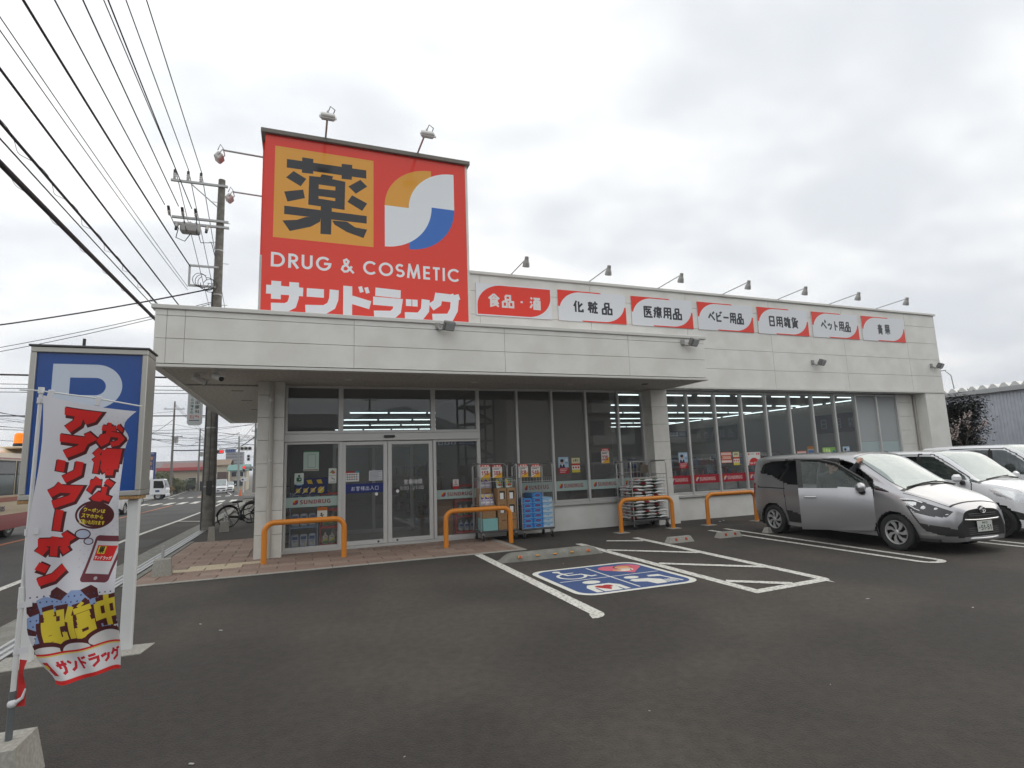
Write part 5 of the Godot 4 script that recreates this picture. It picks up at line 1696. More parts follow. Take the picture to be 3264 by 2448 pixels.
# ---------------------------------------------------------------- barriers, wheel stops, blocks
func make_forecourt() -> void:
	var said := ["orange pipe barrier in front of the left side window", "orange pipe barrier in front of the carton cage", "orange pipe barrier in front of the bag cage", "orange pipe barrier left of the silver car"]
	var spots := [[-0.57, 0.84], [2.85, 4.27], [7.0, 8.44], [9.49, 11.02]]
	for i in 4:
		var x0: float = spots[i][0]
		var w: float = spots[i][1] - x0
		var t := thing("pipe_barrier", said[i], "barrier", v3(x0 + w / 2, 0, -11.48), "orange pipe barriers")
		var m := MB.new()
		var p := [v3(-w / 2, 0.0, 0)]
		var r := 0.17
		for k in 9:
			var an := PI - k / 8.0 * PI / 2
			p.append(v3(-w / 2 + r + cos(an) * r, 0.74 - r + sin(an) * r, 0))
		for k in 9:
			var an := PI / 2 - k / 8.0 * PI / 2
			p.append(v3(w / 2 - r + cos(an) * r, 0.74 - r + sin(an) * r, 0))
		p.append(v3(w / 2, 0.0, 0))
		m.tube(p, 0.05, 16)
		part(t, "pipe", m, M.orange_pipe)
		if i >= 2:
			for x in [-w / 2, w / 2]:
				m = MB.new()
				m.box(v3(x, 0.003, 0.0), v3(0.30, 0.012, 0.26), Basis(), 0.003)
				part(t, "base_patch", m, M.concrete)
	# wheel stops with reflectors
	var refl := mat("reflector_red", L(0.38, 0.05, 0.02), 0.25)
	var reflo := mat("reflector_orange", L(0.55, 0.24, 0.03), 0.3)
	var first: Node3D
	var k := 0
	for q in [[7.14, -9.55, "concrete wheel stop beside the hatched zone"], [8.39, -9.57, "concrete wheel stop at the double line"], [9.72, -9.62, "concrete wheel stop behind the silver car's near rear wheel"], [10.95, -9.62, "concrete wheel stop behind the silver car's far rear wheel"]]:
		if k:
			copy(first, q[2], v3(q[0], 0, q[1]))
			continue
		var t := thing("wheel_stop", q[2], "wheel stop", v3(q[0], 0, q[1]), "short concrete wheel stops")
		var m := MB.new()
		# trapezoid block with sloping ends
		var lo := [v3(-0.30, 0, 0.085), v3(0.30, 0, 0.085), v3(0.30, 0, -0.085), v3(-0.30, 0, -0.085)]
		var hi := [v3(-0.25, 0.11, 0.045), v3(0.25, 0.11, 0.045), v3(0.25, 0.11, -0.05), v3(-0.25, 0.11, -0.05)]
		for i in 4:
			var j := (i + 1) % 4
			m.flat([lo[i], lo[j], hi[j], hi[i]], v3(0, 0.05, 0))
		m.flat(hi, Vector3.ZERO)
		m.flat(lo, v3(0, 1, 0))
		part(t, "block", m, M.concrete)
		for x in [-0.12, 0.12]:
			var rm := MB.new()
			rm.box(v3(x, 0.062, 0.066), v3(0.05, 0.05, 0.014), Basis(Vector3.RIGHT, -0.35))
			part(t, "reflector", rm, refl)
		first = t
		k += 1
	# long rounded kerb block of the accessible bay
	var t := thing("long_wheel_stop", "long rounded concrete kerb block across the accessible bay", "wheel stop", v3(4.24, 0, -9.36))
	var rows := []
	for i in 41:
		var u := -1.0 + i / 20.0
		var x := u * 0.99
		var e := clampf((0.99 - absf(x)) / 0.26, 0.0, 1.0)
		var h := 0.13 * sin(e * PI / 2)
		var wd := 0.15 + 0.03 * e
		var row := []
		for q in [[1.0, 0.0], [0.82, 0.55], [0.62, 0.88], [0.35, 1.0], [-0.35, 1.0], [-0.62, 0.88], [-0.82, 0.55], [-1.0, 0.0]]:
			row.append(v3(x, maxf(0.002, h * q[1]), q[0] * wd))
		rows.append(row)
	var m := MB.new()
	m.grid(rows)
	part(t, "block", m, M.old_concrete)
	for i in 5:
		var rm := MB.new()
		var big := i == 0 or i == 4
		rm.box(v3(-0.66 + i * 0.33, 0.075, 0.156), v3(0.07, 0.045 if big else 0.022, 0.014), Basis(Vector3.RIGHT, -0.5), 0.003)
		part(t, "reflector", rm, reflo)
		if big:
			rm = MB.new()
			rm.box(v3(-0.66 + i * 0.33, 0.077, 0.162), v3(0.045, 0.034, 0.008), Basis(Vector3.RIGHT, -0.5))
			part(t, "reflector_centre", rm, refl)
	# concrete foot blocks with steel stubs at the pavement edge
	for q in [[-2.13, -11.25, 0.30, 0.26, true, "squat concrete block with steel stub on the pavers beside the gutter"], [-2.03, -16.2, 0.17, 0.36, false, "narrow concrete block at the back edge of the pavers"], [-2.02, -18.75, 0.26, 0.30, true, "concrete block with steel stub beside the black bicycle"]]:
		var o := thing("concrete_block", q[5], "block", v3(q[0], 0.016 if q[1] > -16.1 else 0.0, q[1]), "loose concrete foot blocks", 0.12)
		var mm := MB.new()
		var a: float = q[2] / 2
		var hh: float = q[3]
		var lo := [v3(-a, 0, a), v3(a, 0, a), v3(a, 0, -a), v3(-a, 0, -a)]
		var hi := []
		for p in lo: hi.append(v3(p.x * 0.8, hh, p.z * 0.8))
		for i in 4: mm.flat([lo[i], lo[(i + 1) % 4], hi[(i + 1) % 4], hi[i]], v3(0, hh / 2, 0))
		mm.flat(hi, Vector3.ZERO); mm.flat(lo, v3(0, 1, 0))
		part(o, "block", mm, M.concrete)
		if q[4]:
			mm = MB.new()
			mm.rod(v3(0, hh - 0.05, 0), v3(0, hh + 0.22, 0), 0.022)
			part(o, "stub", mm, M.galvanised)
	# scraps on the asphalt
	var scr := mat("litter_pale", L(0.36, 0.35, 0.33), 0.8)
	for q in [[6.05, -4.75, 0.06], [6.6, -4.0, 0.05], [-0.55, -3.95, 0.045], [0.6, -3.5, 0.02], [-0.9, -3.55, 0.03], [10.2, -11.9, 0.16], [10.45, -12.05, 0.14], [-1.0, -7.4, 0.05], [-0.75, -7.0, 0.06], [4.1, -8.6, 0.035], [2.2, -3.4, 0.02], [3.6, -3.2, 0.02]]:
		var s := MB.new()
		s.box(v3(0, 0.004, 0), v3(q[2] * 0.7, 0.006, q[2] * 0.3), Basis(Vector3.UP, q[0]), 0.002)
		var o := part(self, "litter_scrap", s, scr)
		o.position = v3(q[0], 0.001, q[1])
		tag(o, "small pale scrap lying on the asphalt", "litter", "scraps on the asphalt")

# ---------------------------------------------------------------- roll cages and their load
func roll_cage(label: String, at: Vector3, w: float, d: float, h: float, turn := 0.0) -> Node3D:
	var t := thing("roll_cage", label, "roll cage", at, "steel roll cages", turn)
	var m := MB.new()
	m.box(v3(0, 0.20, 0), v3(w, 0.04, d), Basis(), 0.006)
	part(t, "deck", m, M.dark_steel)
	var r := 0.014
	for q in [[-1, 0], [1, 0]]:
		# side hoops
		var x: float = q[0] * (w / 2)
		m = MB.new()
		var p := [v3(x, 0.2, d / 2 - 0.02), v3(x, h - 0.07, d / 2 - 0.02), v3(x, h - 0.015, d / 2 - 0.05), v3(x, h, d / 2 - 0.10), v3(x, h, -d / 2 + 0.10), v3(x, h - 0.015, -d / 2 + 0.05), v3(x, h - 0.07, -d / 2 + 0.02), v3(x, 0.2, -d / 2 + 0.02)]
		m.tube(p, r, 8)
		for y in [0.75, h - 0.33]: m.tube([v3(x, y, d / 2 - 0.02), v3(x, y, -d / 2 + 0.02)], 0.009, 6)
		for i in 4: m.tube([v3(x, 0.2, d / 2 - 0.02 - (i + 1) * (d - 0.04) / 5), v3(x, h - 0.33, d / 2 - 0.02 - (i + 1) * (d - 0.04) / 5)], 0.004, 5)
		part(t, "side_frame", m, M.steel)
	m = MB.new()
	var zb := -d / 2 + 0.02
	m.tube([v3(-w / 2 + 0.02, 0.24, zb), v3(-w / 2 + 0.02, h - 0.08, zb), v3(-w / 2 + 0.09, h - 0.01, zb), v3(w / 2 - 0.09, h - 0.01, zb), v3(w / 2 - 0.02, h - 0.08, zb), v3(w / 2 - 0.02, 0.24, zb)], 0.010, 8)
	for i in 9: m.tube([v3(-w / 2 + (i + 1) * w / 10, 0.24, zb), v3(-w / 2 + (i + 1) * w / 10, h - 0.02, zb)], 0.004, 5)
	for y in [0.6, 1.0, 1.35]: m.tube([v3(-w / 2, y, zb), v3(w / 2, y, zb)], 0.006, 6)
	part(t, "back_mesh", m, M.steel)
	m = MB.new()
	m.tube([v3(-w / 2, h - 0.40, d / 2 - 0.02), v3(w / 2, h - 0.40, d / 2 - 0.02)], 0.007, 6)
	part(t, "front_bar", m, M.steel)
	for q in [[-1, 1], [1, 1], [-1, -1], [1, -1]]:
		var c := thing_part(t, "caster")
		c.position = v3(q[0] * (w / 2 - 0.05), 0, q[1] * (d / 2 - 0.06))
		m = MB.new()
		m.lathe([v2(0, -0.02), v2(0.05, -0.02), v2(0.065, -0.012), v2(0.065, 0.012), v2(0.05, 0.02), v2(0, 0.02)], 18, Transform3D(Basis(Vector3.FORWARD, PI / 2) * Basis(Vector3.UP, 0), v3(0, 0.065, 0)))
		part(c, "wheel", m, M.black_rubber)
		m = MB.new()
		m.span(v3(-0.03, 0.06, -0.018), v3(-0.024, 0.18, 0.018)); m.span(v3(0.024, 0.06, -0.018), v3(0.03, 0.18, 0.018)); m.span(v3(-0.03, 0.14, -0.03), v3(0.03, 0.179, 0.03))
		part(c, "fork", m, M.steel)
	return t

func carton(label: String, at: Vector3, s: Vector3, m: Material, group: String, called := "carton", turn := 0.0, dressed := true) -> Node3D:
	var t := thing(called, label, "carton", at, group, turn)
	var b := MB.new()
	b.box(v3(0, s.y / 2, 0), s, Basis(), 0.005)
	part(t, "carton_body", b, m)
	if dressed:
		b = MB.new()
		b.span(v3(-s.x * 0.1, s.y * 0.62, s.z / 2), v3(s.x * 0.35, s.y * 0.72, s.z / 2 + 0.002))
		part(t, "label_strip", b, mat("carton_ink", L(0.18, 0.09, 0.05), 0.8))
		b = MB.new()
		b.span(v3(-s.x / 2, s.y, -0.02), v3(s.x / 2, s.y + 0.0015, 0.02))
		part(t, "tape", b, mat("tape", L(0.42, 0.30, 0.18), 0.4))
	return t

func pouch(label: String, at: Vector3, w: float, h: float, m: Material, group: String, turn := 0.0, lean := -0.15) -> void:
	# a filled stand-up pouch, pinched at the top
	var t := thing("product_pouch", label, "pouch", at, group, turn)
	var b := MB.new()
	for s in [1.0, -1.0]:
		var rows := []
		var uvs := []
		for i in 9:
			var v := i / 8.0
			var row := []
			var ur := []
			for j in 9:
				var u := j / 8.0
				var th := 0.045 * sin(PI * clampf(u, 0.02, 0.98)) * (1.0 - v * v) * (1.0 + 0.25 * sin(u * 9.0 + v * 6.0)) + 0.001
				row.append(v3((u - 0.5) * w * (1.0 - 0.12 * v), v * h, s * th + v * h * lean))
				ur.append(v2(u, 1.0 - v))
			rows.append(row); uvs.append(ur)
		b.grid(rows, s > 0, uvs)
	part(t, "film", b, m)

func make_cages() -> void:
	var c1 := v3(4.16, 0.017, -12.14)
	roll_cage("left roll cage holding cartons and pouches beside the door", c1, 0.86, 0.62, 1.68)
	var c2 := v3(5.08, 0.001, -12.12)
	roll_cage("middle roll cage stacked with blue tissue packs", c2, 0.78, 0.62, 1.66)
	var c3 := v3(8.05, 0.001, -12.10)
	roll_cage("right roll cage piled with white bags by the tile pillar", c3, 1.02, 0.72, 1.62)
	# load of the first cage
	var y0 := 0.238
	var cb := mat("carton_brown", L(0.36, 0.215, 0.105), 0.85)
	grained(cb, noise_tex(0.04, Color(0.86, 0.86, 0.86), Color(1, 1, 1), 256, 4, 91), 0.5)
	var teal := mat("carton_teal", L(0.22, 0.47, 0.47), 0.7)
	var gc := "brown cartons in the left roll cage"
	carton("turquoise carton at the bottom of the left roll cage", v3(3.94, y0, -12.02), v3(0.34, 0.26, 0.36), teal, "", "carton", 0.0, false)
	carton("brown carton on the turquoise carton", v3(3.93, y0 + 0.262, -12.05), v3(0.32, 0.28, 0.32), cb, gc)
	carton("brown carton under the top pouches at the left of the cage", v3(3.92, y0 + 0.545, -12.20), v3(0.30, 0.36, 0.2), cb, gc)
	var hh := [0.0, 0.30, 0.60]
	for i in 2:
		var x := 4.235 + i * 0.225
		for j in 3:
			var lab: String = "brown carton, %s of the %s stack in the left cage" % [["bottom", "middle", "top"][j], ["inner", "outer"][i]]
			var t := carton(lab, v3(x, y0 + hh[j], -12.03), v3(0.21, 0.298, 0.34), cb, gc)
			if j > 0:
				var o := MB.new()
				o.span(v3(-0.06, 0.06, 0.1695), v3(0.06, 0.24, 0.172))
				part(t, "cut_window", o, M.black_plastic)
				o = MB.new()
				o.span(v3(-0.052, 0.065, 0.1725), v3(0.03, 0.20, 0.177))
				part(t, "pack_inside", o, M.white_plastic)
	var c := Canvas.new(96, 128, 1.0, Color(0.62, 0.60, 0.66))
	c.oval(v2(0.5, 0.45), 0.34, 0.28, Color(0.36, 0.20, 0.52)); c.poly([v2(0.1, 0.2), v2(0.5, 0.05), v2(0.9, 0.3), v2(0.6, 0.5)], Color(0.75, 0.66, 0.28)); c.rect(0.2, 0.9, 0.6, 0.2, Color(0.80, 0.79, 0.80)); c.stroke([v2(0.2, 0.7), v2(0.8, 0.62)], 0.08, Color(0.8, 0.8, 0.82))
	var pp := printed("pouch_purple", c.texture(), 0.25)
	c = Canvas.new(96, 128, 1.0, Color(0.55, 0.60, 0.55))
	c.oval(v2(0.4, 0.4), 0.3, 0.3, Color(0.72, 0.62, 0.16)); c.rect(0.35, 0.75, 0.4, 0.25, Color(0.70, 0.22, 0.10)); c.poly([v2(0.5, 0.1), v2(0.95, 0.3), v2(0.7, 0.7)], Color(0.15, 0.38, 0.26)); c.rect(0.1, 1.1, 0.8, 0.12, Color(0.82, 0.82, 0.80))
	var pg := printed("pouch_green", c.texture(), 0.25)
	for i in 3:
		pouch("%s purple and silver pouch above the brown carton in the left cage" % ["left", "middle", "right"][i], v3(3.82 + i * 0.10, y0 + 0.545, -11.98 + (i % 2) * 0.03), 0.16, 0.24, pp, "purple pouches in the left cage", -0.2 + i * 0.2)
	for i in 2:
		pouch("%s purple pouch at the very top of the left cage" % ["left", "right"][i], v3(3.88 + i * 0.12, y0 + 0.908, -12.16), 0.19, 0.25, pp, "purple pouches at the top of the left cage", 0.1 - i * 0.3)
	for i in 2:
		for j in 2:
			pouch("yellow and green pouch on top of the %s carton stack" % ["inner", "outer"][i], v3(4.20 + i * 0.225 + j * 0.07, y0 + 0.902, -11.98 - j * 0.08), 0.13, 0.21, pg, "yellow pouches on the %s carton stack" % ["inner", "outer"][i], 0.2 - j * 0.4)
	# price cards hung on the cages
	var cards := [[3.86, 1.53, -11.86, 1, "price card at the left end of the left cage"], [4.14, 1.52, -11.86, 2, "price card in the middle of the left cage"], [4.76, 1.51, -11.84, 3, "price card reading 88 between the two left cages"], [5.06, 1.50, -11.835, 4, "price card reading 548 on the middle cage"]]
	for q in cards:
		var t := thing("price_card", q[4], "price card", v3(q[0], q[1] - 0.15, q[2]), "price cards", 0.04)
		part(t, "card", sheet(v3(-0.115, 0, 0), v3(0.23, 0, 0), v3(0, 0.29, 0), 0.002), M["price_card%d" % q[3]])
		var s := MB.new()
		s.rod(v3(0, 0.28, -0.004), v3(0, 0.34, -0.03), 0.002, -1, 5)
		part(t, "string", s, M.cable)
	var hb := MB.new()
	# tissue packs
	c = Canvas.new(160, 72, 1.0, Color(0.16, 0.42, 0.72))
	c.oval(v2(0.5, 0.22), 0.42, 0.2, Color(0.30, 0.58, 0.80)); c.oval(v2(0.5, 0.23), 0.3, 0.13, Color(0.30, 0.22, 0.45)); c.rect(0.3, 0.2, 0.4, 0.05, Color(0.62, 0.4, 0.5)); c.rect(0, 0.40, 1, 0.05, Color(0.5, 0.68, 0.82))
	var tb := printed("tissue_blue", c.texture(), 0.3)
	c = Canvas.new(160, 72, 1.0, Color(0.50, 0.66, 0.80))
	c.poly([v2(0, 0.45), v2(0, 0.25), v2(0.5, 0.32), v2(1, 0.1), v2(1, 0.45)], Color(0.72, 0.78, 0.82)); c.stroke([v2(0.1, 0.2), v2(0.5, 0.15), v2(0.9, 0.22)], 0.02, Color(0.75, 0.8, 0.7)); c.oval(v2(0.55, 0.28), 0.06, 0.04, Color(0.2, 0.4, 0.65))
	var tw := printed("tissue_white", c.texture(), 0.3)
	var bm := MB.new()
	bm.box(v3(0, 0.055, 0), v3(0.243, 0.108, 0.5), Basis(), 0.008)
	var side := mat("tissue_side", L(0.10, 0.22, 0.42), 0.35)
	var fm := MB.new()
	fm.quad(v3(-0.118, 0.003, 0.2508), v3(0.118, 0.003, 0.2508), v3(0.118, 0.106, 0.2508), v3(-0.118, 0.106, 0.2508))
	var bmesh := bm.mesh()
	var fmesh := fm.mesh()
	for col in 3:
		for row in (7 if col == 1 else 6):
			var t := thing("tissue_pack", "%s %s tissue pack in the %s column of the middle cage" % [["lowest", "second lowest", "third lowest", "fourth lowest", "fifth lowest", "sixth lowest", "topmost"][row], "pale sky coloured" if col == 2 else "blue", ["left", "centre", "right"][col]], "tissue pack", v3(4.835 + col * 0.247, 0.2215 + row * 0.111, -12.10 + rng.randf_range(-0.006, 0.006)), "tissue packs, %s column" % ["left", "centre", "right"][col])
			piece(t, "pack_body", bmesh, side if col < 2 else mat("tissue_side_pale", L(0.35, 0.5, 0.62), 0.35), Vector3.ZERO)
			piece(t, "printed_front", fmesh, tb if col < 2 else tw, Vector3.ZERO)
	# bags in the third cage: flat sacks in courses of three
	c = Canvas.new(192, 128, 1.5, Color(0.84, 0.85, 0.85))
	c.oval(v2(0.3, 0.35), 0.22, 0.2, Color(0.62, 0.16, 0.10)); c.oval(v2(0.45, 0.55), 0.14, 0.1, Color(0.70, 0.42, 0.14)); c.poly([v2(0.1, 0.7), v2(0.5, 0.62), v2(0.6, 0.9), v2(0.1, 0.95)], Color(0.18, 0.30, 0.14)); c.poly([v2(0.9, 0), v2(1.5, 0), v2(1.5, 0.25), v2(1.0, 0.2)], Color(0.55, 0.10, 0.12)); c.rect(0.75, 0.4, 0.6, 0.1, Color(0.2, 0.2, 0.22)); c.rect(0.75, 0.58, 0.45, 0.06, Color(0.35, 0.35, 0.36))
	var bagm := printed("bag_print", c.texture(), 0.28)
	var meshes := []
	for k in 5: meshes.append(sack(k))
	var y := 0.222
	for row in 13:
		for col in 3:
			var up := row >= 11
			if up and col == 0: continue
			var t := piece(self, numbered("soil_bag"), meshes[(row * 3 + col * 2) % 5], bagm, v3(7.73 + col * 0.315 + rng.randf_range(-0.02, 0.02), y, -12.09 + rng.randf_range(-0.05, 0.045)), Basis(Vector3.UP, rng.randf_range(-0.16, 0.16) + (PI if (row + col) % 3 == 0 else 0.0)))
			tag(t, "white printed bag heaped on top of the right roll cage's load" if up else "white printed bag in the %s course above the deck of the right cage, %s column" % [["first", "second", "third", "fourth", "fifth", "sixth", "seventh", "eighth", "ninth", "tenth", "eleventh"][mini(row, 10)], ["left", "middle", "right"][col]], "bag", "bags heaped on top in the right cage" if up else "bags stacked in the right roll cage")
		y += 0.074
	# notice hung inside the third cage
	var t := thing("cage_notice", "plain brown card hung in the right roll cage", "card", v3(8.36, 1.32, -12.42))
	var m := MB.new()
	m.span(v3(-0.10, 0, -0.002), v3(0.12, 0.2, 0.002))
	part(t, "card", m, mat("card_brown", L(0.12, 0.10, 0.07), 0.8))

func sack(k: int) -> ArrayMesh:
	# a filled flat bag, wrinkled at the sealed ends, lying with its length along z
	var r := RandomNumberGenerator.new()
	r.seed = 40 + k
	var p := [r.randf() * 6, r.randf() * 6, r.randf() * 6]
	var b := MB.new()
	for s in [1.0, -1.0]:
		var rows := []
		var uvs := []
		for i in 13:
			var u := i / 12.0
			var row := []
			var ur := []
			for j in 9:
				var v := j / 8.0
				var e := pow(maxf(0.0, sin(PI * u)), 0.22) * pow(maxf(0.0, sin(PI * v)), 0.16)
				var h := 0.036 * e + 0.005 * e * sin(u * 11 + p[0]) * cos(v * 9 + p[1])
				row.append(v3((v - 0.5) * 0.33 + 0.008 * sin(u * 14 + p[2]), 0.038 + s * h + 0.006 * sin(v * 5 + p[1]), (u - 0.5) * 0.62))
				ur.append(v2(v, u))
			rows.append(row); uvs.append(ur)
		b.grid(rows, s < 0, uvs)
	return b.mesh()

# ---------------------------------------------------------------- vehicles
# A body is lofted through cross sections: [z, eight points (half width, height) from sill over belt and roof rail to the centre line].
func pchip(xs: Array, ys: Array, x: float) -> float:
	var n := xs.size()
	if x <= xs[0]: return ys[0]
	if x >= xs[n - 1]: return ys[n - 1]
	var i := 0
	while xs[i + 1] < x: i += 1
	var h: float = xs[i + 1] - xs[i]
	var d: float = (ys[i + 1] - ys[i]) / h
	var m0 := d
	var m1 := d
	if i > 0:
		var dp: float = (ys[i] - ys[i - 1]) / (xs[i] - xs[i - 1])
		m0 = 0.0 if dp * d <= 0 else 2.0 * dp * d / (dp + d)
	if i < n - 2:
		var dn: float = (ys[i + 2] - ys[i + 1]) / (xs[i + 2] - xs[i + 1])
		m1 = 0.0 if dn * d <= 0 else 2.0 * dn * d / (dn + d)
	var t: float = (x - xs[i]) / h
	var t2 := t * t
	var t3 := t2 * t
	return (2 * t3 - 3 * t2 + 1) * ys[i] + (t3 - 2 * t2 + t) * h * m0 + (-2 * t3 + 3 * t2) * ys[i + 1] + (t3 - t2) * h * m1

func body_points(st: Array, dz: float, sub: int) -> Array:
	# rows along z, points along s; returns [zs, rows]
	var zk := []
	var cols := []
	for c in 16: cols.append([])
	for q in st:
		zk.append(q[0])
		for p in 8:
			cols[p * 2].append(q[1][p][0]); cols[p * 2 + 1].append(q[1][p][1])
	# finer steps over the rounded nose
	var zs := []
	var zc: float = zk[0]
	while zc < zk[-1] - 0.002:
		zs.append(zc)
		zc += dz if zc < zk[-1] - 0.36 else (dz * 0.45 if zc < zk[-1] - 0.10 else dz * 0.22)
	zs.append(zk[-1])
	var rows := []
	for z in zs:
		var cp := []
		for p in 8: cp.append(v2(pchip(zk, cols[p * 2], z), pchip(zk, cols[p * 2 + 1], z)))
		var row := []
		for p in 7:
			var a: Vector2 = cp[maxi(p - 1, 0)]
			var d: Vector2 = cp[mini(p + 2, 7)] if p < 6 else v2(-cp[6].x, cp[6].y)
			for k in sub:
				var t := float(k) / sub
				var q: Vector2 = cp[p].cubic_interpolate(cp[p + 1], a, d, t)
				row.append(v3(maxf(q.x, 0.0), q.y, z))
		row.append(v3(0, cp[7].y, z))
		rows.append(row)
	return rows

func build_body(t: Node3D, st: Array, sort: Callable, mats: Dictionary, sub := 12, dz := 0.016, nose := true) -> Dictionary:
	# sort(z, y, x, s, side) names the part that each small face belongs to; "" leaves a hole
	var rows := body_points(st, dz, sub)
	var R := rows.size()
	var K: int = rows[0].size()
	var nn := []
	for i in R:
		var l := []
		for k in K:
			var du: Vector3 = rows[mini(i + 1, R - 1)][k] - rows[maxi(i - 1, 0)][k]
			var dv: Vector3 = (rows[i][k + 1] if k < K - 1 else v3(-rows[i][k - 1].x, rows[i][k - 1].y, rows[i][k - 1].z)) - rows[i][maxi(k - 1, 0)]
			l.append(dv.cross(du).normalized())
		nn.append(l)
	var bag := {}
	for side in [1.0, -1.0]:
		var f := v3(side, 1, 1)
		for i in R - 1:
			for k in K - 1:
				var c: Vector3 = (rows[i][k] + rows[i + 1][k + 1]) * 0.5
				var key: String = sort.call(c.z, c.y, c.x, float(k) / sub, side)
				if key == "": continue
				if not bag.has(key): bag[key] = MB.new()
				var b: MB = bag[key]
				var p := [rows[i][k] * f, rows[i][k + 1] * f, rows[i + 1][k + 1] * f, rows[i + 1][k] * f]
				var q := [nn[i][k] * f, nn[i][k + 1] * f, nn[i + 1][k + 1] * f, nn[i + 1][k] * f]
				if side < 0: p.reverse(); q.reverse()
				b.tri(p[0], p[1], p[2], q[0], q[1], q[2])
				b.tri(p[0], p[2], p[3], q[0], q[2], q[3])
	# flat closing faces at nose and tail
	for e in [[R - 1, 1.0], [0, -1.0]]:
		var row: Array = rows[e[0]]
		for side in [1.0, -1.0]:
			for k in K - 1:
				var key: String = sort.call(row[k].z, row[k].y, row[k].x * 0.5, float(k) / sub, side)
				if key == "": continue
				if not bag.has(key): bag[key] = MB.new()
				var a: Vector3 = row[k] * v3(side, 1, 1)
				var d: Vector3 = row[k + 1] * v3(side, 1, 1)
				bag[key].flat([a, d, v3(0, d.y, d.z), v3(0, a.y, a.z)], v3(0, row[k].y, row[k].z - e[1]))
	return bag

func inside(poly: PackedVector2Array, z: float, y: float) -> bool:
	return Geometry2D.is_point_in_polygon(v2(z, y), poly)

func pv(s: String) -> PackedVector2Array:
	return PackedVector2Array(poly_of(s))

func near_path(poly: PackedVector2Array, z: float, y: float, d: float, closed := true) -> bool:
	var p := v2(z, y)
	for i in poly.size() - (0 if closed else 1):
		if Geometry2D.get_closest_point_to_segment(p, poly[i], poly[(i + 1) % poly.size()]).distance_to(p) < d: return true
	return false

func wheel(parent: Node3D, at: Vector3, r: float, w: float, out: float, spokes: int, rim_m: Material, swirl := 0.35) -> void:
	# axis along x, outer face towards out (+1 or -1)
	var g := thing_part(parent, "wheel")
	g.position = at
	var ax := Basis(Vector3.FORWARD, PI / 2 * out)   # local y -> outwards
	var rr := r * 0.66
	var m := MB.new()
	m.lathe([v2(rr, -w / 2), v2(r * 0.93, -w / 2), v2(r, -w * 0.36), v2(r, w * 0.36), v2(r * 0.95, w / 2), v2(r * 0.80, w / 2 + 0.004), v2(rr, w / 2 - 0.012)], 40, Transform3D(ax, Vector3.ZERO))
	part(g, "tyre", m, M.black_rubber)
	m = MB.new()
	m.lathe([v2(rr, w * 0.12), v2(0, w * 0.12)], 32, Transform3D(ax, Vector3.ZERO))
	part(g, "hub_back", m, M.black_plastic)
	m = MB.new()
	m.lathe([v2(rr * 0.90, w * 0.38), v2(rr, w / 2 - 0.01), v2(rr * 0.99, w / 2 + 0.004), v2(rr * 0.93, w / 2), v2(rr * 0.88, w * 0.38)], 40, Transform3D(ax, Vector3.ZERO))
	m.lathe([v2(rr * 0.24, w * 0.3), v2(rr * 0.22, w / 2 - 0.006), v2(rr * 0.12, w / 2 + 0.004), v2(0, w / 2 + 0.006)], 24, Transform3D(ax, Vector3.ZERO))
	for k in spokes:
		var a0 := TAU * k / spokes
		var pts := []
		for e in [[0.16, -0.10, 0.0], [0.55, -0.16, swirl * 0.4], [0.93, -0.22, swirl], [0.93, 0.24, swirl], [0.55, 0.12, swirl * 0.4], [0.16, 0.10, 0.0]]:
			var an: float = a0 + e[1] / maxf(e[0], 0.35) * 0.9 + e[2]
			pts.append(v2(cos(an), sin(an)) * rr * e[0])
		m.prism(PackedVector2Array(pts), w * 0.10, Transform3D(ax * Basis(Vector3.RIGHT, -PI / 2), ax * v3(0, w / 2 - 0.008, 0)))
	part(g, "rim", m, rim_m)

func paint(key: String, c: Color, metal := 0.0, rough := 0.35) -> StandardMaterial3D:
	var m := mat(key, c, rough, metal)
	m.clearcoat_enabled = true
	m.clearcoat = 1.0
	m.clearcoat_roughness = 0.03
	return m

func seat(parent: Node3D, at: Vector3, m: Material) -> void:
	var b := MB.new()
	b.box(at + v3(0, 0.10, 0.05), v3(0.48, 0.20, 0.50), Basis(), 0.06)
	b.box(at + v3(0, 0.42, -0.22), v3(0.46, 0.60, 0.16), Basis(Vector3.RIGHT, -0.22), 0.06)
	b.box(at + v3(0, 0.80, -0.30), v3(0.26, 0.18, 0.10), Basis(Vector3.RIGHT, -0.22), 0.04)
	part(parent, "seat", b, m)

func make_cars() -> void:
	silver_minivan()
	white_kei()
	third_van()

func lamp_materials() -> void:
	var g := mat("headlight_cover", Color(0.85, 0.88, 0.9, 0.10), 0.0)
	g.transparency = BaseMaterial3D.TRANSPARENCY_ALPHA
	mat("chrome", L(0.75), 0.08, 1.0)
	mat("lamp_bowl", L(0.55, 0.56, 0.57), 0.15, 0.9)
	mat("seam", L(0.02), 0.7)
	mat("headlight_dark", L(0.05, 0.05, 0.055), 0.06)
	mat("seat_cloth", L(0.05, 0.05, 0.05), 0.9)
	mat("tail_red", L(0.20, 0.01, 0.012), 0.12)

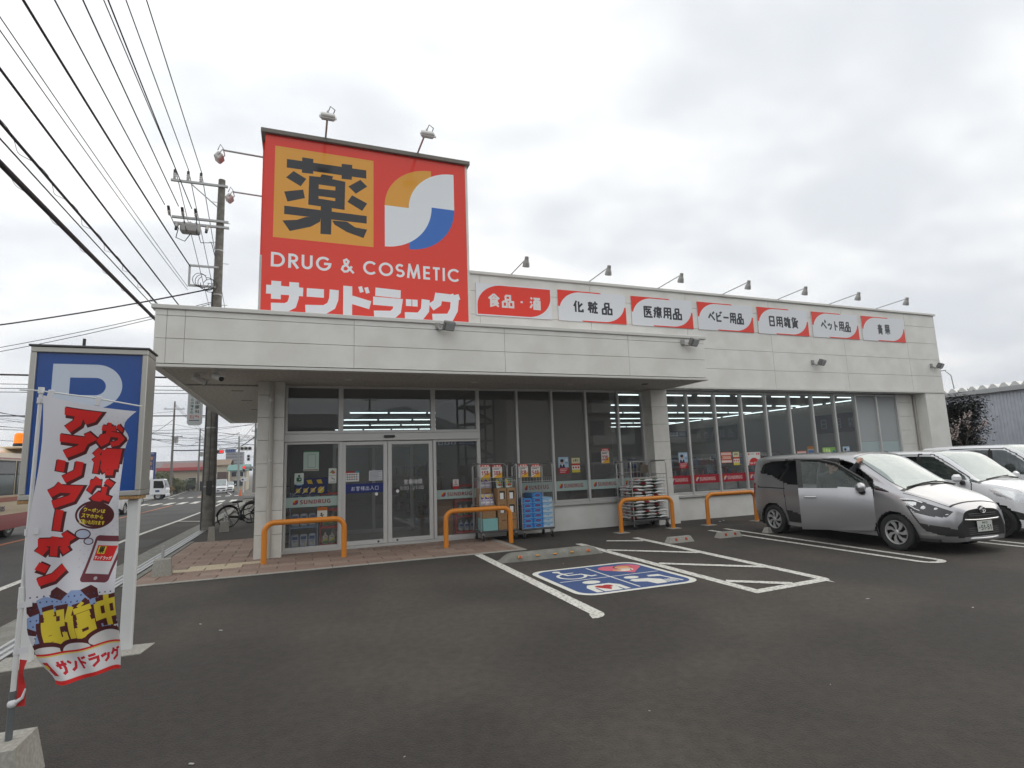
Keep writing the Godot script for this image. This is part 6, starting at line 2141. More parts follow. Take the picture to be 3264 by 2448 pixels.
func silver_minivan() -> void:
	lamp_materials()
	var silver := paint("silver_paint", L(0.40, 0.40, 0.415), 0.8, 0.30)
	var t := thing("silver_minivan", "silver minivan with its driver's door open", "minivan", v3(10.30, 0, -8.02), "", deg_to_rad(-3.4))
	var S := [
		[-2.02, [[0.60, 0.34], [0.66, 0.48], [0.70, 0.75], [0.69, 1.0], [0.63, 1.30], [0.54, 1.50], [0.30, 1.55], [0, 1.565]]],
		[-1.94, [[0.74, 0.27], [0.79, 0.44], [0.815, 0.75], [0.795, 1.02], [0.725, 1.35], [0.63, 1.555], [0.35, 1.61], [0, 1.625]]],
		[-1.6, [[0.80, 0.22], [0.832, 0.40], [0.845, 0.75], [0.83, 1.02], [0.76, 1.36], [0.665, 1.585], [0.37, 1.645], [0, 1.66]]],
		[-0.9, [[0.80, 0.20], [0.835, 0.40], [0.8475, 0.75], [0.832, 1.01], [0.765, 1.37], [0.675, 1.60], [0.38, 1.66], [0, 1.675]]],
		[0.0, [[0.80, 0.20], [0.832, 0.40], [0.8475, 0.74], [0.83, 1.0], [0.76, 1.36], [0.665, 1.59], [0.375, 1.655], [0, 1.67]]],
		[0.45, [[0.80, 0.20], [0.832, 0.40], [0.8475, 0.73], [0.825, 0.995], [0.745, 1.33], [0.645, 1.555], [0.365, 1.625], [0, 1.645]]],
		[0.60, [[0.80, 0.20], [0.832, 0.40], [0.8475, 0.73], [0.82, 0.99], [0.735, 1.29], [0.635, 1.50], [0.36, 1.585], [0, 1.61]]],
		[0.95, [[0.80, 0.20], [0.835, 0.40], [0.8475, 0.72], [0.815, 0.975], [0.725, 1.15], [0.64, 1.285], [0.37, 1.385], [0, 1.42]]],
		[1.25, [[0.79, 0.20], [0.84, 0.40], [0.8475, 0.70], [0.80, 0.945], [0.735, 1.03], [0.655, 1.10], [0.37, 1.19], [0, 1.225]]],
		[1.46, [[0.78, 0.20], [0.84, 0.40], [0.8475, 0.68], [0.79, 0.90], [0.715, 0.97], [0.63, 1.00], [0.35, 1.06], [0, 1.08]]],
		[1.62, [[0.77, 0.20], [0.835, 0.38], [0.842, 0.65], [0.775, 0.865], [0.68, 0.93], [0.58, 0.955], [0.31, 1.0], [0, 1.015]]],
		[1.85, [[0.74, 0.20], [0.805, 0.36], [0.81, 0.60], [0.725, 0.80], [0.62, 0.86], [0.51, 0.885], [0.27, 0.915], [0, 0.925]]],
		[2.02, [[0.66, 0.20], [0.72, 0.34], [0.72, 0.56], [0.635, 0.73], [0.55, 0.785], [0.44, 0.81], [0.23, 0.835], [0, 0.842]]],
		[2.13, [[0.54, 0.20], [0.59, 0.33], [0.585, 0.52], [0.52, 0.665], [0.46, 0.715], [0.36, 0.74], [0.19, 0.76], [0, 0.765]]],
		[2.19, [[0.42, 0.21], [0.46, 0.32], [0.455, 0.48], [0.41, 0.61], [0.365, 0.655], [0.29, 0.68], [0.15, 0.695], [0, 0.70]]],
	]
	var rearglass := pv("-1.74,1.27 -1.66,1.45 -1.42,1.515 -0.16,1.53 -0.16,1.045 -0.92,1.05 -1.08,1.09 -1.38,1.22")
	var fwin := pv("-0.05,1.035 -0.05,1.515 0.25,1.50 0.50,1.43 0.86,1.165 0.99,1.03")
	var qwin := pv("1.05,0.985 0.985,1.085 1.30,0.965 1.28,0.955")
	var door := pv("-0.13,0.28 -0.13,1.545 0.27,1.535 0.56,1.455 0.96,1.16 1.03,1.0 1.03,0.42 0.99,0.28")
	var slide := pv("-1.0,0.50 -0.14,0.30 -0.14,1.54 -1.02,1.54 -1.02,1.0")
	var trim := pv("-1.0,0.52 -0.86,0.50 -0.14,0.325 -0.14,0.27 -0.97,0.27")
	var head := pv("1.45,0.845 1.60,0.872 1.78,0.835 1.95,0.765 2.07,0.70 2.13,0.665 2.09,0.585 1.92,0.60 1.74,0.645 1.62,0.735")
	var slash := pv("1.585,0.765 1.625,0.735 1.80,0.485 1.90,0.46 1.90,0.37 1.86,0.37 1.77,0.475")
	var fogz := pv("0.83,0.46 0.72,0.45 0.62,0.42 0.53,0.40 0.53,0.285 0.64,0.29 0.74,0.32 0.83,0.38")
	var rail := pv("-1.80,0.985 -1.0,0.965 -1.0,0.94 -1.80,0.96")
	var tail := pv("-2.05,0.62 -1.93,0.66 -1.86,1.03 -1.95,1.06 -2.05,1.06")
	var grille := pv("0,0.70 0.27,0.685 0.40,0.58 0.53,0.43 0.53,0.27 0,0.27")
	var sort := func(z, y, x, s, side):
		for wz in [1.375, -1.375]:
			if s < 3.0 and v2(z - wz, y - 0.30).length() < 0.345: return ""
		if s < 0.02: return "body_shell"
		if s > 5.12 and z > 0.56 and z < 1.445: return "windscreen"
		if s > 4.5 and z > 0.545 and z < 1.50 and s > 5.0: return "cowl"
		if s > 4.1 and z >= 1.44 and z < 1.50: return "cowl"
		if z > 1.9 and inside(grille, x, y): return "grille"
		if s > 1.0 and s < 4.6 and inside(head, z, y): return "headlight" if z > 1.74 or y < 0.76 else ("headlight_reflector" if side < 0 else "headlight_bowl")
		if s < 2.6 and (z > 1.86 and inside(fogz, x, y) or z <= 1.9 and inside(slash, z, y)): return "lower_trim"
		if s < 5.3 and s > 2.4:
			if inside(rearglass, z, y): return "rear_side_window"
			if side < 0 and inside(fwin, z, y): return ""
			if inside(fwin, z, y): return "front_side_window"
			if inside(qwin, z, y): return "quarter_window"
			if z > -0.17 and z < -0.04 and y > 1.03 and y < 1.54 and side > 0: return "lower_trim"
		if inside(trim, z, y): return "lower_trim"
		if inside(rail, z, y): return "lower_trim"
		if s < 4.0 and inside(tail, z, y): return "tail_light"
		if s < 5.4 and side < 0 and inside(door, z, y): return ""
		if s < 5.4 and (near_path(door, z, y, 0.009) or near_path(slide, z, y, 0.009)) and y > 0.28: return "seam"
		# hood outline, bumper joint
		if s > 3.55 and s < 3.68 and z > 1.5 and z < 2.09: return "seam"
		if s > 3.6 and z > 2.075 and z < 2.092: return "seam"
		if s > 3.6 and z > 1.5 and z < 2.08: return "hood"
		return "body_shell"
	var bag := build_body(t, S, sort, {})
	var lk := {"body_shell": silver, "hood": silver, "windscreen": M.windscreen_glass, "cowl": M.black_plastic, "grille": M.black_plastic, "headlight": M.headlight_dark, "headlight_reflector": M.lamp_bowl, "headlight_bowl": M.lamp_bowl, "lower_trim": M.black_plastic, "rear_side_window": M.privacy_glass, "front_side_window": M.car_glass, "quarter_window": M.privacy_glass, "tail_light": M.tail_red, "seam": M.seam}
	for key in bag: part(t, key, bag[key], lk[key])
	# driver's door, swung open on its hinge; shaped from the same surface
	var hinge := v3(-0.845, 0, 1.03)
	var rows := body_points(S, 0.016, 12)
	var dn := thing_part(t, "front_door")
	dn.position = hinge
	dn.rotation.y = deg_to_rad(40.0)
	var pan := MB.new()
	var inn := MB.new()
	var gl := MB.new()
	var fr := MB.new()
	for i in rows.size() - 1:
		for k in rows[0].size() - 1:
			var s: float = k / 12.0
			if s > 5.4: continue
			var c: Vector3 = (rows[i][k] + rows[i + 1][k + 1]) * 0.5
			if not inside(door, c.z, c.y): continue
			var win: bool = s > 2.4 and inside(fwin, c.z, c.y)
			var f := v3(-1, 1, 1)
			var q := [rows[i][k] * f - hinge, rows[i + 1][k] * f - hinge, rows[i + 1][k + 1] * f - hinge, rows[i][k + 1] * f - hinge]
			var nv := []
			for e in [[i, k], [i + 1, k], [i + 1, k + 1], [i, k + 1]]:
				var du: Vector3 = rows[mini(e[0] + 1, rows.size() - 1)][e[1]] - rows[maxi(e[0] - 1, 0)][e[1]]
				var dv: Vector3 = rows[e[0]][mini(e[1] + 1, rows[0].size() - 1)] - rows[e[0]][maxi(e[1] - 1, 0)]
				nv.append((dv.cross(du).normalized()) * f)
			var b: MB = gl if win else (fr if c.y > 1.035 else pan)
			b.tri(q[0], q[1], q[2], nv[0], nv[1], nv[2])
			b.tri(q[0], q[2], q[3], nv[0], nv[2], nv[3])
			if not win:
				var o := v3(0.07, 0, 0)
				inn.tri(q[0] + o, q[2] + o, q[1] + o, -nv[0], -nv[2], -nv[1])
				inn.tri(q[0] + o, q[3] + o, q[2] + o, -nv[0], -nv[3], -nv[2])
	part(dn, "door_panel", pan, silver)
	part(dn, "window_frame", fr, M.black_plastic)
	part(dn, "window_glass", gl, M.car_glass)
	part(dn, "inner_lining", inn, M.seat_cloth)
	# edges of the door
	var ed := MB.new()
	for i in door.size():
		var a := door[i]
		var c := door[(i + 1) % door.size()]
		if a.y > 1.1 or c.y > 1.1: continue
		var xa := -0.845 + (0.02 if a.y > 0.9 else 0.01)
		ed.quad(v3(xa, a.y, a.x) - hinge, v3(xa, c.y, c.x) - hinge, v3(xa + 0.08, c.y, c.x) - hinge, v3(xa + 0.08, a.y, a.x) - hinge)
	part(dn, "door_edge", ed, M.seat_cloth)
	var vis := MB.new()
	vis.tube([v3(-0.72, 1.545, -0.05) - hinge, v3(-0.735, 1.535, 0.26) - hinge, v3(-0.76, 1.46, 0.52) - hinge, v3(-0.815, 1.16, 0.92) - hinge], 0.02, 8)
	part(dn, "rain_visor", vis, M.black_plastic)
	var hd := MB.new()
	hd.box(v3(-0.875, 0.865, 0.06) - hinge, v3(0.035, 0.038, 0.21), Basis(), 0.014)
	part(dn, "door_handle", hd, paint("silver_handle", L(0.42, 0.42, 0.43), 0.5, 0.25))
	var mr := thing_part(dn, "wing_mirror")
	var mm := MB.new()
	mm.ball(v3(-1.0, 1.045, 0.86) - hinge, v3(0.15, 0.085, 0.09), 18, 10)
	part(mr, "mirror_cap", mm, silver)
	mm = MB.new()
	mm.box(v3(-0.90, 0.965, 0.88) - hinge, v3(0.10, 0.10, 0.10), Basis(Vector3.FORWARD, -0.5), 0.03)
	part(mr, "mirror_foot", mm, M.black_plastic)
	# the far mirror
	mm = MB.new()
	mm.ball(v3(0.96, 1.05, 0.90), v3(0.12, 0.075, 0.07), 16, 10)
	part(t, "wing_mirror", mm, silver)
	# lamps
	for sx in [-1.0, 1.0]:
		var hl := thing_part(t, "headlight_unit")
		for q in [[0.655, 0.70, 1.99, 0.066], [0.74, 0.725, 1.86, 0.056]]:
			var b := MB.new()
			b.lathe([v2(q[3], 0.0), v2(q[3] * 0.9, 0.03), v2(q[3] * 0.55, 0.045), v2(0, 0.05)], 20, Transform3D(Basis(Vector3.UP, sx * 0.75) * Basis(Vector3.RIGHT, PI / 2 - 0.15), v3(sx * q[0], q[1] - 0.02, q[2] - 0.035)))
			part(hl, "projector", b, M.lamp_bowl)
		var b := MB.new()
		b.tube([v3(sx * 0.845, 0.80, 1.60), v3(sx * 0.815, 0.70, 1.74), v3(sx * 0.76, 0.64, 1.88), v3(sx * 0.66, 0.615, 2.02), v3(sx * 0.60, 0.625, 2.10)], 0.012, 8)
		b.tube([v3(sx * 0.835, 0.85, 1.52), v3(sx * 0.785, 0.845, 1.70), v3(sx * 0.745, 0.80, 1.82)], 0.016, 8)
		part(hl, "chrome_line", b, M.lamp_bowl)
		b = MB.new()
		b.lathe([v2(0.062, 0.0), v2(0.058, 0.018), v2(0.042, 0.022)], 22, Transform3D(Basis(Vector3.UP, sx * 0.6) * Basis(Vector3.RIGHT, PI / 2), v3(sx * 0.635, 0.365, 2.045)))
		b.lathe([v2(0.044, 0.010), v2(0.03, 0.02), v2(0, 0.026)], 22, Transform3D(Basis(Vector3.UP, sx * 0.6) * Basis(Vector3.RIGHT, PI / 2), v3(sx * 0.635, 0.365, 2.045)))
		part(t, "fog_lamp", b, M.lamp_bowl)
	# nose: chrome bar, grille slats, emblem of crossed rings, number plate, lip
	var gr := MB.new()
	for y in [0.62, 0.59, 0.40, 0.37, 0.34, 0.31]:
		var hw: float = 0.30 if y > 0.5 else 0.48
		var p := []
		for i in 9:
			var u := -1.0 + i / 4.0
			p.append(v3(u * hw, y, nose_z(u * hw, y) + 0.004))
		gr.tube(p, 0.008, 6)
	part(t, "grille_slats", gr, M.dark_grey)
	var ch := MB.new()
	var cp := []
	for i in 17:
		var u := -1.0 + i / 8.0
		cp.append(v3(u * 0.40, 0.525 + 0.012 * u * u, nose_z(u * 0.40, 0.525) + 0.01))
	ch.tube(cp, 0.018, 8)
	part(t, "chrome_bar", ch, M.chrome)
	var em := MB.new()
	var ec := v3(0, 0.675, 2.205)
	for q in [[0.062, 0.045, 0.0], [0.040, 0.018, 0.012], [0.018, 0.036, 0.004]]:
		var p := []
		for i in 28: p.append(ec + v3(cos(TAU * i / 28) * q[0], sin(TAU * i / 28) * q[1] + q[2], 0.012))
		em.tube(p, 0.006, 6, false, true)
	part(t, "emblem", em, M.chrome)
	var dk := MB.new()
	dk.lathe([v2(0.066, -0.02), v2(0.062, 0.0), v2(0, 0.006)], 26, Transform3D(Basis(Vector3.RIGHT, PI / 2), ec))
	part(t, "emblem_back", dk, M.black_plastic)
	part(t, "number_plate", sheet(v3(-0.165, 0.345, 2.216), v3(0.33, 0, 0), v3(0, 0.165, 0), 0.006), plate_print("51-51"))
	var lip := MB.new()
	var lp := []
	for i in 25:
		var an := -PI / 2 + PI * i / 24
		lp.append(v3(sin(an) * 0.72, 0.235, 1.74 + cos(an) * 0.47))
	lip.tube(lp, 0.035, 8)
	part(t, "bumper_lip", lip, silver)
	# wipers, aerial, roof, floor
	var wp := MB.new()
	wp.tube([v3(-0.58, 1.035, 1.47), v3(-0.2, 1.09, 1.475), v3(0.15, 1.11, 1.45)], 0.013, 6)
	wp.tube([v3(0.62, 1.035, 1.43), v3(0.3, 1.09, 1.45), v3(-0.02, 1.105, 1.49)], 0.013, 6)
	part(t, "wiper", wp, M.black_plastic)
	var ae := MB.new()
	ae.rod(v3(-0.25, 1.645, -1.55), v3(-0.25, 1.76, -1.78), 0.006, 0.003, 6)
	part(t, "aerial", ae, M.black_plastic)
	var fl := MB.new()
	fl.span(v3(-0.78, 0.20, -1.9), v3(0.78, 0.24, 2.0))
	part(t, "floor_pan", fl, M.black_plastic)
	for wz in [1.375, -1.375]:
		for sx in [-1.0, 1.0]:
			var ar := MB.new()
			var pts := []
			for i in 17:
				var an := -0.35 + (PI + 0.7) * i / 16
				pts.append(v2(cos(an) * 0.352, sin(an) * 0.352))
			for i in 16:
				var a: Vector2 = pts[i]
				var c: Vector2 = pts[i + 1]
				var p := [v3(sx * 0.845, 0.30 + a.y, wz + a.x), v3(sx * 0.845, 0.30 + c.y, wz + c.x), v3(sx * 0.52, 0.30 + c.y, wz + c.x), v3(sx * 0.52, 0.30 + a.y, wz + a.x)]
				var mid := v3(sx * 0.7, 0.30 + 2.0 * a.y, wz + 2.0 * a.x)
				ar.flat(p, mid)
			ar.span(v3(sx * 0.50, 0.25, wz - 0.33), v3(sx * 0.52, 0.66, wz + 0.33))
			part(t, "wheel_arch", ar, M.black_plastic)
			wheel(t, v3(sx * 0.745, 0.30, wz), 0.30, 0.19, sx, 7, mat("wheel_silver", L(0.42, 0.42, 0.42), 0.35, 0.5))
	var ins := MB.new()
	ins.box(v3(0, 0.86, 1.20), v3(1.36, 0.24, 0.42), Basis(Vector3.RIGHT, 0.2), 0.06)
	part(t, "dashboard", ins, M.seat_cloth)
	var sw := MB.new()
	var ring := []
	for i in 24: ring.append(v3(-0.37, 0.93, 0.83) + Basis(Vector3.RIGHT, -1.1) * v3(cos(TAU * i / 24) * 0.18, 0, sin(TAU * i / 24) * 0.18))
	sw.tube(ring, 0.014, 6, false, true)
	part(t, "steering_wheel", sw, M.black_plastic)
	for q in [[-0.37, 0.25], [0.37, 0.25], [-0.37, -0.65], [0.37, -0.65], [0.0, -1.4]]: seat(t, v3(q[0], 0.36, q[1]), M.seat_cloth)
	# black lining seen through the open doorway and as headliner
	var hl := MB.new()
	hl.span(v3(-0.6, 1.50, -1.8), v3(0.6, 1.52, 0.5))
	part(t, "headliner", hl, mat("headliner", L(0.30, 0.29, 0.27), 0.9))
	var bp := MB.new()
	bp.tube([v3(-0.80, 0.3, -0.15), v3(-0.81, 1.0, -0.15), v3(-0.70, 1.53, -0.15)], 0.03, 8)
	part(t, "door_pillar", bp, M.black_plastic)
	driver()

func nose_z(x: float, y: float) -> float:
	# where the silver car's nose surface lies in front of a point on the grille
	return 2.195 - 0.75 * maxf(0.0, absf(x) - 0.30) * maxf(0.0, absf(x) - 0.30) * 4.0 - 0.02 * absf(x)

func plate_print(no: String) -> StandardMaterial3D:
	var c := Canvas.new(256, 128, 0.33, Color(0.80, 0.81, 0.79))
	var gn := Color(0.06, 0.22, 0.14)
	c.latin(no, sansb, 0.075, 0.142, 0.075, gn, 0.225)
	c.jp("神", 0.105, 0.014, 0.032, 0.036, v2(0.036, 0), 0.005, gn)
	c.jp("奈", 0.141, 0.014, 0.032, 0.036, v2(0.036, 0), 0.005, gn)
	c.latin("532", sansb, 0.182, 0.048, 0.032, gn, 0.05)
	c.jp("は", 0.025, 0.085, 0.032, 0.034, Vector2.ZERO, 0.006, gn)
	return printed("plate_" + no, c.texture(), 0.4)

func kei_stations(h: float, hw: float, front: float, rear: float) -> Array:
	# short tall box car; h roof height, hw half width
	var W := func(a): return a * hw
	return [
		[rear, [[W.call(0.80), 0.34], [W.call(0.88), 0.5], [W.call(0.92), 0.78], [W.call(0.91), 1.0], [W.call(0.86), h * 0.80], [W.call(0.78), h * 0.93], [W.call(0.45), h * 0.958], [0, h * 0.965]]],
		[rear + 0.07, [[W.call(0.94), 0.26], [W.call(0.985), 0.45], [W.call(0.995), 0.78], [W.call(0.98), 1.02], [W.call(0.92), h * 0.81], [W.call(0.84), h * 0.955], [W.call(0.48), h * 0.985], [0, h * 0.992]]],
		[-0.9, [[W.call(0.96), 0.20], [W.call(0.99), 0.42], [W.call(1.0), 0.78], [W.call(0.99), 1.02], [W.call(0.935), h * 0.815], [W.call(0.86), h * 0.965], [W.call(0.5), h * 0.993], [0, h]]],
		[0.1, [[W.call(0.96), 0.20], [W.call(0.99), 0.42], [W.call(1.0), 0.78], [W.call(0.985), 1.01], [W.call(0.925), h * 0.81], [W.call(0.845), h * 0.955], [W.call(0.49), h * 0.985], [0, h * 0.992]]],
		[0.34, [[W.call(0.96), 0.20], [W.call(0.99), 0.42], [W.call(1.0), 0.78], [W.call(0.98), 1.0], [W.call(0.91), h * 0.78], [W.call(0.83), h * 0.91], [W.call(0.48), h * 0.955], [0, h * 0.965]]],
		[0.70, [[W.call(0.96), 0.20], [W.call(0.99), 0.42], [W.call(1.0), 0.78], [W.call(0.97), 0.985], [W.call(0.91), 1.10], [W.call(0.83), h * 0.745], [W.call(0.48), h * 0.79], [0, h * 0.805]]],
		[0.98, [[W.call(0.95), 0.20], [W.call(0.99), 0.42], [W.call(1.0), 0.77], [W.call(0.95), 0.955], [W.call(0.89), 0.99], [W.call(0.80), 1.01], [W.call(0.45), 1.05], [0, 1.06]]],
		[1.22, [[W.call(0.94), 0.20], [W.call(0.985), 0.40], [W.call(0.99), 0.74], [W.call(0.93), 0.91], [W.call(0.84), 0.955], [W.call(0.70), 0.975], [W.call(0.38), 0.995], [0, 1.0]]],
		[front - 0.16, [[W.call(0.90), 0.20], [W.call(0.955), 0.38], [W.call(0.96), 0.68], [W.call(0.88), 0.84], [W.call(0.78), 0.885], [W.call(0.62), 0.905], [W.call(0.34), 0.92], [0, 0.925]]],
		[front - 0.05, [[W.call(0.78), 0.21], [W.call(0.83), 0.36], [W.call(0.83), 0.60], [W.call(0.77), 0.75], [W.call(0.68), 0.80], [W.call(0.54), 0.82], [W.call(0.30), 0.835], [0, 0.84]]],
		[front, [[W.call(0.62), 0.23], [W.call(0.66), 0.36], [W.call(0.66), 0.55], [W.call(0.61), 0.68], [W.call(0.54), 0.72], [W.call(0.43), 0.74], [W.call(0.24), 0.75], [0, 0.755]]],
	]

func kei_car(called: String, label: String, at: Vector3, turn: float, h: float, hw: float, pm: Material, rim: Material, privacy := true) -> Node3D:
	var t := thing(called, label, "car", at, "", turn)
	var front := 1.68
	var S := kei_stations(h, hw, front, -1.70)
	var top := h * 0.93
	var rear := pv("-1.52,1.06 -1.46,%f -1.30,%f -0.16,%f -0.16,1.04" % [top - 0.08, top, top])
	var fwin := pv("-0.06,1.04 -0.06,%f 0.16,%f 0.36,%f 0.72,1.13 0.78,1.04" % [top, top - 0.01, top - 0.14])
	var qwin := pv("0.84,1.01 0.80,1.08 1.02,0.98 1.0,0.97")
	var head := pv("1.16,0.86 1.30,0.895 1.55,0.83 1.70,0.73 1.68,0.66 1.50,0.69 1.28,0.76")
	var fdoor := pv("-0.11,0.27 -0.11,%f 0.18,%f 0.40,%f 0.80,1.10 0.86,0.98 0.86,0.42 0.82,0.27" % [top + 0.03, top + 0.02, top - 0.12])
	var rdoor := pv("-1.0,0.55 -0.75,0.27 -0.12,0.27 -0.12,%f -0.98,%f" % [top + 0.03, top + 0.03])
	var lowl := pv("1.34,0.52 1.52,0.50 1.66,0.42 1.62,0.33 1.42,0.36")
	var sort := func(z, y, x, s, side):
		for wz in [1.23, -1.23]:
			if s < 3.0 and v2(z - wz, y - 0.29).length() < 0.335: return ""
		if s > 5.10 and z > 0.12 and z < 0.955: return "windscreen"
		if s > 4.2 and z >= 0.945 and z < 1.0: return "cowl"
		if z > front - 0.25 and x < hw * 0.6 and y > 0.62 and y < 0.71: return "grille"
		if z > front - 0.25 and x < hw * 0.62 and y > 0.30 and y < 0.46: return "grille"
		if s > 1.0 and s < 4.6 and inside(head, z, y): return "headlight"
		if s < 2.6 and inside(lowl, z, y) and x > 0.3: return "lower_trim"
		if s < 5.2 and s > 2.4:
			if inside(rear, z, y): return "rear_side_window"
			if inside(fwin, z, y): return "front_side_window"
			if inside(qwin, z, y): return "quarter_window"
			if z > -0.17 and z < -0.05 and y > 1.04 and y < top: return "lower_trim"
		if s < 5.2 and y > 0.28 and (near_path(fdoor, z, y, 0.0095) or near_path(rdoor, z, y, 0.0095)): return "seam"
		if s > 3.55 and s < 3.68 and z > 1.0 and z < front - 0.08: return "seam"
		return "body_shell"
	var bag := build_body(t, S, sort, {}, 10, 0.018)
	var lk := {"body_shell": pm, "windscreen": M.windscreen_glass, "cowl": M.black_plastic, "grille": M.black_plastic, "headlight": M.lamp_bowl, "lower_trim": M.black_plastic, "rear_side_window": M.privacy_glass if privacy else M.car_glass, "front_side_window": M.car_glass, "quarter_window": M.car_glass, "seam": M.seam}
	for key in bag: part(t, key, bag[key], lk[key])
	for sx in [-1.0, 1.0]:
		var b := MB.new()
		b.box(v3(sx * (hw + 0.13), 1.08, 0.72), v3(0.20, 0.15, 0.10), Basis(Vector3.UP, sx * 0.25), 0.045)
		part(t, "wing_mirror", b, pm)
		b = MB.new()
		b.box(v3(sx * (hw + 0.02), 0.99, 0.74), v3(0.10, 0.09, 0.07), Basis(), 0.02)
		part(t, "mirror_foot", b, M.black_plastic)
		b = MB.new()
		b.box(v3(sx * (hw + 0.008), 0.90, 0.0), v3(0.03, 0.035, 0.18), Basis(), 0.012)
		part(t, "door_handle", b, pm)
		b = MB.new()
		b.lathe([v2(0.05, 0.0), v2(0.03, 0.04), v2(0, 0.045)], 18, Transform3D(Basis(Vector3.UP, sx * 0.6) * Basis(Vector3.RIGHT, PI / 2), v3(sx * hw * 0.86, 0.76, 1.50)))
		part(t, "headlight_projector", b, M.black_plastic)
		for wz in [1.23, -1.23]:
			wheel(t, v3(sx * (hw - 0.095), 0.29, wz), 0.29, 0.165, sx, 10, rim, 0.0)
			var ar := MB.new()
			ar.span(v3(sx * (hw - 0.30), 0.22, wz - 0.33), v3(sx * (hw - 0.28), 0.64, wz + 0.33))
			part(t, "wheel_arch", ar, M.black_plastic)
	var b := MB.new()
	b.span(v3(-hw * 0.92, 0.20, -1.6), v3(hw * 0.92, 0.24, front - 0.2))
	part(t, "floor_pan", b, M.black_plastic)
	b = MB.new()
	b.box(v3(0, 0.88, 0.72), v3(hw * 1.7, 0.2, 0.4), Basis(Vector3.RIGHT, 0.15), 0.05)
	part(t, "dashboard", b, M.seat_cloth)
	for q in [[-0.33, -0.05], [0.33, -0.05], [-0.33, -0.85], [0.33, -0.85]]: seat(t, v3(q[0], 0.36, q[1]), M.seat_cloth)
	b = MB.new()
	b.span(v3(-hw * 0.75, h * 0.93, -1.5), v3(hw * 0.75, h * 0.942, 0.1))
	part(t, "headliner", b, M.headliner)
	b = MB.new()
	b.tube([v3(-0.45, 1.05, 0.985), v3(-0.1, 1.085, 0.99), v3(0.2, 1.10, 0.97)], 0.012, 6)
	b.tube([v3(0.5, 1.045, 0.96), v3(0.2, 1.08, 0.99), v3(0.0, 1.09, 1.0)], 0.012, 6)
	part(t, "wiper", b, M.black_plastic)
	b = MB.new()
	b.rod(v3(-0.3, h * 0.985, -1.0), v3(-0.3, h * 0.985 + 0.05, -1.16), 0.008, 0.004, 6)
	part(t, "aerial", b, M.black_plastic)
	return t

func white_kei() -> void:
	var wp := paint("white_paint", L(0.72, 0.73, 0.75), 0.0, 0.4)
	var t := kei_car("white_kei_wagon", "white boxy small car parked beside the silver minivan", v3(12.86, 0, -7.88), deg_to_rad(-2.5), 1.64, 0.7375, wp, mat("wheel_black", L(0.05), 0.35, 0.4))
	var ch := MB.new()
	ch.box(v3(0, 0.665, 1.69), v3(0.80, 0.03, 0.03), Basis(), 0.01)
	part(t, "chrome_bar", ch, M.chrome)
	for sx in [-1.0, 1.0]:
		var lg := MB.new()
		lg.box(v3(sx * 0.60, 0.40, 1.55), v3(0.14, 0.05, 0.02), Basis(Vector3.UP, sx * 0.7), 0.008)
		part(t, "daytime_lamp", lg, M.lamp_bowl)

func third_van() -> void:
	kei_car("white_van", "white van parked beyond the white boxy small car", v3(15.42, 0, -7.95), deg_to_rad(-2.0), 1.72, 0.78, M.white_paint, mat("wheel_silver", L(0.42), 0.35, 0.5), false)

# ---------------------------------------------------------------- person
func capsule_field(p: Vector3, caps: Array, k: float) -> float:
	var d := 1e3
	for c in caps:
		var ab: Vector3 = c[1] - c[0]
		var t := clampf((p - c[0]).dot(ab) / maxf(ab.length_squared(), 1e-9), 0.0, 1.0)
		var e: float = (p - (c[0] + ab * t)).length() - lerpf(c[2], c[3], t)
		var h := maxf(k - absf(d - e), 0.0) / k
		d = minf(d, e) - h * h * k * 0.25
	return d

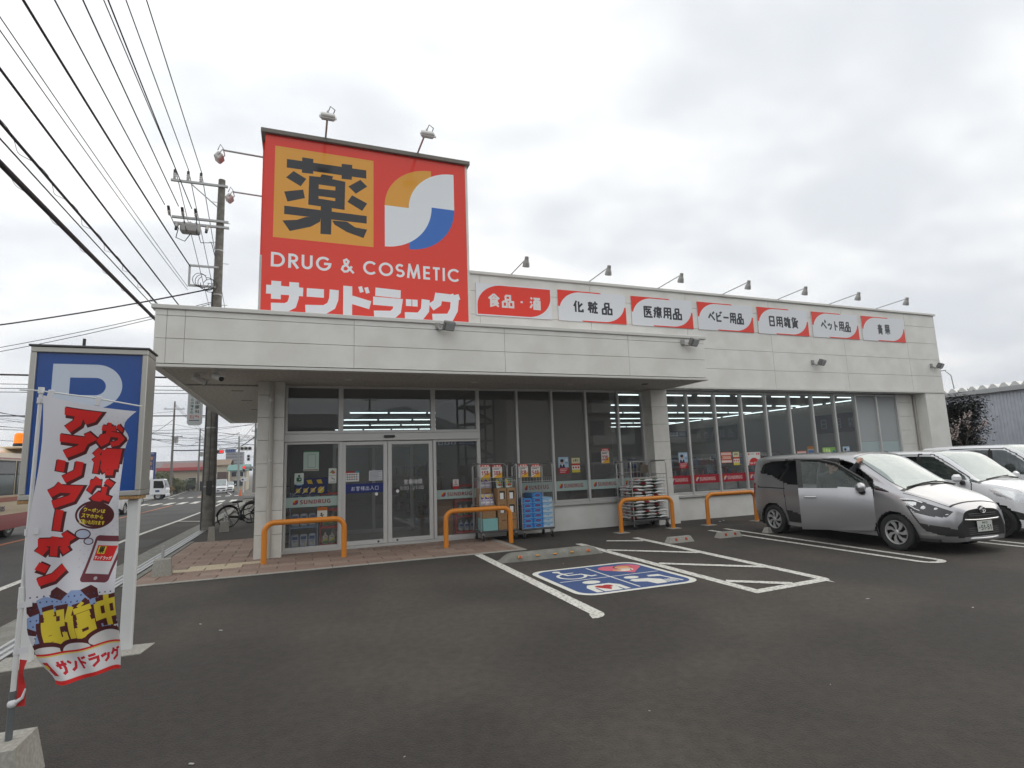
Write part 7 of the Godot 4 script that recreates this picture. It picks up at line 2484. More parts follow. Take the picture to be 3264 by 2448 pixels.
func field_mesh(b: MB, caps: Array, k: float, cell: float) -> void:
	# surface nets over the box round the capsules
	var lo := Vector3.ONE * 1e6
	var hi := -lo
	for c in caps:
		var r: float = maxf(c[2], c[3]) + cell * 2 + k * 0.3
		for q in 2:
			lo = lo.min(c[q] - Vector3.ONE * r); hi = hi.max(c[q] + Vector3.ONE * r)
	var n := Vector3i(((hi - lo) / cell).ceil()) + Vector3i.ONE
	var f := PackedFloat32Array()
	f.resize(n.x * n.y * n.z)
	for z in n.z:
		for y in n.y:
			for x in n.x: f[x + n.x * (y + n.y * z)] = capsule_field(lo + v3(x, y, z) * cell, caps, k)
	var at := {}
	var st := [1, n.x, n.x * n.y]
	for z in n.z - 1:
		for y in n.y - 1:
			for x in n.x - 1:
				var i := x + n.x * (y + n.y * z)
				var s := Vector3.ZERO
				var m := 0
				for a in 3:
					var u := (a + 1) % 3
					var w := (a + 2) % 3
					for q in 4:
						var j: int = i + (st[u] if q & 1 else 0) + (st[w] if q & 2 else 0)
						var fa := f[j]
						var fb := f[j + st[a]]
						if (fa < 0) != (fb < 0):
							var p := v3(x, y, z)
							if q & 1: p[u] += 1
							if q & 2: p[w] += 1
							p[a] += fa / (fa - fb)
							s += p; m += 1
				if m: at[i] = lo + s / m * cell
	var grad := func(p: Vector3) -> Vector3:
		var e := cell * 0.5
		return v3(capsule_field(p + v3(e, 0, 0), caps, k) - capsule_field(p - v3(e, 0, 0), caps, k), capsule_field(p + v3(0, e, 0), caps, k) - capsule_field(p - v3(0, e, 0), caps, k), capsule_field(p + v3(0, 0, e), caps, k) - capsule_field(p - v3(0, 0, e), caps, k)).normalized()
	var nor := {}
	for i in at: nor[i] = grad.call(at[i])
	for z in range(1, n.z - 1):
		for y in range(1, n.y - 1):
			for x in range(1, n.x - 1):
				var i := x + n.x * (y + n.y * z)
				for a in 3:
					var fa := f[i]
					var fb := f[i + st[a]]
					if (fa < 0) == (fb < 0): continue
					var u: int = st[(a + 1) % 3]
					var w: int = st[(a + 2) % 3]
					var q := [i - u - w, i - w, i, i - u]
					if fa > 0: q.reverse()
					if at.has(q[0]) and at.has(q[1]) and at.has(q[2]) and at.has(q[3]):
						b.tri(at[q[0]], at[q[1]], at[q[2]], nor[q[0]], nor[q[1]], nor[q[2]])
						b.tri(at[q[0]], at[q[2]], at[q[3]], nor[q[0]], nor[q[2]], nor[q[3]])

func driver() -> void:
	# getting out of the silver car: turned on the seat, leaning out, one hand up at the roof edge
	var t := thing("person", "person in black cap and dark jacket getting out of the silver minivan", "person", v3(9.27, 0.31, -7.80))
	var V := func(x, y, z): return v3(x, y, z)
	var skin := mat("skin", L(0.42, 0.25, 0.18), 0.55)
	skin.subsurf_scatter_enabled = true
	skin.subsurf_scatter_strength = 0.1
	var b := MB.new()
	# jacket, trousers and shoes in one surface
	field_mesh(b, [
		[V.call(0.36, 0.36, -0.10), V.call(0.20, 0.66, -0.02), 0.145, 0.15], [V.call(0.20, 0.66, -0.02), V.call(0.10, 0.92, 0.04), 0.15, 0.12],
		[V.call(0.04, 0.90, -0.12), V.call(0.16, 0.93, 0.19), 0.075, 0.075],
		[V.call(0.16, 0.93, 0.19), V.call(0.22, 0.98, 0.33), 0.062, 0.052], [V.call(0.22, 0.98, 0.33), V.call(0.28, 1.13, 0.42), 0.05, 0.036],
		[V.call(0.04, 0.90, -0.12), V.call(0.02, 0.66, -0.22), 0.062, 0.052], [V.call(0.02, 0.66, -0.22), V.call(0.12, 0.52, -0.02), 0.05, 0.036],
		[V.call(0.36, 0.34, 0.02), V.call(0.32, 0.36, 0.42), 0.095, 0.066], [V.call(0.32, 0.36, 0.42), V.call(0.34, 0.06, 0.50), 0.064, 0.045],
		[V.call(0.30, 0.34, -0.08), V.call(0.16, 0.34, 0.26), 0.095, 0.066], [V.call(0.16, 0.34, 0.26), V.call(0.18, 0.06, 0.32), 0.064, 0.045],
		[V.call(0.34, 0.04, 0.48), V.call(0.34, 0.04, 0.64), 0.042, 0.036], [V.call(0.18, 0.04, 0.30), V.call(0.16, 0.04, 0.46), 0.042, 0.036],
	], 0.05, 0.024)
	var body := part(t, "body", b, mat("dark_cloth", L(0.022, 0.023, 0.027), 0.9))
	b = MB.new()
	# head with brow, nose, chin and ears, turned towards the car's nose
	var hc: Vector3 = V.call(0.06, 1.115, 0.10)
	field_mesh(b, [
		[hc + V.call(0, 0.02, -0.01), hc + V.call(0, 0.02, 0.01), 0.092, 0.09], [hc + V.call(-0.02, -0.05, 0.02), hc + V.call(-0.05, -0.085, 0.05), 0.07, 0.045],
		[hc + V.call(-0.065, -0.005, 0.055), hc + V.call(-0.088, -0.03, 0.075), 0.012, 0.018], [hc + V.call(-0.03, 0.03, 0.09), hc + V.call(-0.085, 0.03, 0.04), 0.02, 0.02],
		[hc + V.call(0.06, -0.01, 0.065), hc + V.call(0.066, 0.02, 0.07), 0.018, 0.02], [hc + V.call(-0.07, -0.01, -0.07), hc + V.call(-0.07, 0.02, -0.075), 0.018, 0.02],
		[hc + V.call(0.0, -0.06, -0.01), hc + V.call(-0.01, -0.17, -0.04), 0.052, 0.058],
	], 0.03, 0.010)
	part(t, "head", b, skin)
	b = MB.new()
	for q in [[-0.05, 0.072], [-0.082, 0.036]]: b.ball(hc + V.call(q[0] - 0.012, 0.008, q[1] + 0.012), V.call(0.011, 0.008, 0.011), 8, 6)
	b.tube([hc + V.call(-0.062, -0.062, 0.085), hc + V.call(-0.084, -0.063, 0.070), hc + V.call(-0.094, -0.062, 0.048)], 0.006, 6)
	part(t, "eyes_and_mouth", b, mat("eye_dark", L(0.05, 0.03, 0.03), 0.4))
	b = MB.new()
	b.lathe([v2(0.104, -0.01), v2(0.108, 0.02), v2(0.10, 0.06), v2(0.07, 0.092), v2(0.02, 0.104), v2(0, 0.104)], 22, Transform3D(Basis(), hc + V.call(0, 0.03, 0)))
	b.prism(PackedVector2Array([v2(-0.07, 0.05), v2(-0.05, 0.14), v2(0.0, 0.175), v2(0.05, 0.14), v2(0.07, 0.05)]), 0.012, Transform3D(Basis(Vector3.UP, -0.75) * Basis(Vector3.RIGHT, PI / 2 - 0.1) * Basis.from_scale(v3(1, 1, -1)), hc + V.call(0, 0.028, 0)))
	part(t, "cap", b, mat("black_cap", L(0.012), 0.85))
	b = MB.new()
	# right hand, fingers hooked over the roof edge
	var w: Vector3 = V.call(0.29, 1.14, 0.42)
	var caps := [[w, w + V.call(0.05, 0.05, 0.0), 0.028, 0.036]]
	for i in 4:
		var o: Vector3 = w + V.call(0.055, 0.07, -0.034 + i * 0.023)
		var L1: float = [0.034, 0.040, 0.038, 0.030][i]
		caps.append([o, o + V.call(L1 * 0.8, L1 * 0.55, 0), 0.0105, 0.0098])
		caps.append([o + V.call(L1 * 0.8, L1 * 0.55, 0), o + V.call(L1 * 1.5, L1 * 0.1, 0), 0.0098, 0.008])
	caps.append([w + V.call(0.02, 0.03, 0.025), w + V.call(0.05, 0.045, 0.06), 0.013, 0.011])
	caps.append([w + V.call(0.05, 0.045, 0.06), w + V.call(0.08, 0.06, 0.065), 0.011, 0.009])
	field_mesh(b, caps, 0.010, 0.005)
	part(t, "hand", b, skin)

# ---------------------------------------------------------------- parking sign and banner
func make_parking_sign() -> void:
	var t := thing("parking_sign", "blue box sign with white P on two white posts at the street edge", "sign", v3(-1.96, 0, -6.78))
	var b := MB.new()
	var steel := mat("sign_frame_steel", L(0.44, 0.43, 0.40), 0.42, 0.7)
	# frame: four bars round the recessed face, closed back
	var x0 := -2.455
	var x1 := -1.475
	b.box(v3((x0 + x1) / 2, 2.93, -6.775), v3(x1 - x0, 0.055, 0.35), Basis(), 0.006)
	b.box(v3((x0 + x1) / 2, 1.505, -6.775), v3(x1 - x0, 0.05, 0.35), Basis(), 0.006)
	b.box(v3(x0 + 0.025, 2.217, -6.775), v3(0.05, 1.37, 0.35), Basis(), 0.006)
	b.box(v3(x1 - 0.025, 2.217, -6.775), v3(0.05, 1.37, 0.35), Basis(), 0.006)
	part(t, "frame", b, steel, true)
	b = MB.new()
	b.box(v3((x0 + x1) / 2, 2.968, -6.775), v3(x1 - x0 + 0.03, 0.02, 0.38), Basis(), 0.004)
	part(t, "cap_sheet", b, M.dark_steel, true)
	var c := Canvas.new(512, 800, 0.88, Color(0.10, 0.29, 0.58))
	var wh := Color(0.76, 0.80, 0.86)
	# the P: stem and bowl with a counter
	rounded_p(c, 0.13, 0.11, wh, Color(0.10, 0.29, 0.58))
	part(t, "blue_face", sheet(v3(x0 + 0.05, 1.53, -6.625), v3(x1 - x0 - 0.10, 0, 0), v3(0, 1.373, 0), 0.005), printed("parking_sign_print", c.texture(), 0.22), true)
	b = MB.new()
	b.span(v3(x0 + 0.05, 1.53, -6.90), v3(x1 - 0.05, 2.90, -6.64))
	part(t, "light_box", b, M.lamp_white, true)
	b = MB.new()
	b.box(v3((x0 + x1) / 2 - 0.01, 1.462, -6.76), v3(x1 - x0 - 0.01, 0.034, 0.30), Basis(), 0.004)
	part(t, "timber_batten", b, grained(mat("timber", L(0.45, 0.27, 0.11), 0.7), noise_tex(0.05, Color(0.8, 0.8, 0.8), Color(1, 1, 1), 256, 3, 19), 0.4), true)
	for x in [-2.33, -1.545]:
		b = MB.new()
		b.box(v3(x, 0.72, -6.72), v3(0.10, 1.445, 0.08), Basis(), 0.008)
		part(t, "post", b, mat("post_white", L(0.62, 0.63, 0.63), 0.4), true)
	b = MB.new()
	b.tube([v3(-2.06, 2.97, -6.70), v3(-2.06, 3.07, -6.70)], 0.014, 10)
	part(t, "top_sensor", b, M.black_plastic, true)
	b = MB.new()
	b.tube([v3(-2.06, 2.975, -6.70), v3(-2.06, 2.992, -6.70)], 0.028, 10)
	part(t, "sensor_foot", b, M.galvanised, true)
	# strip foundation
	var s := MB.new()
	s.prism(PackedVector2Array([v2(-2.56, 6.48), v2(-1.37, 6.48), v2(-1.32, 6.82), v2(-2.56, 6.95)]), 0.03, Transform3D(Basis(v3(1, 0, 0), v3(0, 0, -1), v3(0, 1, 0)), v3(0, 0.008, 0)))
	struct("sign_footing", s, M.concrete)

func rounded_p(c: Canvas, x: float, y: float, wh: Color, bg: Color) -> void:
	c.rect(x, y, 0.145, 1.1, wh)
	var cx := x + 0.36
	c.rect(x, y, 0.36, 0.445, wh)
	c.oval(v2(cx, y + 0.2225), 0.225, 0.2225, wh)
	c.rect(x + 0.145, y + 0.135, 0.215, 0.175, bg)
	c.oval(v2(cx, y + 0.2225), 0.085, 0.0875, bg)

func make_banner() -> void:
	var foot := v3(-1.475, 0, -4.12)
	var t := thing("banner_flag", "tall white banner with red and yellow characters on a leaning white pole", "banner", foot)
	# concrete foot
	var b := MB.new()
	var lo := [v3(-0.22, 0, 0.20), v3(0.12, 0, 0.20), v3(0.12, 0, -0.18), v3(-0.22, 0, -0.18)]
	var hi := []
	for p in lo: hi.append(v3((p.x + 0.05) * 0.78 - 0.05, 0.24, p.z * 0.78))
	for i in 4: b.flat([lo[i], lo[(i + 1) % 4], hi[(i + 1) % 4], hi[i]], v3(-0.05, 0.1, 0))
	b.flat(hi, Vector3.ZERO); b.flat(lo, v3(0, 1, 0))
	part(t, "foot_block", b, M.concrete)
	var base := v3(0.0, 0.18, 0.0)
	var top := v3(0.005, 2.21, -0.02)
	b = MB.new()
	b.rod(base, base.lerp(top, 0.155), 0.017, -1, 12)
	part(t, "socket_tube", b, mat("socket_grey", L(0.10, 0.11, 0.115), 0.5))
	b = MB.new()
	b.rod(base.lerp(top, 0.13), base.lerp(top, 0.42), 0.0135, -1, 12)
	b.rod(base.lerp(top, 0.40), top, 0.0105, -1, 12)
	b.rod(base.lerp(top, 0.385), base.lerp(top, 0.43), 0.0175, -1, 12)
	b.rod(base.lerp(top, 0.985), top + v3(0, 0.006, 0), 0.016, -1, 12)
	part(t, "pole", b, mat("pole_white", L(0.62, 0.63, 0.63), 0.35))
	b = MB.new()
	b.tube([v3(-0.10, 2.20, -0.02), v3(0.0, 2.195, -0.02), v3(0.27, 2.155, -0.015), v3(0.535, 2.10, -0.01)], 0.0045, 8)
	part(t, "cross_rod", b, M.pole_white)
	# print
	var W := 0.50
	var H := 1.66
	var c := Canvas.new(512, 1700, 1.0, Color(0.80, 0.80, 0.83))
	var red := Color(0.78, 0.12, 0.11)
	var brn := Color(0.30, 0.10, 0.11)
	var yel := Color(0.82, 0.74, 0.20)
	for i in 22:
		for j in 40:
			if (i + j) % 2 == 0 and i > 11: c.oval(v2(0.04 + i * 0.045, 0.1 + j * 0.05), 0.010, 0.010, Color(0.75, 0.75, 0.80))
	var sk := Transform2D(v2(1, -0.05), v2(-0.06, 1), v2(0.07, 0.04))
	for pass_ in 2:
		var col := brn if pass_ == 0 else red
		var dx := 0.012 if pass_ == 0 else 0.0
		var add := 0.05 if pass_ == 0 else 0.0
		c.jp("お得な", 0.575 + dx, 0.15 + dx, 0.36, 0.33, v2(-0.004, 0.36), 0.066 + add, col, sk)
		c.jp("アプリク｜ポン", 0.13 + dx, 0.06 + dx, 0.40, 0.275, v2(-0.004, 0.305), 0.092 + add, col, sk)
	# speech bubble and telephone
	c.oval(v2(0.72, 1.36), 0.235, 0.175, brn); c.oval(v2(0.71, 1.365), 0.20, 0.145, Color(0.78, 0.78, 0.80)); c.oval(v2(0.73, 1.36), 0.20, 0.15, brn)
	var bub := Transform2D(v2(1, 0.05), v2(-0.08, 1), v2(0.11, -0.03))
	for q in [["クーポンは", 0.57, 1.27, 0.058], ["スマホから", 0.56, 1.345, 0.058], ["ご覧いただけます", 0.545, 1.42, 0.040]]:
		c.jp(q[0], q[1], q[2], q[3] * 0.92, 0.055, v2(q[3], 0), 0.010, yel, bub)
	c.oval(v2(0.60, 1.60), 0.095, 0.065, brn); c.oval(v2(0.60, 1.60), 0.08, 0.05, Color(0.68, 0.72, 0.80))
	c.oval(v2(0.67, 1.69), 0.06, 0.045, brn); c.oval(v2(0.67, 1.69), 0.047, 0.034, Color(0.72, 0.74, 0.80))
	var ph := Transform2D(v2(0.95, 0.12), v2(-0.30, 0.95), v2(1.16, 1.50 - 0.0))
	rounded(c, -0.36, 0.16, 0.34, 0.60, 0.05, Color(0.42, 0.20, 0.24), ph)
	c.rect(-0.33, 0.235, 0.28, 0.42, Color(0.78, 0.77, 0.79), ph)
	c.rect(-0.30, 0.29, 0.22, 0.20, red, ph); c.rect(-0.285, 0.30, 0.09, 0.10, yel, ph); c.jp("果", -0.275, 0.305, 0.07, 0.09, Vector2.ZERO, 0.012, Color(0.1, 0.1, 0.1), ph); c.jp("サンドラッグ", -0.295, 0.425, 0.032, 0.05, v2(0.034, 0), 0.007, Color(0.85, 0.84, 0.84), ph)
	c.oval(v2(-0.19, 0.71), 0.022, 0.022, Color(0.7, 0.66, 0.68), ph)
	# burst with dotted blue and the yellow line
	var lob := []
	for i in 40:
		var an := TAU * i / 40.0
		var rr := 1.0 + 0.16 * sin(an * 9.0)
		lob.append(v2(0.52, 2.62) + v2(cos(an) * 0.56 * rr, sin(an) * 0.36 * rr))
	c.poly(lob, brn)
	var lob2 := []
	for i in 40:
		var an := TAU * i / 40.0
		var rr := 1.0 + 0.18 * sin(an * 8.0 + 1.0)
		lob2.append(v2(0.52, 2.63) + v2(cos(an) * 0.52 * rr, sin(an) * 0.32 * rr))
	c.poly(lob2, Color(0.52, 0.60, 0.76))
	for i in 16:
		for j in 10: c.oval(v2(0.04 + i * 0.065 + (j % 2) * 0.03, 2.33 + j * 0.065), 0.009, 0.009, Color(0.2, 0.22, 0.4))
	var hk := Transform2D(v2(1, -0.20), v2(0.03, 1), v2(-0.02, 0.10))
	for pass_ in 2: c.jp("配信中！", 0.10, 2.42, 0.28, 0.42, v2(0.30, 0), 0.17 if pass_ == 0 else 0.068, brn if pass_ == 0 else yel, hk)
	for q in [[0.15, 2.93, 0.2], [0.5, 2.92, 0.16], [0.85, 2.86, 0.2]]:
		c.oval(v2(q[0], q[1] + 0.02), q[2] + 0.03, 0.11, brn); c.oval(v2(q[0], q[1] + 0.05), q[2], 0.09, Color(0.80, 0.80, 0.80))
	c.rect(0, 2.97, 1, 0.35, Color(0.80, 0.80, 0.81)); c.rect(0, 2.965, 1, 0.022, red); c.rect(0, 2.99, 1, 0.012, yel); c.rect(0, 3.275, 1, 0.05, red)
	c.jp("サンドラッグ", 0.20, 3.05, 0.125, 0.165, v2(0.128, 0), 0.030, Color(0.72, 0.10, 0.18))
	c.poly([v2(0.04, 3.06), v2(0.12, 3.06), v2(0.15, 3.22), v2(0.06, 3.22)], Color(0.72, 0.10, 0.18)); c.oval(v2(0.06, 3.12), 0.03, 0.03, yel)
	var cloth := printed("banner_print", c.texture(), 0.8)
	cloth.backlight_enabled = true
	cloth.backlight = Color(0.32, 0.32, 0.32)
	# cloth: hung from the rod, tied to the pole, bellying and torn loose at the lower pole side
	var rows := []
	var uvs := []
	var NR := 66
	var NC := 26
	for i in NR + 1:
		var v := float(i) / NR
		var row := []
		var ur := []
		var yl := 2.165 - v * 1.675
		var yr := 2.065 - v * 1.545
		for j in NC + 1:
			var u := float(j) / NC
			var xl := 0.025 + 0.015 * sin(v * 9.0) + 0.10 * smoothstep(0.90, 1.0, v) + 0.055 * smoothstep(0.80, 0.93, v)
			var xr := 0.515 - 0.055 * smoothstep(0.0, 0.18, v) - 0.015 * sin(v * PI) + 0.035 * smoothstep(0.7, 1.0, v)
			if v < 0.10: xr -= 0.05 * sin(v / 0.10 * PI) * smoothstep(0.6, 1.0, u)
			var y := lerpf(yl, yr, u) - 0.012 * sin(u * PI) * (1.0 - v)
			var z := 0.005 + 0.035 * sin(u * 7.0 + v * 5.5) * (0.3 + v) * 0.7 + 0.022 * sin(u * 13.0 - v * 7.0) * v - 0.05 * v * u + 0.02 * sin(v * 17.0 + u * 2.0) * u
			row.append(v3(lerpf(xl, xr, u), y, z))
			ur.append(v2(u, v))
		rows.append(row); uvs.append(ur)
	b = MB.new()
	b.grid(rows, false, uvs)
	part(t, "cloth", b, cloth)
	# loops and the torn strip left on the pole
	for q in [[2.135, 0.055], [1.36, 0.05], [0.955, 0.05], [0.705, 0.05]]:
		b = MB.new()
		var pc := base.lerp(top, (q[0] - base.y) / (top.y - base.y))
		b.tube([pc + v3(0, -0.018, 0), pc + v3(0, 0.018, 0)], 0.0165, 12, false)
		b.box(pc + v3(q[1] * 0.5 + 0.005, 0.002, 0.012), v3(q[1], 0.034, 0.003), Basis(Vector3.FORWARD, -0.08))
		part(t, "pole_loop", b, mat("banner_white", L(0.60, 0.60, 0.63), 0.85))
	for q in [[0.055, 2.185], [0.30, 2.148]]:
		b = MB.new()
		b.box(v3(q[0], q[1] - 0.015, -0.01), v3(0.028, 0.06, 0.014), Basis(Vector3.FORWARD, 0.14), 0.003)
		part(t, "rod_loop", b, M.banner_white)
	b = MB.new()
	var sr := []
	for i in 9:
		var v := i / 8.0
		sr.append([v3(0.02, 0.66 - v * 0.25, 0.0), v3(0.055 - 0.01 * sin(v * 5), 0.65 - v * 0.24, 0.012 * sin(v * 8))])
	b.grid(sr)
	part(t, "torn_strip", b, mat("banner_red", L(0.45, 0.02, 0.02), 0.85))
	b = MB.new()
	b.ball(v3(0.005, 0.43, 0.006), v3(0.024, 0.022, 0.022), 10, 7)
	b.tube([v3(0.02, 0.435, 0.01), v3(0.05, 0.455, 0.012), v3(0.06, 0.50, 0.008)], [0.012, 0.009, 0.004], 8)
	part(t, "knot", b, M.banner_white)

# ---------------------------------------------------------------- poles and wires
func sag(a: Vector3, b: Vector3, s: float, n := 14) -> Array:
	var p := []
	for i in n + 1:
		var t := float(i) / n
		p.append(a.lerp(b, t) - v3(0, s * 4.0 * t * (1.0 - t), 0))
	return p

func wire(label: String, a: Vector3, b: Vector3, s: float, r: float, group: String, curl := 0.0) -> void:
	var t := thing("overhead_wire", label, "wire", a, group)
	var m := MB.new()
	var pts := sag(a, b, s, 24)
	m.tube(pts, r * 1.25, 6)
	part(t, "cable", m, M.cable, true)
	if curl > 0.0:
		m = MB.new()
		var q := []
		var n := 420
		for i in n:
			var u := float(i) / (n - 1)
			var k := u * 24.0
			var j := mini(int(k), 23)
			var c: Vector3 = pts[j].lerp(pts[j + 1], k - j)
			q.append(c + v3(cos(i * 0.55), sin(i * 0.55), 0) * curl + v3(0, -curl * 0.8, 0))
		m.tube(q, 0.004, 4)
		part(t, "lashing_coil", m, M.cable, true)

func insulator(parent: Node3D, at: Vector3, b := Basis()) -> void:
	var m := MB.new()
	m.lathe([v2(0.03, 0), v2(0.05, 0.03), v2(0.03, 0.06), v2(0.055, 0.09), v2(0.035, 0.13), v2(0.055, 0.17), v2(0.03, 0.22), v2(0.0, 0.23)], 12, Transform3D(b, at))
	part(parent, "insulator", m, mat("porcelain", L(0.50, 0.50, 0.48), 0.25), true)
	m = MB.new()
	m.lathe([v2(0.042, 0.20), v2(0.042, 0.32), v2(0, 0.33)], 10, Transform3D(b, at))
	part(parent, "insulator_cap", m, M.black_plastic, true)

func make_poles() -> void:
	var P := v3(-2.57, 0, -19.62)
	var cm := grained(mat("pole_concrete", L(0.20, 0.195, 0.175), 0.9), noise_tex(0.02, Color(0.80, 0.79, 0.77), Color(1, 1, 1), 512, 5, 34), 2.2)
	var t := thing("utility_pole", "thick concrete utility pole with transformer beside the canopy", "utility pole", P, "utility poles")
	var m := MB.new()
	m.tube([P, P + v3(0, 11.4, 0)], [0.20, 0.105], 20)
	part(t, "pole_shaft", m, cm, true)
	for y in [1.3, 3.1, 5.0, 7.4, 8.9]:
		m = MB.new()
		var r := lerpf(0.20, 0.105, y / 11.4) + 0.006
		m.tube([P + v3(0, y, 0), P + v3(0, y + 0.04, 0)], r, 20)
		part(t, "steel_band", m, M.galvanised, true)
	for i in 7:
		m = MB.new()
		var y := 6.4 + i * 0.7
		m.rod(P + v3(0.1 if i % 2 else -0.1, y, 0), P + v3(0.30 if i % 2 else -0.30, y, 0), 0.010, -1, 6)
		part(t, "climbing_step", m, M.galvanised, true)
	# risers and the meter box on the street side
	m = MB.new()
	m.tube([P + v3(-0.17, 0.05, 0.10), P + v3(-0.15, 3.8, 0.09), P + v3(-0.13, 7.5, 0.08)], 0.028, 8)
	m.tube([P + v3(0.17, 0.0, 0.12), P + v3(0.15, 3.6, 0.11), P + v3(0.13, 6.5, 0.1)], 0.022, 8)
	m.tube([P + v3(0.0, 1.35, 0.19), P + v3(0.0, 3.6, 0.165)], 0.015, 8)
	part(t, "riser_pipe", m, M.dark_grey, true)
	m = MB.new()
	m.box(P + v3(0.02, 1.28, 0.21), v3(0.15, 0.42, 0.10), Basis(), 0.012)
	part(t, "junction_box", m, M.black_plastic, true)
	# cross arms
	for q in [[11.13, -1.45, 0.20, 0.0], [9.88, -1.36, 0.26, 0.10], [9.70, -1.30, 0.28, -0.10]]:
		m = MB.new()
		m.box(P + v3((q[1] + q[2]) / 2, q[0], 0.12 + q[3] * 0.2), v3(q[2] - q[1], 0.075, 0.075), Basis(), 0.006)
		part(t, "cross_arm", m, M.galvanised, true)
	m = MB.new()
	m.tube([P + v3(-0.9, 11.1, 0.12), P + v3(-0.1, 10.4, 0.1)], 0.018, 6)
	part(t, "arm_brace", m, M.galvanised, true)
	for x in [-1.35, -0.97, -0.60]:
		insulator(t, P + v3(x, 11.17, 0.12))
		insulator(t, P + v3(x - 0.08, 9.92, 0.12), Basis(Vector3.RIGHT, 0.9))
	for x in [-1.20, -0.35]:
		insulator(t, P + v3(x, 9.66, 0.16), Basis(Vector3.RIGHT, 2.6))
	# switch box
	m = MB.new()
	m.box(P + v3(-0.82, 9.50, 0.18), v3(0.56, 0.30, 0.30), Basis(), 0.05)
	part(t, "switch_box", m, M.lamp_grey, true)
	for i in 3:
		m = MB.new()
		m.lathe([v2(0.035, 0), v2(0.045, 0.05), v2(0.03, 0.10), v2(0, 0.11)], 10, Transform3D(Basis(), P + v3(-1.0 + i * 0.17, 9.64, 0.2)))
		part(t, "bushing", m, M.porcelain, true)
		m = MB.new()
		m.tube([P + v3(-1.0 + i * 0.17, 9.72, 0.2), P + v3(-1.2 + i * 0.3, 9.45 - 0.1 * i, 0.35), P + v3(-1.42 + i * 0.38, 9.95, 0.25)], 0.014, 6)
		part(t, "jumper_lead", m, M.cable, true)
	m = MB.new()
	m.tube([P + v3(-1.15, 9.5, 0.2), P + v3(-1.2, 9.15, 0.25), P + v3(-0.95, 9.05, 0.25), P + v3(-0.8, 9.35, 0.2)], 0.014, 6)
	m.tube([P + v3(-0.6, 9.4, 0.2), P + v3(-0.5, 9.05, 0.25), P + v3(-0.2, 9.1, 0.2), P + v3(-0.1, 8.7, 0.1)], 0.014, 6)
	part(t, "jumper_lead", m, M.cable, true)
	# lower frame for the service wires
	m = MB.new()
	m.box(P + v3(-0.40, 8.32, 0.1), v3(0.85, 0.06, 0.06)); m.box(P + v3(-0.40, 7.66, 0.1), v3(0.85, 0.06, 0.06)); m.box(P + v3(-0.80, 7.99, 0.1), v3(0.06, 0.60, 0.06))
	part(t, "service_frame", m, M.galvanised, true)
	m = MB.new()
	for i in 5:
		var p := []
		for k in 12:
			var an := k / 11.0 * TAU * 0.8 + i
			p.append(P + v3(-0.5 + 0.2 * cos(an) + 0.08 * i, 7.85 + 0.22 * sin(an) - 0.05 * i, 0.16 + 0.02 * i))
		m.tube(p, 0.010, 5)
	part(t, "cable_loops", m, M.cable, true)
	# sleeve sign of an eye clinic on the pole
	var c := Canvas.new(160, 512, 0.42, Color(0.70, 0.72, 0.72))
	var gn := Color(0.12, 0.33, 0.30)
	c.rect(0.05, 0.04, 0.004, 0.95, Color(0.3, 0.3, 0.3)); c.rect(0.355, 0.04, 0.004, 0.95, Color(0.3, 0.3, 0.3))
	c.jp("水三田眼科", 0.215, 0.28, 0.115, 0.12, v2(0, 0.145), 0.016, Color(0.2, 0.25, 0.25))
	c.jp("日帰り白内障手術", 0.085, 0.22, 0.085, 0.085, v2(0, 0.098), 0.011, gn)
	var rd := Color(0.66, 0.22, 0.16)
	c.stroke([v2(0.31, 1.12), v2(0.31, 1.06), v2(0.25, 1.06)], 0.02, rd); c.poly([v2(0.215, 1.06), v2(0.26, 1.02), v2(0.26, 1.10)], rd)
	c.jp("田", 0.08, 1.03, 0.05, 0.05, Vector2.ZERO, 0.009, rd); c.jp("口", 0.15, 1.03, 0.05, 0.05, Vector2.ZERO, 0.009, rd); c.jp("内", 0.08, 1.09, 0.05, 0.05, Vector2.ZERO, 0.009, rd); c.jp("日", 0.15, 1.09, 0.05, 0.05, Vector2.ZERO, 0.009, rd)
	c.rect(0.06, 1.18, 0.28, 0.03, Color(0.35, 0.35, 0.38))
	var s := thing("pole_sign", "narrow white eye clinic sign with green characters hung from the utility pole", "sign", P + v3(-0.47, 3.2, 0.1), "")
	var pl := PackedVector2Array([v2(-0.15, 0), v2(0.15, 0), v2(0.205, 0.07), v2(0.205, 1.27), v2(0.15, 1.34), v2(-0.15, 1.34), v2(-0.205, 1.27), v2(-0.205, 0.07)])
	m = MB.new()
	m.prism(pl, 0.0, Transform3D(), Rect2(-0.21, 0.0, 0.42, 1.344))
	part(s, "printed_face", m, printed("clinic_print", c.texture(), 0.35))
	m = MB.new()
	m.prism(pl, 0.05, Transform3D(Basis(), v3(0, 0, -0.002)))
	part(s, "sign_body", m, M.lamp_white)
	m = MB.new()
	for y in [0.25, 1.1]: m.tube([v3(0.20, y, -0.03), v3(0.33, y, -0.06)], 0.012, 6)
	part(s, "sign_arm", m, M.galvanised)
	# main runs towards and past the camera: (x at the pole, height at the pole, x ahead, height ahead)
	var hv := "high voltage wires from the pole"
	var k := 0
	for q in [[-3.92, 11.55, -3.92, 11.55], [-3.54, 11.55, -3.30, 11.5], [-3.17, 11.55, -2.83, 11.5]]:
		wire("thin high wire on the top arm of the utility pole, %s" % ["outermost", "middle", "innermost"][k], v3(q[0], q[1], -19.5), v3(q[2] , q[3], 18), 0.25, 0.010, hv)
		wire("high wire leading away from the top arm, %s" % ["outermost", "middle", "innermost"][k], v3(q[0], q[1], -19.5), v3(q[0] - 3.5, 9.6, -82), 0.7, 0.010, hv)
		k += 1
	k = 0
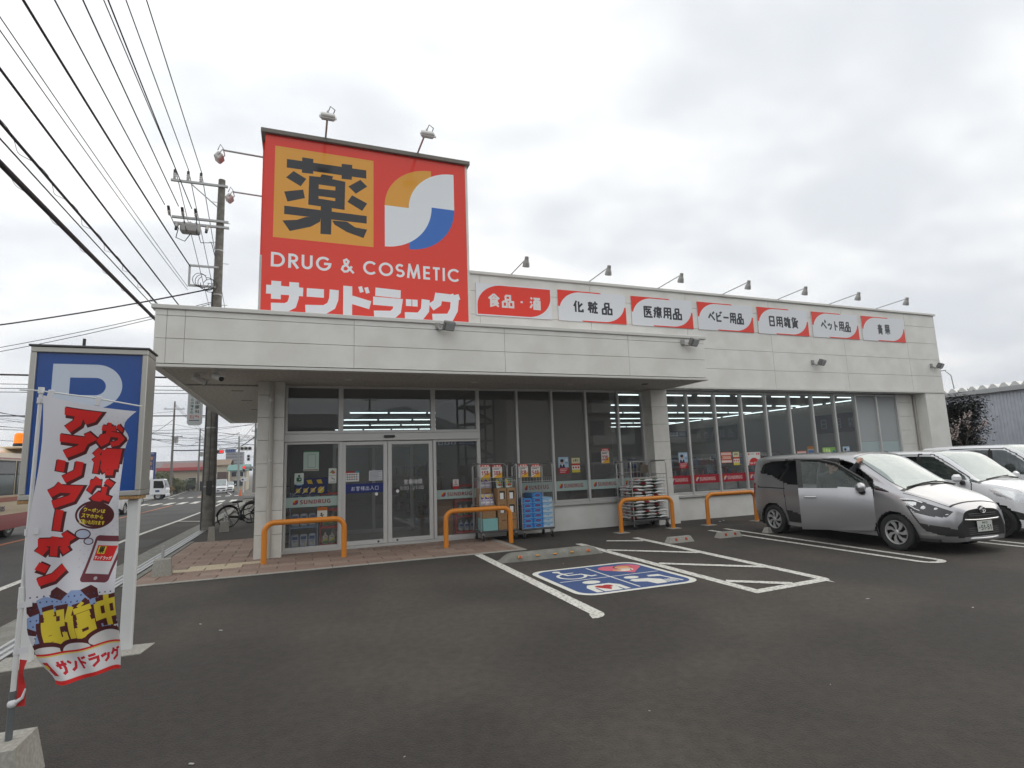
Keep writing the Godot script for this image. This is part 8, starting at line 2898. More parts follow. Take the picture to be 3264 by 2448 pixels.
	for q in [[-4.10, 10.15, -4.75], [-3.72, 10.15, -3.98], [-3.35, 10.12, -3.36]]:
		wire("high wire dead-ended on the second arm, %s" % ["outermost", "middle", "innermost"][k], v3(q[0], q[1], -19.25), v3(q[2], 11.4, 18), 0.35, 0.012, hv)
		k += 1
	var lv := "lower cables along the street"
	wire("cable from the lower bracket rising to the upper left, fourth from the bottom", v3(-3.37, 8.3, -19.5), v3(-3.4, 7.9, 18), 0.55, 0.016, lv)
	wire("slender pair of wires crossing the sky left of the pole, upper", v3(-3.4, 7.6, -19.5), v3(-3.42, 7.3, 18), 0.45, 0.006, lv)
	wire("slender pair of wires crossing the sky left of the pole, lower", v3(-3.4, 7.5, -19.5), v3(-3.36, 7.35, 18), 0.60, 0.006, lv)
	wire("medium cable running to the canopy corner, third from the bottom", v3(-3.4, 6.8, -24), v3(-3.4, 6.75, 18), 0.28, 0.014, lv)
	wire("cable with spiral lashing, second from the bottom", v3(-3.4, 6.1, -24), v3(-3.4, 6.2, 18), 0.25, 0.016, lv, 0.05)
	wire("slack wire hanging in the spiral lashing", v3(-3.4, 6.0, -24), v3(-3.45, 6.05, 18), 0.30, 0.008, lv)
	wire("thick black telephone cable, lowest of the bundle", v3(-3.4, 5.75, -24), v3(-3.4, 5.65, 18), 0.30, 0.030, lv, 0.035)
	var sv := "service drops across the street"
	wire("service cable from the pole across the street to the left", P + v3(-0.1, 7.65, 0), v3(-26, 6.2, -27), 0.9, 0.018, sv)
	wire("thin service wire from the pole across the street, upper", P + v3(-0.1, 7.2, 0), v3(-26, 5.3, -30), 0.8, 0.008, sv)
	wire("thin service wire from the pole across the street, lower", P + v3(-0.1, 7.15, 0), v3(-26, 5.2, -29), 1.0, 0.008, sv)
	k = 0
	for q in [[4.9, 5.0, 0.022], [4.66, 4.72, 0.008], [4.5, 4.6, 0.008], [4.36, 4.5, 0.008], [3.7, 3.8, 0.015]]:
		wire("level wire passing behind the parking sign, %s from the top" % ["first", "second", "third", "fourth", "lowest"][k], v3(-30, q[0] + 0.4, -22), v3(-2.6, q[1] - 0.3, -19.62), 0.1, q[2], "level wires behind the parking sign")
		k += 1

# ---------------------------------------------------------------- far street
func far_pole(label: String, at: Vector3, h: float, arms: Array, r := 0.17) -> Node3D:
	var t := thing("utility_pole", label, "utility pole", at, "utility poles")
	var m := MB.new()
	m.tube([Vector3.ZERO, v3(0, h, 0)], [r, r * 0.55], 12)
	part(t, "pole_shaft", m, mat("far_pole_brown", L(0.16, 0.15, 0.135), 0.9))
	for a in arms:
		m = MB.new()
		m.box(v3(a[1], a[0], 0.1), v3(a[2], 0.09, 0.09))
		part(t, "cross_arm", m, M.dark_steel)
		for k in 3:
			m = MB.new()
			m.rod(v3(a[1] + (k - 1) * a[2] * 0.42, a[0], 0.1), v3(a[1] + (k - 1) * a[2] * 0.42, a[0] + 0.25, 0.1), 0.05, 0.04, 8)
			part(t, "insulator", m, M.porcelain)
	m = MB.new()
	m.lathe([v2(0, 0), v2(0.25, 0), v2(0.26, 0.8), v2(0, 0.85)], 14, Transform3D(Basis(), v3(0.42, h * 0.55, 0.1)))
	part(t, "transformer", m, M.lamp_grey)
	return t

func blob_foliage(b: MB, c: Vector3, r: Vector3, n: int, size: float, rg: RandomNumberGenerator) -> void:
	# leaf-sized faces spread through a rounded volume, denser to the outside
	for i in n:
		var d := v3(rg.randfn(), rg.randfn(), rg.randfn()).normalized()
		var u := pow(rg.randf(), 0.38)
		var p := c + d * r * u
		var ax := v3(rg.randfn(), rg.randfn() * 0.6, rg.randfn()).normalized()
		var up := (ax.cross(d) + v3(0, 0.3, 0)).normalized()
		var s := size * rg.randf_range(0.6, 1.3)
		var sd := ax * s * 0.42
		up *= s
		var nn := (d + v3(0, 0.4, 0)).normalized()
		var q := [p - up * 0.5, p + sd, p + up * 0.6, p - sd]
		if (q[1] - q[0]).cross(q[2] - q[0]).dot(nn) < 0: q.reverse()
		b.tri(q[0], q[1], q[2], nn, nn, nn); b.tri(q[0], q[2], q[3], nn, nn, nn)

func leaf_mat(key: String, c: Color) -> StandardMaterial3D:
	var m := mat(key, c, 0.7)
	m.backlight_enabled = true
	m.backlight = Color(0.25, 0.28, 0.1)
	return m

func bush(called: String, label: String, at: Vector3, blobs: Array, m: Material, leaf := 0.1, n := 900, category := "bush", group := "") -> void:
	var t := thing(called, label, category, at, group)
	var rg := RandomNumberGenerator.new()
	rg.seed = hash(label)
	var b := MB.new()
	for q in blobs: blob_foliage(b, q[0], q[1], n, leaf, rg)
	part(t, "foliage", b, m)
	var s := MB.new()
	for q in blobs: s.tube([v3(q[0].x * 0.2, 0, q[0].z * 0.2), v3(q[0].x * 0.7, q[0].y * 0.5, q[0].z * 0.7), q[0]], [0.06, 0.04, 0.02], 6)
	part(t, "stem", s, mat("bark", L(0.10, 0.08, 0.06), 0.9))

func house(called: String, label: String, at: Vector3, s: Vector3, wall: Material, roof: Material, roof_h: float, wins: Array, over := 0.5) -> Node3D:
	# gabled house: ridge along x, windows [x, y, w, h] on the front (+z)
	var t := thing(called, label, "house", at)
	var m := MB.new()
	m.box(v3(0, s.y / 2, 0), s)
	part(t, "wall", m, wall)
	m = MB.new()
	var a := s.x / 2 + over
	var d := s.z / 2 + over
	for sg in [1.0, -1.0]:
		m.flat([v3(-a, s.y - 0.1, sg * d), v3(a, s.y - 0.1, sg * d), v3(a, s.y + roof_h, 0), v3(-a, s.y + roof_h, 0)], v3(0, -5, 0))
		m.flat([v3(-a, s.y - 0.28, sg * d), v3(a, s.y - 0.28, sg * d), v3(a, s.y - 0.1, sg * d), v3(-a, s.y - 0.1, sg * d)], Vector3.ZERO)
	for sg in [1.0, -1.0]: m.flat([v3(sg * (s.x / 2 + 0.02), s.y - 0.1, d - over), v3(sg * (s.x / 2 + 0.02), s.y - 0.1, -d + over), v3(sg * (s.x / 2 + 0.02), s.y + roof_h * 0.9, 0)], Vector3.ZERO)
	part(t, "roof", m, roof)
	for q in wins:
		m = MB.new()
		m.box(v3(q[0], q[1], s.z / 2 + 0.03), v3(q[2] + 0.12, q[3] + 0.12, 0.08))
		var f := part(t, "window", m, M.aluminium)
		m = MB.new()
		m.box(v3(q[0], q[1], s.z / 2 + 0.075), v3(q[2], q[3], 0.03))
		part(f, "pane", m, mat("far_pane", L(0.03, 0.035, 0.04), 0.1))
	return t

func signal_head(t: Node3D, at: Vector3, horizontal: bool, lit: int, m_body: Material, face := 1.0) -> void:
	var g := thing_part(t, "signal_head")
	var b := MB.new()
	b.box(at, v3(1.25, 0.45, 0.25) if horizontal else v3(0.42, 0.85, 0.25), Basis(), 0.08)
	part(g, "housing", b, m_body)
	var n := 3 if horizontal else 2
	for i in n:
		var p := at + (v3((1 - i) * 0.39, 0, 0.13 * face) if horizontal else v3(0, 0.2 - i * 0.4, 0.13 * face))
		var l := MB.new()
		l.lathe([v2(0.15, 0), v2(0.12, 0.03), v2(0, 0.045)], 16, Transform3D(Basis(Vector3.RIGHT, PI / 2 * face), p))
		var on := i == lit
		var lm := mat("signal_red_light" if on else "signal_off", L(0.5, 0.02, 0.02) if on else L(0.03), 0.3)
		if on:
			lm.emission_enabled = true; lm.emission = Color(1.0, 0.12, 0.10); lm.emission_energy_multiplier = 1.1
		part(g, "lens", l, lm)
		var v := MB.new()
		var pts := []
		for k in 9:
			var an := PI * k / 8.0
			pts.append(v2(cos(an), sin(an)) * 0.17)
		for k in 8: v.quad(p + v3(pts[k].x, pts[k].y, 0), p + v3(pts[k].x, pts[k].y, 0.2 * face), p + v3(pts[k + 1].x, pts[k + 1].y, 0.2 * face), p + v3(pts[k + 1].x, pts[k + 1].y, 0))
		part(g, "visor", v, M.black_plastic)

func bicycle(label: String, at: Vector3, turn: float, group: String) -> void:
	# local +x is forward; wheels 0.66 m
	var t := thing("bicycle", label, "bicycle", at, group, turn)
	var blk := mat("bike_black", L(0.02), 0.4, 0.3)
	for x in [-0.54, 0.54]:
		var g := thing_part(t, "wheel")
		g.position = v3(x, 0.33, 0)
		var ring := []
		for i in 30: ring.append(v3(cos(TAU * i / 30) * 0.315, sin(TAU * i / 30) * 0.315, 0))
		var m := MB.new()
		m.tube(ring, 0.018, 8, false, true)
		part(g, "tyre", m, M.black_rubber)
		m = MB.new()
		for i in 14:
			var an := TAU * i / 14
			m.rod(v3(0, 0, 0.02 if i % 2 else -0.02), v3(cos(an), sin(an), 0) * 0.305, 0.0022, -1, 4)
		m.rod(v3(0, 0, -0.04), v3(0, 0, 0.04), 0.03, -1, 10)
		part(g, "spokes", m, M.steel)
		m = MB.new()
		var mg := []
		for i in 12:
			var an := (0.15 + i / 11.0 * 0.62) * PI if x > 0 else (0.22 + i / 11.0 * 0.75) * PI
			mg.append(v3(cos(an) * 0.35, sin(an) * 0.35, 0))
		m.tube(mg, 0.02, 6)
		part(g, "mudguard", m, blk)
	var m := MB.new()
	m.tube([v3(-0.54, 0.33, 0.05), v3(-0.16, 0.29, 0.05)], 0.010, 6); m.tube([v3(-0.54, 0.33, -0.05), v3(-0.16, 0.29, -0.05)], 0.010, 6)
	m.tube([v3(-0.54, 0.33, 0.05), v3(-0.27, 0.66, 0)], 0.009, 6); m.tube([v3(-0.54, 0.33, -0.05), v3(-0.27, 0.66, 0)], 0.009, 6)
	m.tube([v3(-0.16, 0.29, 0), v3(-0.28, 0.74, 0)], 0.016, 8)
	m.tube([v3(-0.16, 0.29, 0), v3(0.12, 0.40, 0), v3(0.34, 0.74, 0)], 0.020, 8)
	m.tube([v3(-0.22, 0.50, 0), v3(0.10, 0.55, 0), v3(0.36, 0.80, 0)], 0.016, 8)
	m.tube([v3(0.34, 0.70, 0), v3(0.38, 0.92, 0)], 0.018, 8)
	m.tube([v3(0.35, 0.70, 0.05), v3(0.54, 0.33, 0.05)], 0.011, 6); m.tube([v3(0.35, 0.70, -0.05), v3(0.54, 0.33, -0.05)], 0.011, 6)
	part(t, "frame", m, blk)
	m = MB.new()
	m.tube([v3(0.20, 0.98, 0.28), v3(0.34, 1.0, 0.24), v3(0.40, 1.0, 0.06), v3(0.39, 0.94, 0), v3(0.40, 1.0, -0.06), v3(0.34, 1.0, -0.24), v3(0.20, 0.98, -0.28)], 0.012, 8)
	part(t, "handlebar", m, M.steel)
	m = MB.new()
	m.box(v3(-0.33, 0.78, 0), v3(0.24, 0.06, 0.18), Basis(Vector3.FORWARD, -0.08), 0.03); m.box(v3(-0.20, 0.785, 0), v3(0.14, 0.05, 0.07), Basis(), 0.02)
	part(t, "saddle", m, M.black_rubber)
	m = MB.new()
	for i in 6: m.tube([v3(-0.72, 0.70, -0.06 + i * 0.024), v3(-0.36, 0.70, -0.06 + i * 0.024)], 0.004, 4)
	m.tube([v3(-0.70, 0.70, 0.06), v3(-0.54, 0.33, 0.06)], 0.006, 5); m.tube([v3(-0.70, 0.70, -0.06), v3(-0.54, 0.33, -0.06)], 0.006, 5)
	part(t, "carrier", m, blk)
	m = MB.new()
	for y in [0.62, 0.70, 0.78, 0.86]:
		var e: float = 0.13 + (y - 0.62) * 0.2
		m.tube([v3(0.62 - e, y, -e), v3(0.62 + e, y, -e), v3(0.62 + e, y, e), v3(0.62 - e, y, e)], 0.006, 5, false, true)
	for i in 6:
		var u := -1.0 + i * 0.4
		for s in [-1.0, 1.0]:
			m.tube([v3(0.62 + u * 0.13, 0.62, s * 0.13), v3(0.62 + u * 0.178, 0.86, s * 0.178)], 0.004, 4)
			m.tube([v3(0.62 + s * 0.13, 0.62, u * 0.13), v3(0.62 + s * 0.178, 0.86, u * 0.178)], 0.004, 4)
	part(t, "basket", m, M.dark_steel)
	m = MB.new()
	m.box(v3(-0.34, 0.315, 0.07), v3(0.42, 0.075, 0.03), Basis(Vector3.FORWARD, 0.1), 0.015)
	m.lathe([v2(0.10, -0.012), v2(0.10, 0.012), v2(0, 0.013)], 20, Transform3D(Basis(Vector3.RIGHT, PI / 2), v3(-0.16, 0.29, 0.07)))
	part(t, "chain_case", m, blk)
	m = MB.new()
	m.tube([v3(-0.16, 0.29, 0.1), v3(-0.06, 0.16, 0.1)], 0.010, 6); m.box(v3(-0.05, 0.15, 0.14), v3(0.09, 0.025, 0.08))
	m.tube([v3(-0.16, 0.29, -0.1), v3(-0.26, 0.42, -0.1)], 0.010, 6); m.box(v3(-0.26, 0.43, -0.14), v3(0.09, 0.025, 0.08))
	m.tube([v3(-0.54, 0.33, 0.07), v3(-0.40, 0.012, 0.16)], 0.010, 6); m.tube([v3(-0.54, 0.33, -0.07), v3(-0.40, 0.012, -0.16)], 0.010, 6)
	part(t, "pedals_and_stand", m, M.dark_steel)

func make_street() -> void:
	bus()
	bicycle("black city bicycle parked behind the utility pole", v3(-1.55, 0.0, -20.3), 0.32, "bicycles parked behind the shop corner")
	bicycle("second black bicycle, its basket behind the first bicycle's", v3(-1.05, 0.0, -21.6), 0.55, "bicycles parked behind the shop corner")
	bicycle("bicycle beyond the parked bicycles near the corner pillar", v3(-1.2, -0.02, -23.4), 0.7, "bicycles parked behind the shop corner")

func bus() -> void:
	# the rear part of a city bus in the far lane, seen from its right side
	var t := thing("city_bus", "cream and red city bus with lit orange beacon behind the parking sign", "bus", v3(-9.45, 0, -18.2))
	var cream := paint("bus_cream", L(0.62, 0.50, 0.33), 0.0, 0.4)
	var redp := paint("bus_red", L(0.30, 0.015, 0.02), 0.0, 0.4)
	var X := 1.22
	var b := MB.new()
	var zf := -5.2
	var zr := 4.8
	var prof := PackedVector2Array([v2(-X, 0.28), v2(X, 0.28), v2(X, 2.35), v2(X - 0.05, 2.55), v2(X - 0.25, 2.70), v2(-X + 0.25, 2.70), v2(-X + 0.05, 2.55), v2(-X, 2.35)])
	b.prism(prof, zr - zf, Transform3D(Basis(), v3(0, 0, zr)))
	part(t, "body_shell", b, cream)
	b = MB.new()
	b.span(v3(-X - 0.006, 0.26, zf - 0.004), v3(X + 0.006, 0.70, zr + 0.004))
	part(t, "red_skirt", b, redp)
	b = MB.new()
	b.span(v3(X, 1.08, zf), v3(X + 0.005, 1.22, zr))
	part(t, "red_stripe", b, mat("bus_stripe", L(0.34, 0.11, 0.06), 0.4))
	b = MB.new()
	b.span(v3(X - 0.001, 2.36, zf), v3(X + 0.008, 2.40, zr))
	part(t, "roof_line", b, redp)
	for i in 7:
		var z := zf + 0.25 + i * 1.38
		b = MB.new()
		b.box(v3(X + 0.004, 1.80, z + 0.6), v3(0.012, 1.04, 1.30))
		part(t, "window_frame", b, M.black_plastic)
		b = MB.new()
		b.box(v3(X + 0.013, 1.60, z + 0.6), v3(0.008, 0.56, 1.18))
		part(t, "pane", b, mat("bus_pane", L(0.06, 0.085, 0.08), 0.05))
		b = MB.new()
		b.box(v3(X + 0.013, 2.09, z + 0.6), v3(0.008, 0.34, 1.18))
		part(t, "upper_pane", b, M.privacy_glass)
	for z in [-3.6, 2.3]:
		for s in [-1.0, 1.0]: wheel(t, v3(s * (X - 0.16), 0.42, z), 0.42, 0.28, s, 8, M.lamp_grey, 0.0)
	# beacon on the roof
	var bc := thing_part(t, "warning_beacon")
	b = MB.new()
	b.box(v3(1.05, 2.72, -4.1), v3(0.6, 0.08, 1.2), Basis(), 0.03)
	part(bc, "roof_pod", b, cream)
	b = MB.new()
	b.lathe([v2(0, 0), v2(0.16, 0), v2(0.15, 0.12), v2(0, 0.12)], 20, Transform3D(Basis(), v3(1.08, 2.76, -4.1)))
	part(bc, "beacon_base", b, M.black_plastic)
	b = MB.new()
	b.lathe([v2(0.145, 0.12), v2(0.135, 0.40), v2(0.10, 0.45), v2(0, 0.46)], 20, Transform3D(Basis(), v3(1.08, 2.76, -4.1)))
	var lm := mat("beacon_lamp_light", L(0.65, 0.22, 0.01), 0.2)
	lm.emission_enabled = true; lm.emission = Color(1.0, 0.45, 0.03); lm.emission_energy_multiplier = 0.55
	part(bc, "beacon_dome", b, lm)
	# lettering on the side
	var tm := TextMesh.new()
	tm.font = serif; tm.text = "Non-Step Bus"; tm.font_size = 32; tm.pixel_size = 0.008; tm.depth = 0.004
	piece(t, "lettering", tm, mat("bus_blue", L(0.05, 0.06, 0.16), 0.5), v3(X + 0.008, 0.90, -2.35), Basis(Vector3.UP, PI / 2))

func make_far_street() -> void:
	# block wall along the far side, course by course
	var w := thing("block_wall", "old concrete block wall along the far side of the street", "wall", rp(-11.7, -95))
	var blk := MB.new()
	blk.box(Vector3.ZERO, v3(0.15, 0.24, 0.96), Basis(), 0.012)
	var bm := blk.mesh()
	for i in 60:
		for j in 4:
			var z := -84.0 - i - (0.5 if j % 2 else 0.0)
			piece(w, "block", bm, M.old_concrete if (i * 7 + j * 3) % 5 else M.concrete, rp(-11.7, z, 0.13 + j * 0.25) - w.position)
	var gx := thing("white_gate", "white slatted panel gate at the end of the block wall beside the truck", "gate", rp(-12.2, -70))
	for i in 9:
		var m := MB.new()
		m.span(v3(-0.5 + i * 0.12, 0.1, -0.02), v3(-0.43 + i * 0.12, 1.15, 0.02))
		part(gx, "slat", m, M.white_plastic)
	var gm := MB.new()
	gm.span(v3(-0.52, 1.15, -0.025), v3(0.62, 1.22, 0.025)); gm.span(v3(-0.52, 0.03, -0.025), v3(0.62, 0.1, 0.025))
	part(gx, "rail", gm, M.white_plastic)
	# shrubs behind the wall
	var og := leaf_mat("hedge_olive", L(0.075, 0.08, 0.028))
	var dg := leaf_mat("hedge_dark", L(0.035, 0.05, 0.022))
	var rust := leaf_mat("hedge_rust", L(0.16, 0.085, 0.025))
	var hb := "garden shrubs behind the block wall"
	bush("garden_shrub", "rust tinted shrub over the near end of the block wall", rp(-13.6, -90), [[v3(0, 1.2, 0), v3(1.9, 1.1, 1.6)], [v3(1.6, 0.8, 1), v3(1.2, 0.7, 1)]], rust, 0.22, 800, "shrub", hb)
	bush("garden_shrub", "round dark clipped tree behind the white truck's cab", rp(-14.6, -92), [[v3(-1.5, 2.0, 0), v3(1.8, 1.6, 1.5)], [v3(0, 1.8, 0), v3(1.8, 1.5, 1.8)], [v3(1.4, 1.3, 1), v3(1.5, 1.2, 1.2)]], dg, 0.25, 1300, "shrub", hb)
	bush("garden_shrub", "olive shrub left of the far utility pole", rp(-13.6, -97), [[v3(0.5, 2.1, 0), v3(1.8, 1.4, 1.5)], [v3(0, 1.3, 0), v3(2.0, 1.3, 1.6)], [v3(2, 1.2, -1), v3(1.6, 1.2, 1.4)]], og, 0.25, 1200, "shrub", hb)
	bush("garden_shrub", "loose dark conifer in the middle of the garden wall", rp(-13.4, -104), [[v3(-1.6, 1.9, 0), v3(1.8, 1.7, 1.5)], [v3(0, 1.7, 0), v3(1.6, 1.7, 1.5)], [v3(1.5, 1.2, 0), v3(1.4, 1.2, 1.3)]], dg, 0.25, 1200, "shrub", hb)
	bush("garden_shrub", "dark hedge at the far end of the block wall", rp(-13.2, -116), [[v3(-1.6, 2.0, 0), v3(2.2, 1.8, 2.0)], [v3(0, 1.3, 0), v3(2.2, 1.3, 2.0)], [v3(3, 1.2, -1), v3(2, 1.1, 2)]], dg, 0.28, 1100, "shrub", hb)
	# houses and halls behind
	var cream := mat("house_cream", L(0.50, 0.45, 0.36), 0.8)
	var beige := mat("house_beige", L(0.40, 0.33, 0.25), 0.8)
	var grey := mat("house_grey", L(0.34, 0.34, 0.33), 0.8)
	var h := house("red_roof_hall", "long low hall with bright red eaves beyond the garden shrubs", v3(-20.2, -1.4, -136), v3(11.6, 4.4, 10), beige, mat("roof_red_grey", L(0.20, 0.09, 0.08), 0.7), 1.5, [[-4, 2.2, 1.6, 1.0], [0, 2.2, 1.6, 1.0], [3, 2.2, 1.6, 1.0], [6, 2.2, 1.2, 1.0]])
	var fm := MB.new()
	fm.box(v3(0, 4.55, 5.6), v3(12.7, 0.62, 0.15))
	part(h, "red_fascia", fm, mat("fascia_red", L(0.42, 0.05, 0.05), 0.6))
	house("green_roof_house", "house with green metal roof at the junction", v3(-10.3, -1.2, -117), v3(2.7, 3.75, 6), cream, mat("roof_teal", L(0.11, 0.24, 0.22), 0.6), 0.95, [[-0.7, 2.9, 0.8, 0.8], [0.7, 2.9, 0.8, 0.8], [0, 1.3, 1.6, 1.0]])
	house("beige_house", "small beige house with pointed gable right of the red eaves", v3(-14.6, -1.3, -124), v3(3.6, 5.0, 6), cream, mat("roof_brown", L(0.22, 0.16, 0.11), 0.7), 1.0, [[-0.6, 3.4, 0.9, 0.9], [0.7, 1.4, 1.0, 1.0]])
	house("green_shed", "pale green gabled shed behind the blue pillar sign", v3(-23.5, -0.9, -97), v3(3.2, 3.2, 6), mat("shed_green", L(0.20, 0.33, 0.26), 0.7), mat("shed_roof", L(0.25, 0.36, 0.30), 0.6), 1.0, [])
	house("grey_roof_house", "grey tiled house roof above the red hall", v3(-30, -2.0, -165), v3(26, 6.0, 10), grey, mat("roof_tile_grey", L(0.17, 0.15, 0.15), 0.8), 1.6, [])
	var apt := thing("distant_apartment_block", "grey apartment block on the horizon behind the traffic signals", "building", v3(-33, -3, -345))
	var am := MB.new()
	am.box(v3(0, 8.5, 0), v3(8.5, 17, 8))
	part(apt, "wall", am, mat("far_grey", L(0.24, 0.24, 0.25), 0.9))
	for i in 5:
		am = MB.new()
		am.box(v3(0, 9.0 + i * 1.7, 4.05), v3(8.0, 0.5, 0.3))
		part(apt, "balcony_row", am, mat("far_dark", L(0.08), 0.9))
	var ro := thing("low_shop", "low shop with white and green name board at the junction", "shop", v3(-15.3, -1.3, -118))
	am = MB.new()
	am.box(v3(0, 1.5, 0), v3(4.2, 3.0, 4))
	part(ro, "wall", am, cream)
	am = MB.new()
	am.box(v3(0.2, 2.75, 2.06), v3(2.2, 0.75, 0.1))
	part(ro, "name_board", am, M.white_plastic)
	am = MB.new()
	am.box(v3(0.2, 2.7, 2.12), v3(1.9, 0.22, 0.02))
	part(ro, "board_stripe", am, mat("stripe_green", L(0.04, 0.24, 0.14), 0.5))
	am = MB.new()
	am.box(v3(0.2, 1.1, 2.03), v3(3.2, 1.7, 0.06))
	part(ro, "shop_front", am, M.far_pane)
	var bw := thing("brown_wall_building", "plain brown sided building beside the green roofed house", "building", v3(-12.6, -1.2, -112))
	am = MB.new()
	am.box(v3(0, 1.7, 0), v3(1.4, 3.4, 3))
	part(bw, "wall", am, mat("brown_wall", L(0.11, 0.07, 0.06), 0.8))
	# pillar sign with orange characters
	var c := Canvas.new(128, 512, 1.0, Color(0.13, 0.19, 0.42))
	c.jp("神奈川工科", 0.12, 0.5, 0.55, 0.55, v2(0, 0.64), 0.075, Color(0.74, 0.52, 0.30))
	c.rect(0.80, 0.5, 0.05, 2.6, Color(0.5, 0.55, 0.7)); c.rect(0.1, 0.15, 0.7, 0.1, Color(0.6, 0.62, 0.7))
	var ps := thing("pillar_sign", "blue upright sign with orange characters behind the truck", "sign", v3(-17.3, -0.8, -82))
	part(ps, "printed_face", sheet(v3(-0.45, 1.6, 0.16), v3(0.9, 0, 0), v3(0, 4.0, 0), 0.01), printed("pillar_print", c.texture(), 0.5))
	am = MB.new()
	am.box(v3(0, 3.55, 0), v3(0.94, 4.1, 0.28), Basis(), 0.02)
	part(ps, "sign_box", am, mat("sign_blue", L(0.03, 0.06, 0.20), 0.5))
	am = MB.new()
	am.box(v3(0, 0.8, 0), v3(0.2, 1.6, 0.2))
	part(ps, "post", am, M.galvanised)
	# traffic: van, car behind it, truck at the side street, white car in the far lane
	far_van()
	truck()
	var wc := kei_car("white_hatchback", "white car in the far lane glimpsed under the parking sign", rp(-8.75, -35.4, -0.0), PI, 1.5, 0.76, M.white_paint, M.wheel_silver)
	var by := thing("far_bicycle", "bicycle at the crossing beyond the parking sign post", "bicycle", rp(-10.4, -47.5))
	for x in [-0.5, 0.5]:
		var ring := []
		for i in 22: ring.append(v3(x + cos(TAU * i / 22) * 0.32, 0.34 + sin(TAU * i / 22) * 0.32, 0))
		am = MB.new()
		am.tube(ring, 0.02, 6, false, true)
		part(by, "wheel", am, M.black_rubber)
	am = MB.new()
	am.tube([v3(-0.5, 0.34, 0), v3(-0.15, 0.3, 0), v3(0.35, 0.8, 0), v3(0.5, 0.34, 0)], 0.018, 6); am.tube([v3(-0.15, 0.3, 0), v3(-0.28, 0.8, 0)], 0.018, 6); am.tube([v3(0.35, 0.8, 0), v3(0.3, 1.0, 0.25)], 0.015, 6)
	part(by, "frame", am, M.bike_black)
	am = MB.new()
	am.box(v3(-0.3, 0.82, 0), v3(0.25, 0.06, 0.15), Basis(), 0.02)
	part(by, "saddle", am, M.black_rubber)
	# signal poles
	var gz := mat("signal_post_grey", L(0.30, 0.31, 0.31), 0.5, 0.4)
	var base := v3(-6.15, -0.57, -68.5)
	var t := thing("traffic_signal", "grey signal mast with arm carrying a red light and street name plate", "traffic signal", base)
	am = MB.new()
	am.tube([Vector3.ZERO, v3(-0.08, 6.4, 0)], [0.12, 0.09], 12)
	am.tube([v3(-0.07, 5.2, 0), v3(-2.0, 5.05, 0)], 0.05, 8); am.tube([v3(-0.07, 5.2, 0), v3(0.6, 5.3, 0)], 0.05, 8)
	part(t, "mast", am, gz)
	signal_head(t, v3(-2.15, 4.75, 0.1), true, 0, M.lamp_grey)
	signal_head(t, v3(0.65, 5.05, 0.0), true, -1, M.lamp_white)
	c = Canvas.new(192, 72, 1.0, Color(0.45, 0.50, 0.62))
	c.jp("日田営業", 0.10, 0.06, 0.16, 0.2, v2(0.21, 0), 0.03, Color(0.12, 0.18, 0.42)); c.rect(0.15, 0.29, 0.7, 0.04, Color(0.2, 0.25, 0.4))
	part(t, "name_plate", sheet(v3(-1.40, 4.62, 0.12), v3(1.05, 0, 0), v3(0, 0.40, 0), 0.03), printed("street_plate", c.texture(), 0.5))
	t = thing("pedestrian_signal", "white post with red pedestrian signal and small notice board", "traffic signal", v3(-6.75, -0.76, -82))
	am = MB.new()
	am.tube([Vector3.ZERO, v3(0, 4.0, 0)], 0.07, 10)
	part(t, "post", am, M.lamp_white)
	signal_head(t, v3(0.0, 3.1, 0.12), false, 0, M.lamp_grey)
	am = MB.new()
	am.box(v3(0.1, 1.72, 0.1), v3(0.85, 0.5, 0.04), Basis(), 0.02)
	part(t, "notice_board", am, M.white_plastic)
	am = MB.new()
	am.box(v3(-0.12, 1.72, 0.125), v3(0.25, 0.22, 0.01))
	part(t, "board_symbol", am, mat("bus_blue", L(0.05, 0.06, 0.16), 0.5))
	# right hand pole with lamp heads
	t = far_pole("concrete utility pole near the corner pillar carrying pedestrian signals", v3(-5.45, -0.72, -81.5), 9.2, [[8.0, 0.3, 1.6]], 0.21)
	signal_head(t, v3(-0.75, 4.5, 0.1), false, -1, M.lamp_white)
	am = MB.new()
	am.tube([v3(0, 4.6, 0.05), v3(-0.75, 4.6, 0.05)], 0.03, 6); am.box(v3(-0.5, 3.2, 0.1), v3(1.1, 0.35, 0.2), Basis(), 0.05)
	part(t, "signal_arm", am, gz)
	far_pole("wooden brown utility pole with wide top arm, left of the clinic sign", v3(-16.55, -0.8, -90), 13.0, [[11.9, 0.0, 2.6], [8.0, 0.5, 1.4]], 0.19)
	far_pole("slim utility pole seen just left of the concrete pole", v3(-16.9, -1.0, -115), 11.1, [[9.3, 0.1, 1.8], [8.6, 0.0, 1.4]], 0.19)
	far_pole("small distant utility pole above the red roofed hall", v3(-27.5, -1.2, -118), 9.0, [[8.7, 0.0, 2.2]], 0.15)
	# blue panel by the pole, cone
	t = thing("roadside_panel", "light blue board on the right hand pole behind the corner pillar", "sign", v3(-5.0, 6.6, -84))
	am = MB.new()
	am.box(v3(0, 0.6, 0), v3(1.5, 1.3, 0.08), Basis(), 0.02)
	part(t, "board", am, mat("sky_blue_board", L(0.09, 0.34, 0.46), 0.5))
	am = MB.new()
	am.box(v3(0.3, 1.5, 0), v3(0.9, 0.4, 0.08), Basis(), 0.02)
	part(t, "upper_board", am, M.white_plastic)
	am = MB.new()
	am.tube([v3(0.5, -7.4, -0.1), v3(0.5, 1.7, -0.1)], 0.08, 8)
	part(t, "post", am, gz)
	t = thing("traffic_cone", "small orange cone at the kerb of the junction", "cone", v3(-5.5, -0.51, -63.4))
	am = MB.new()
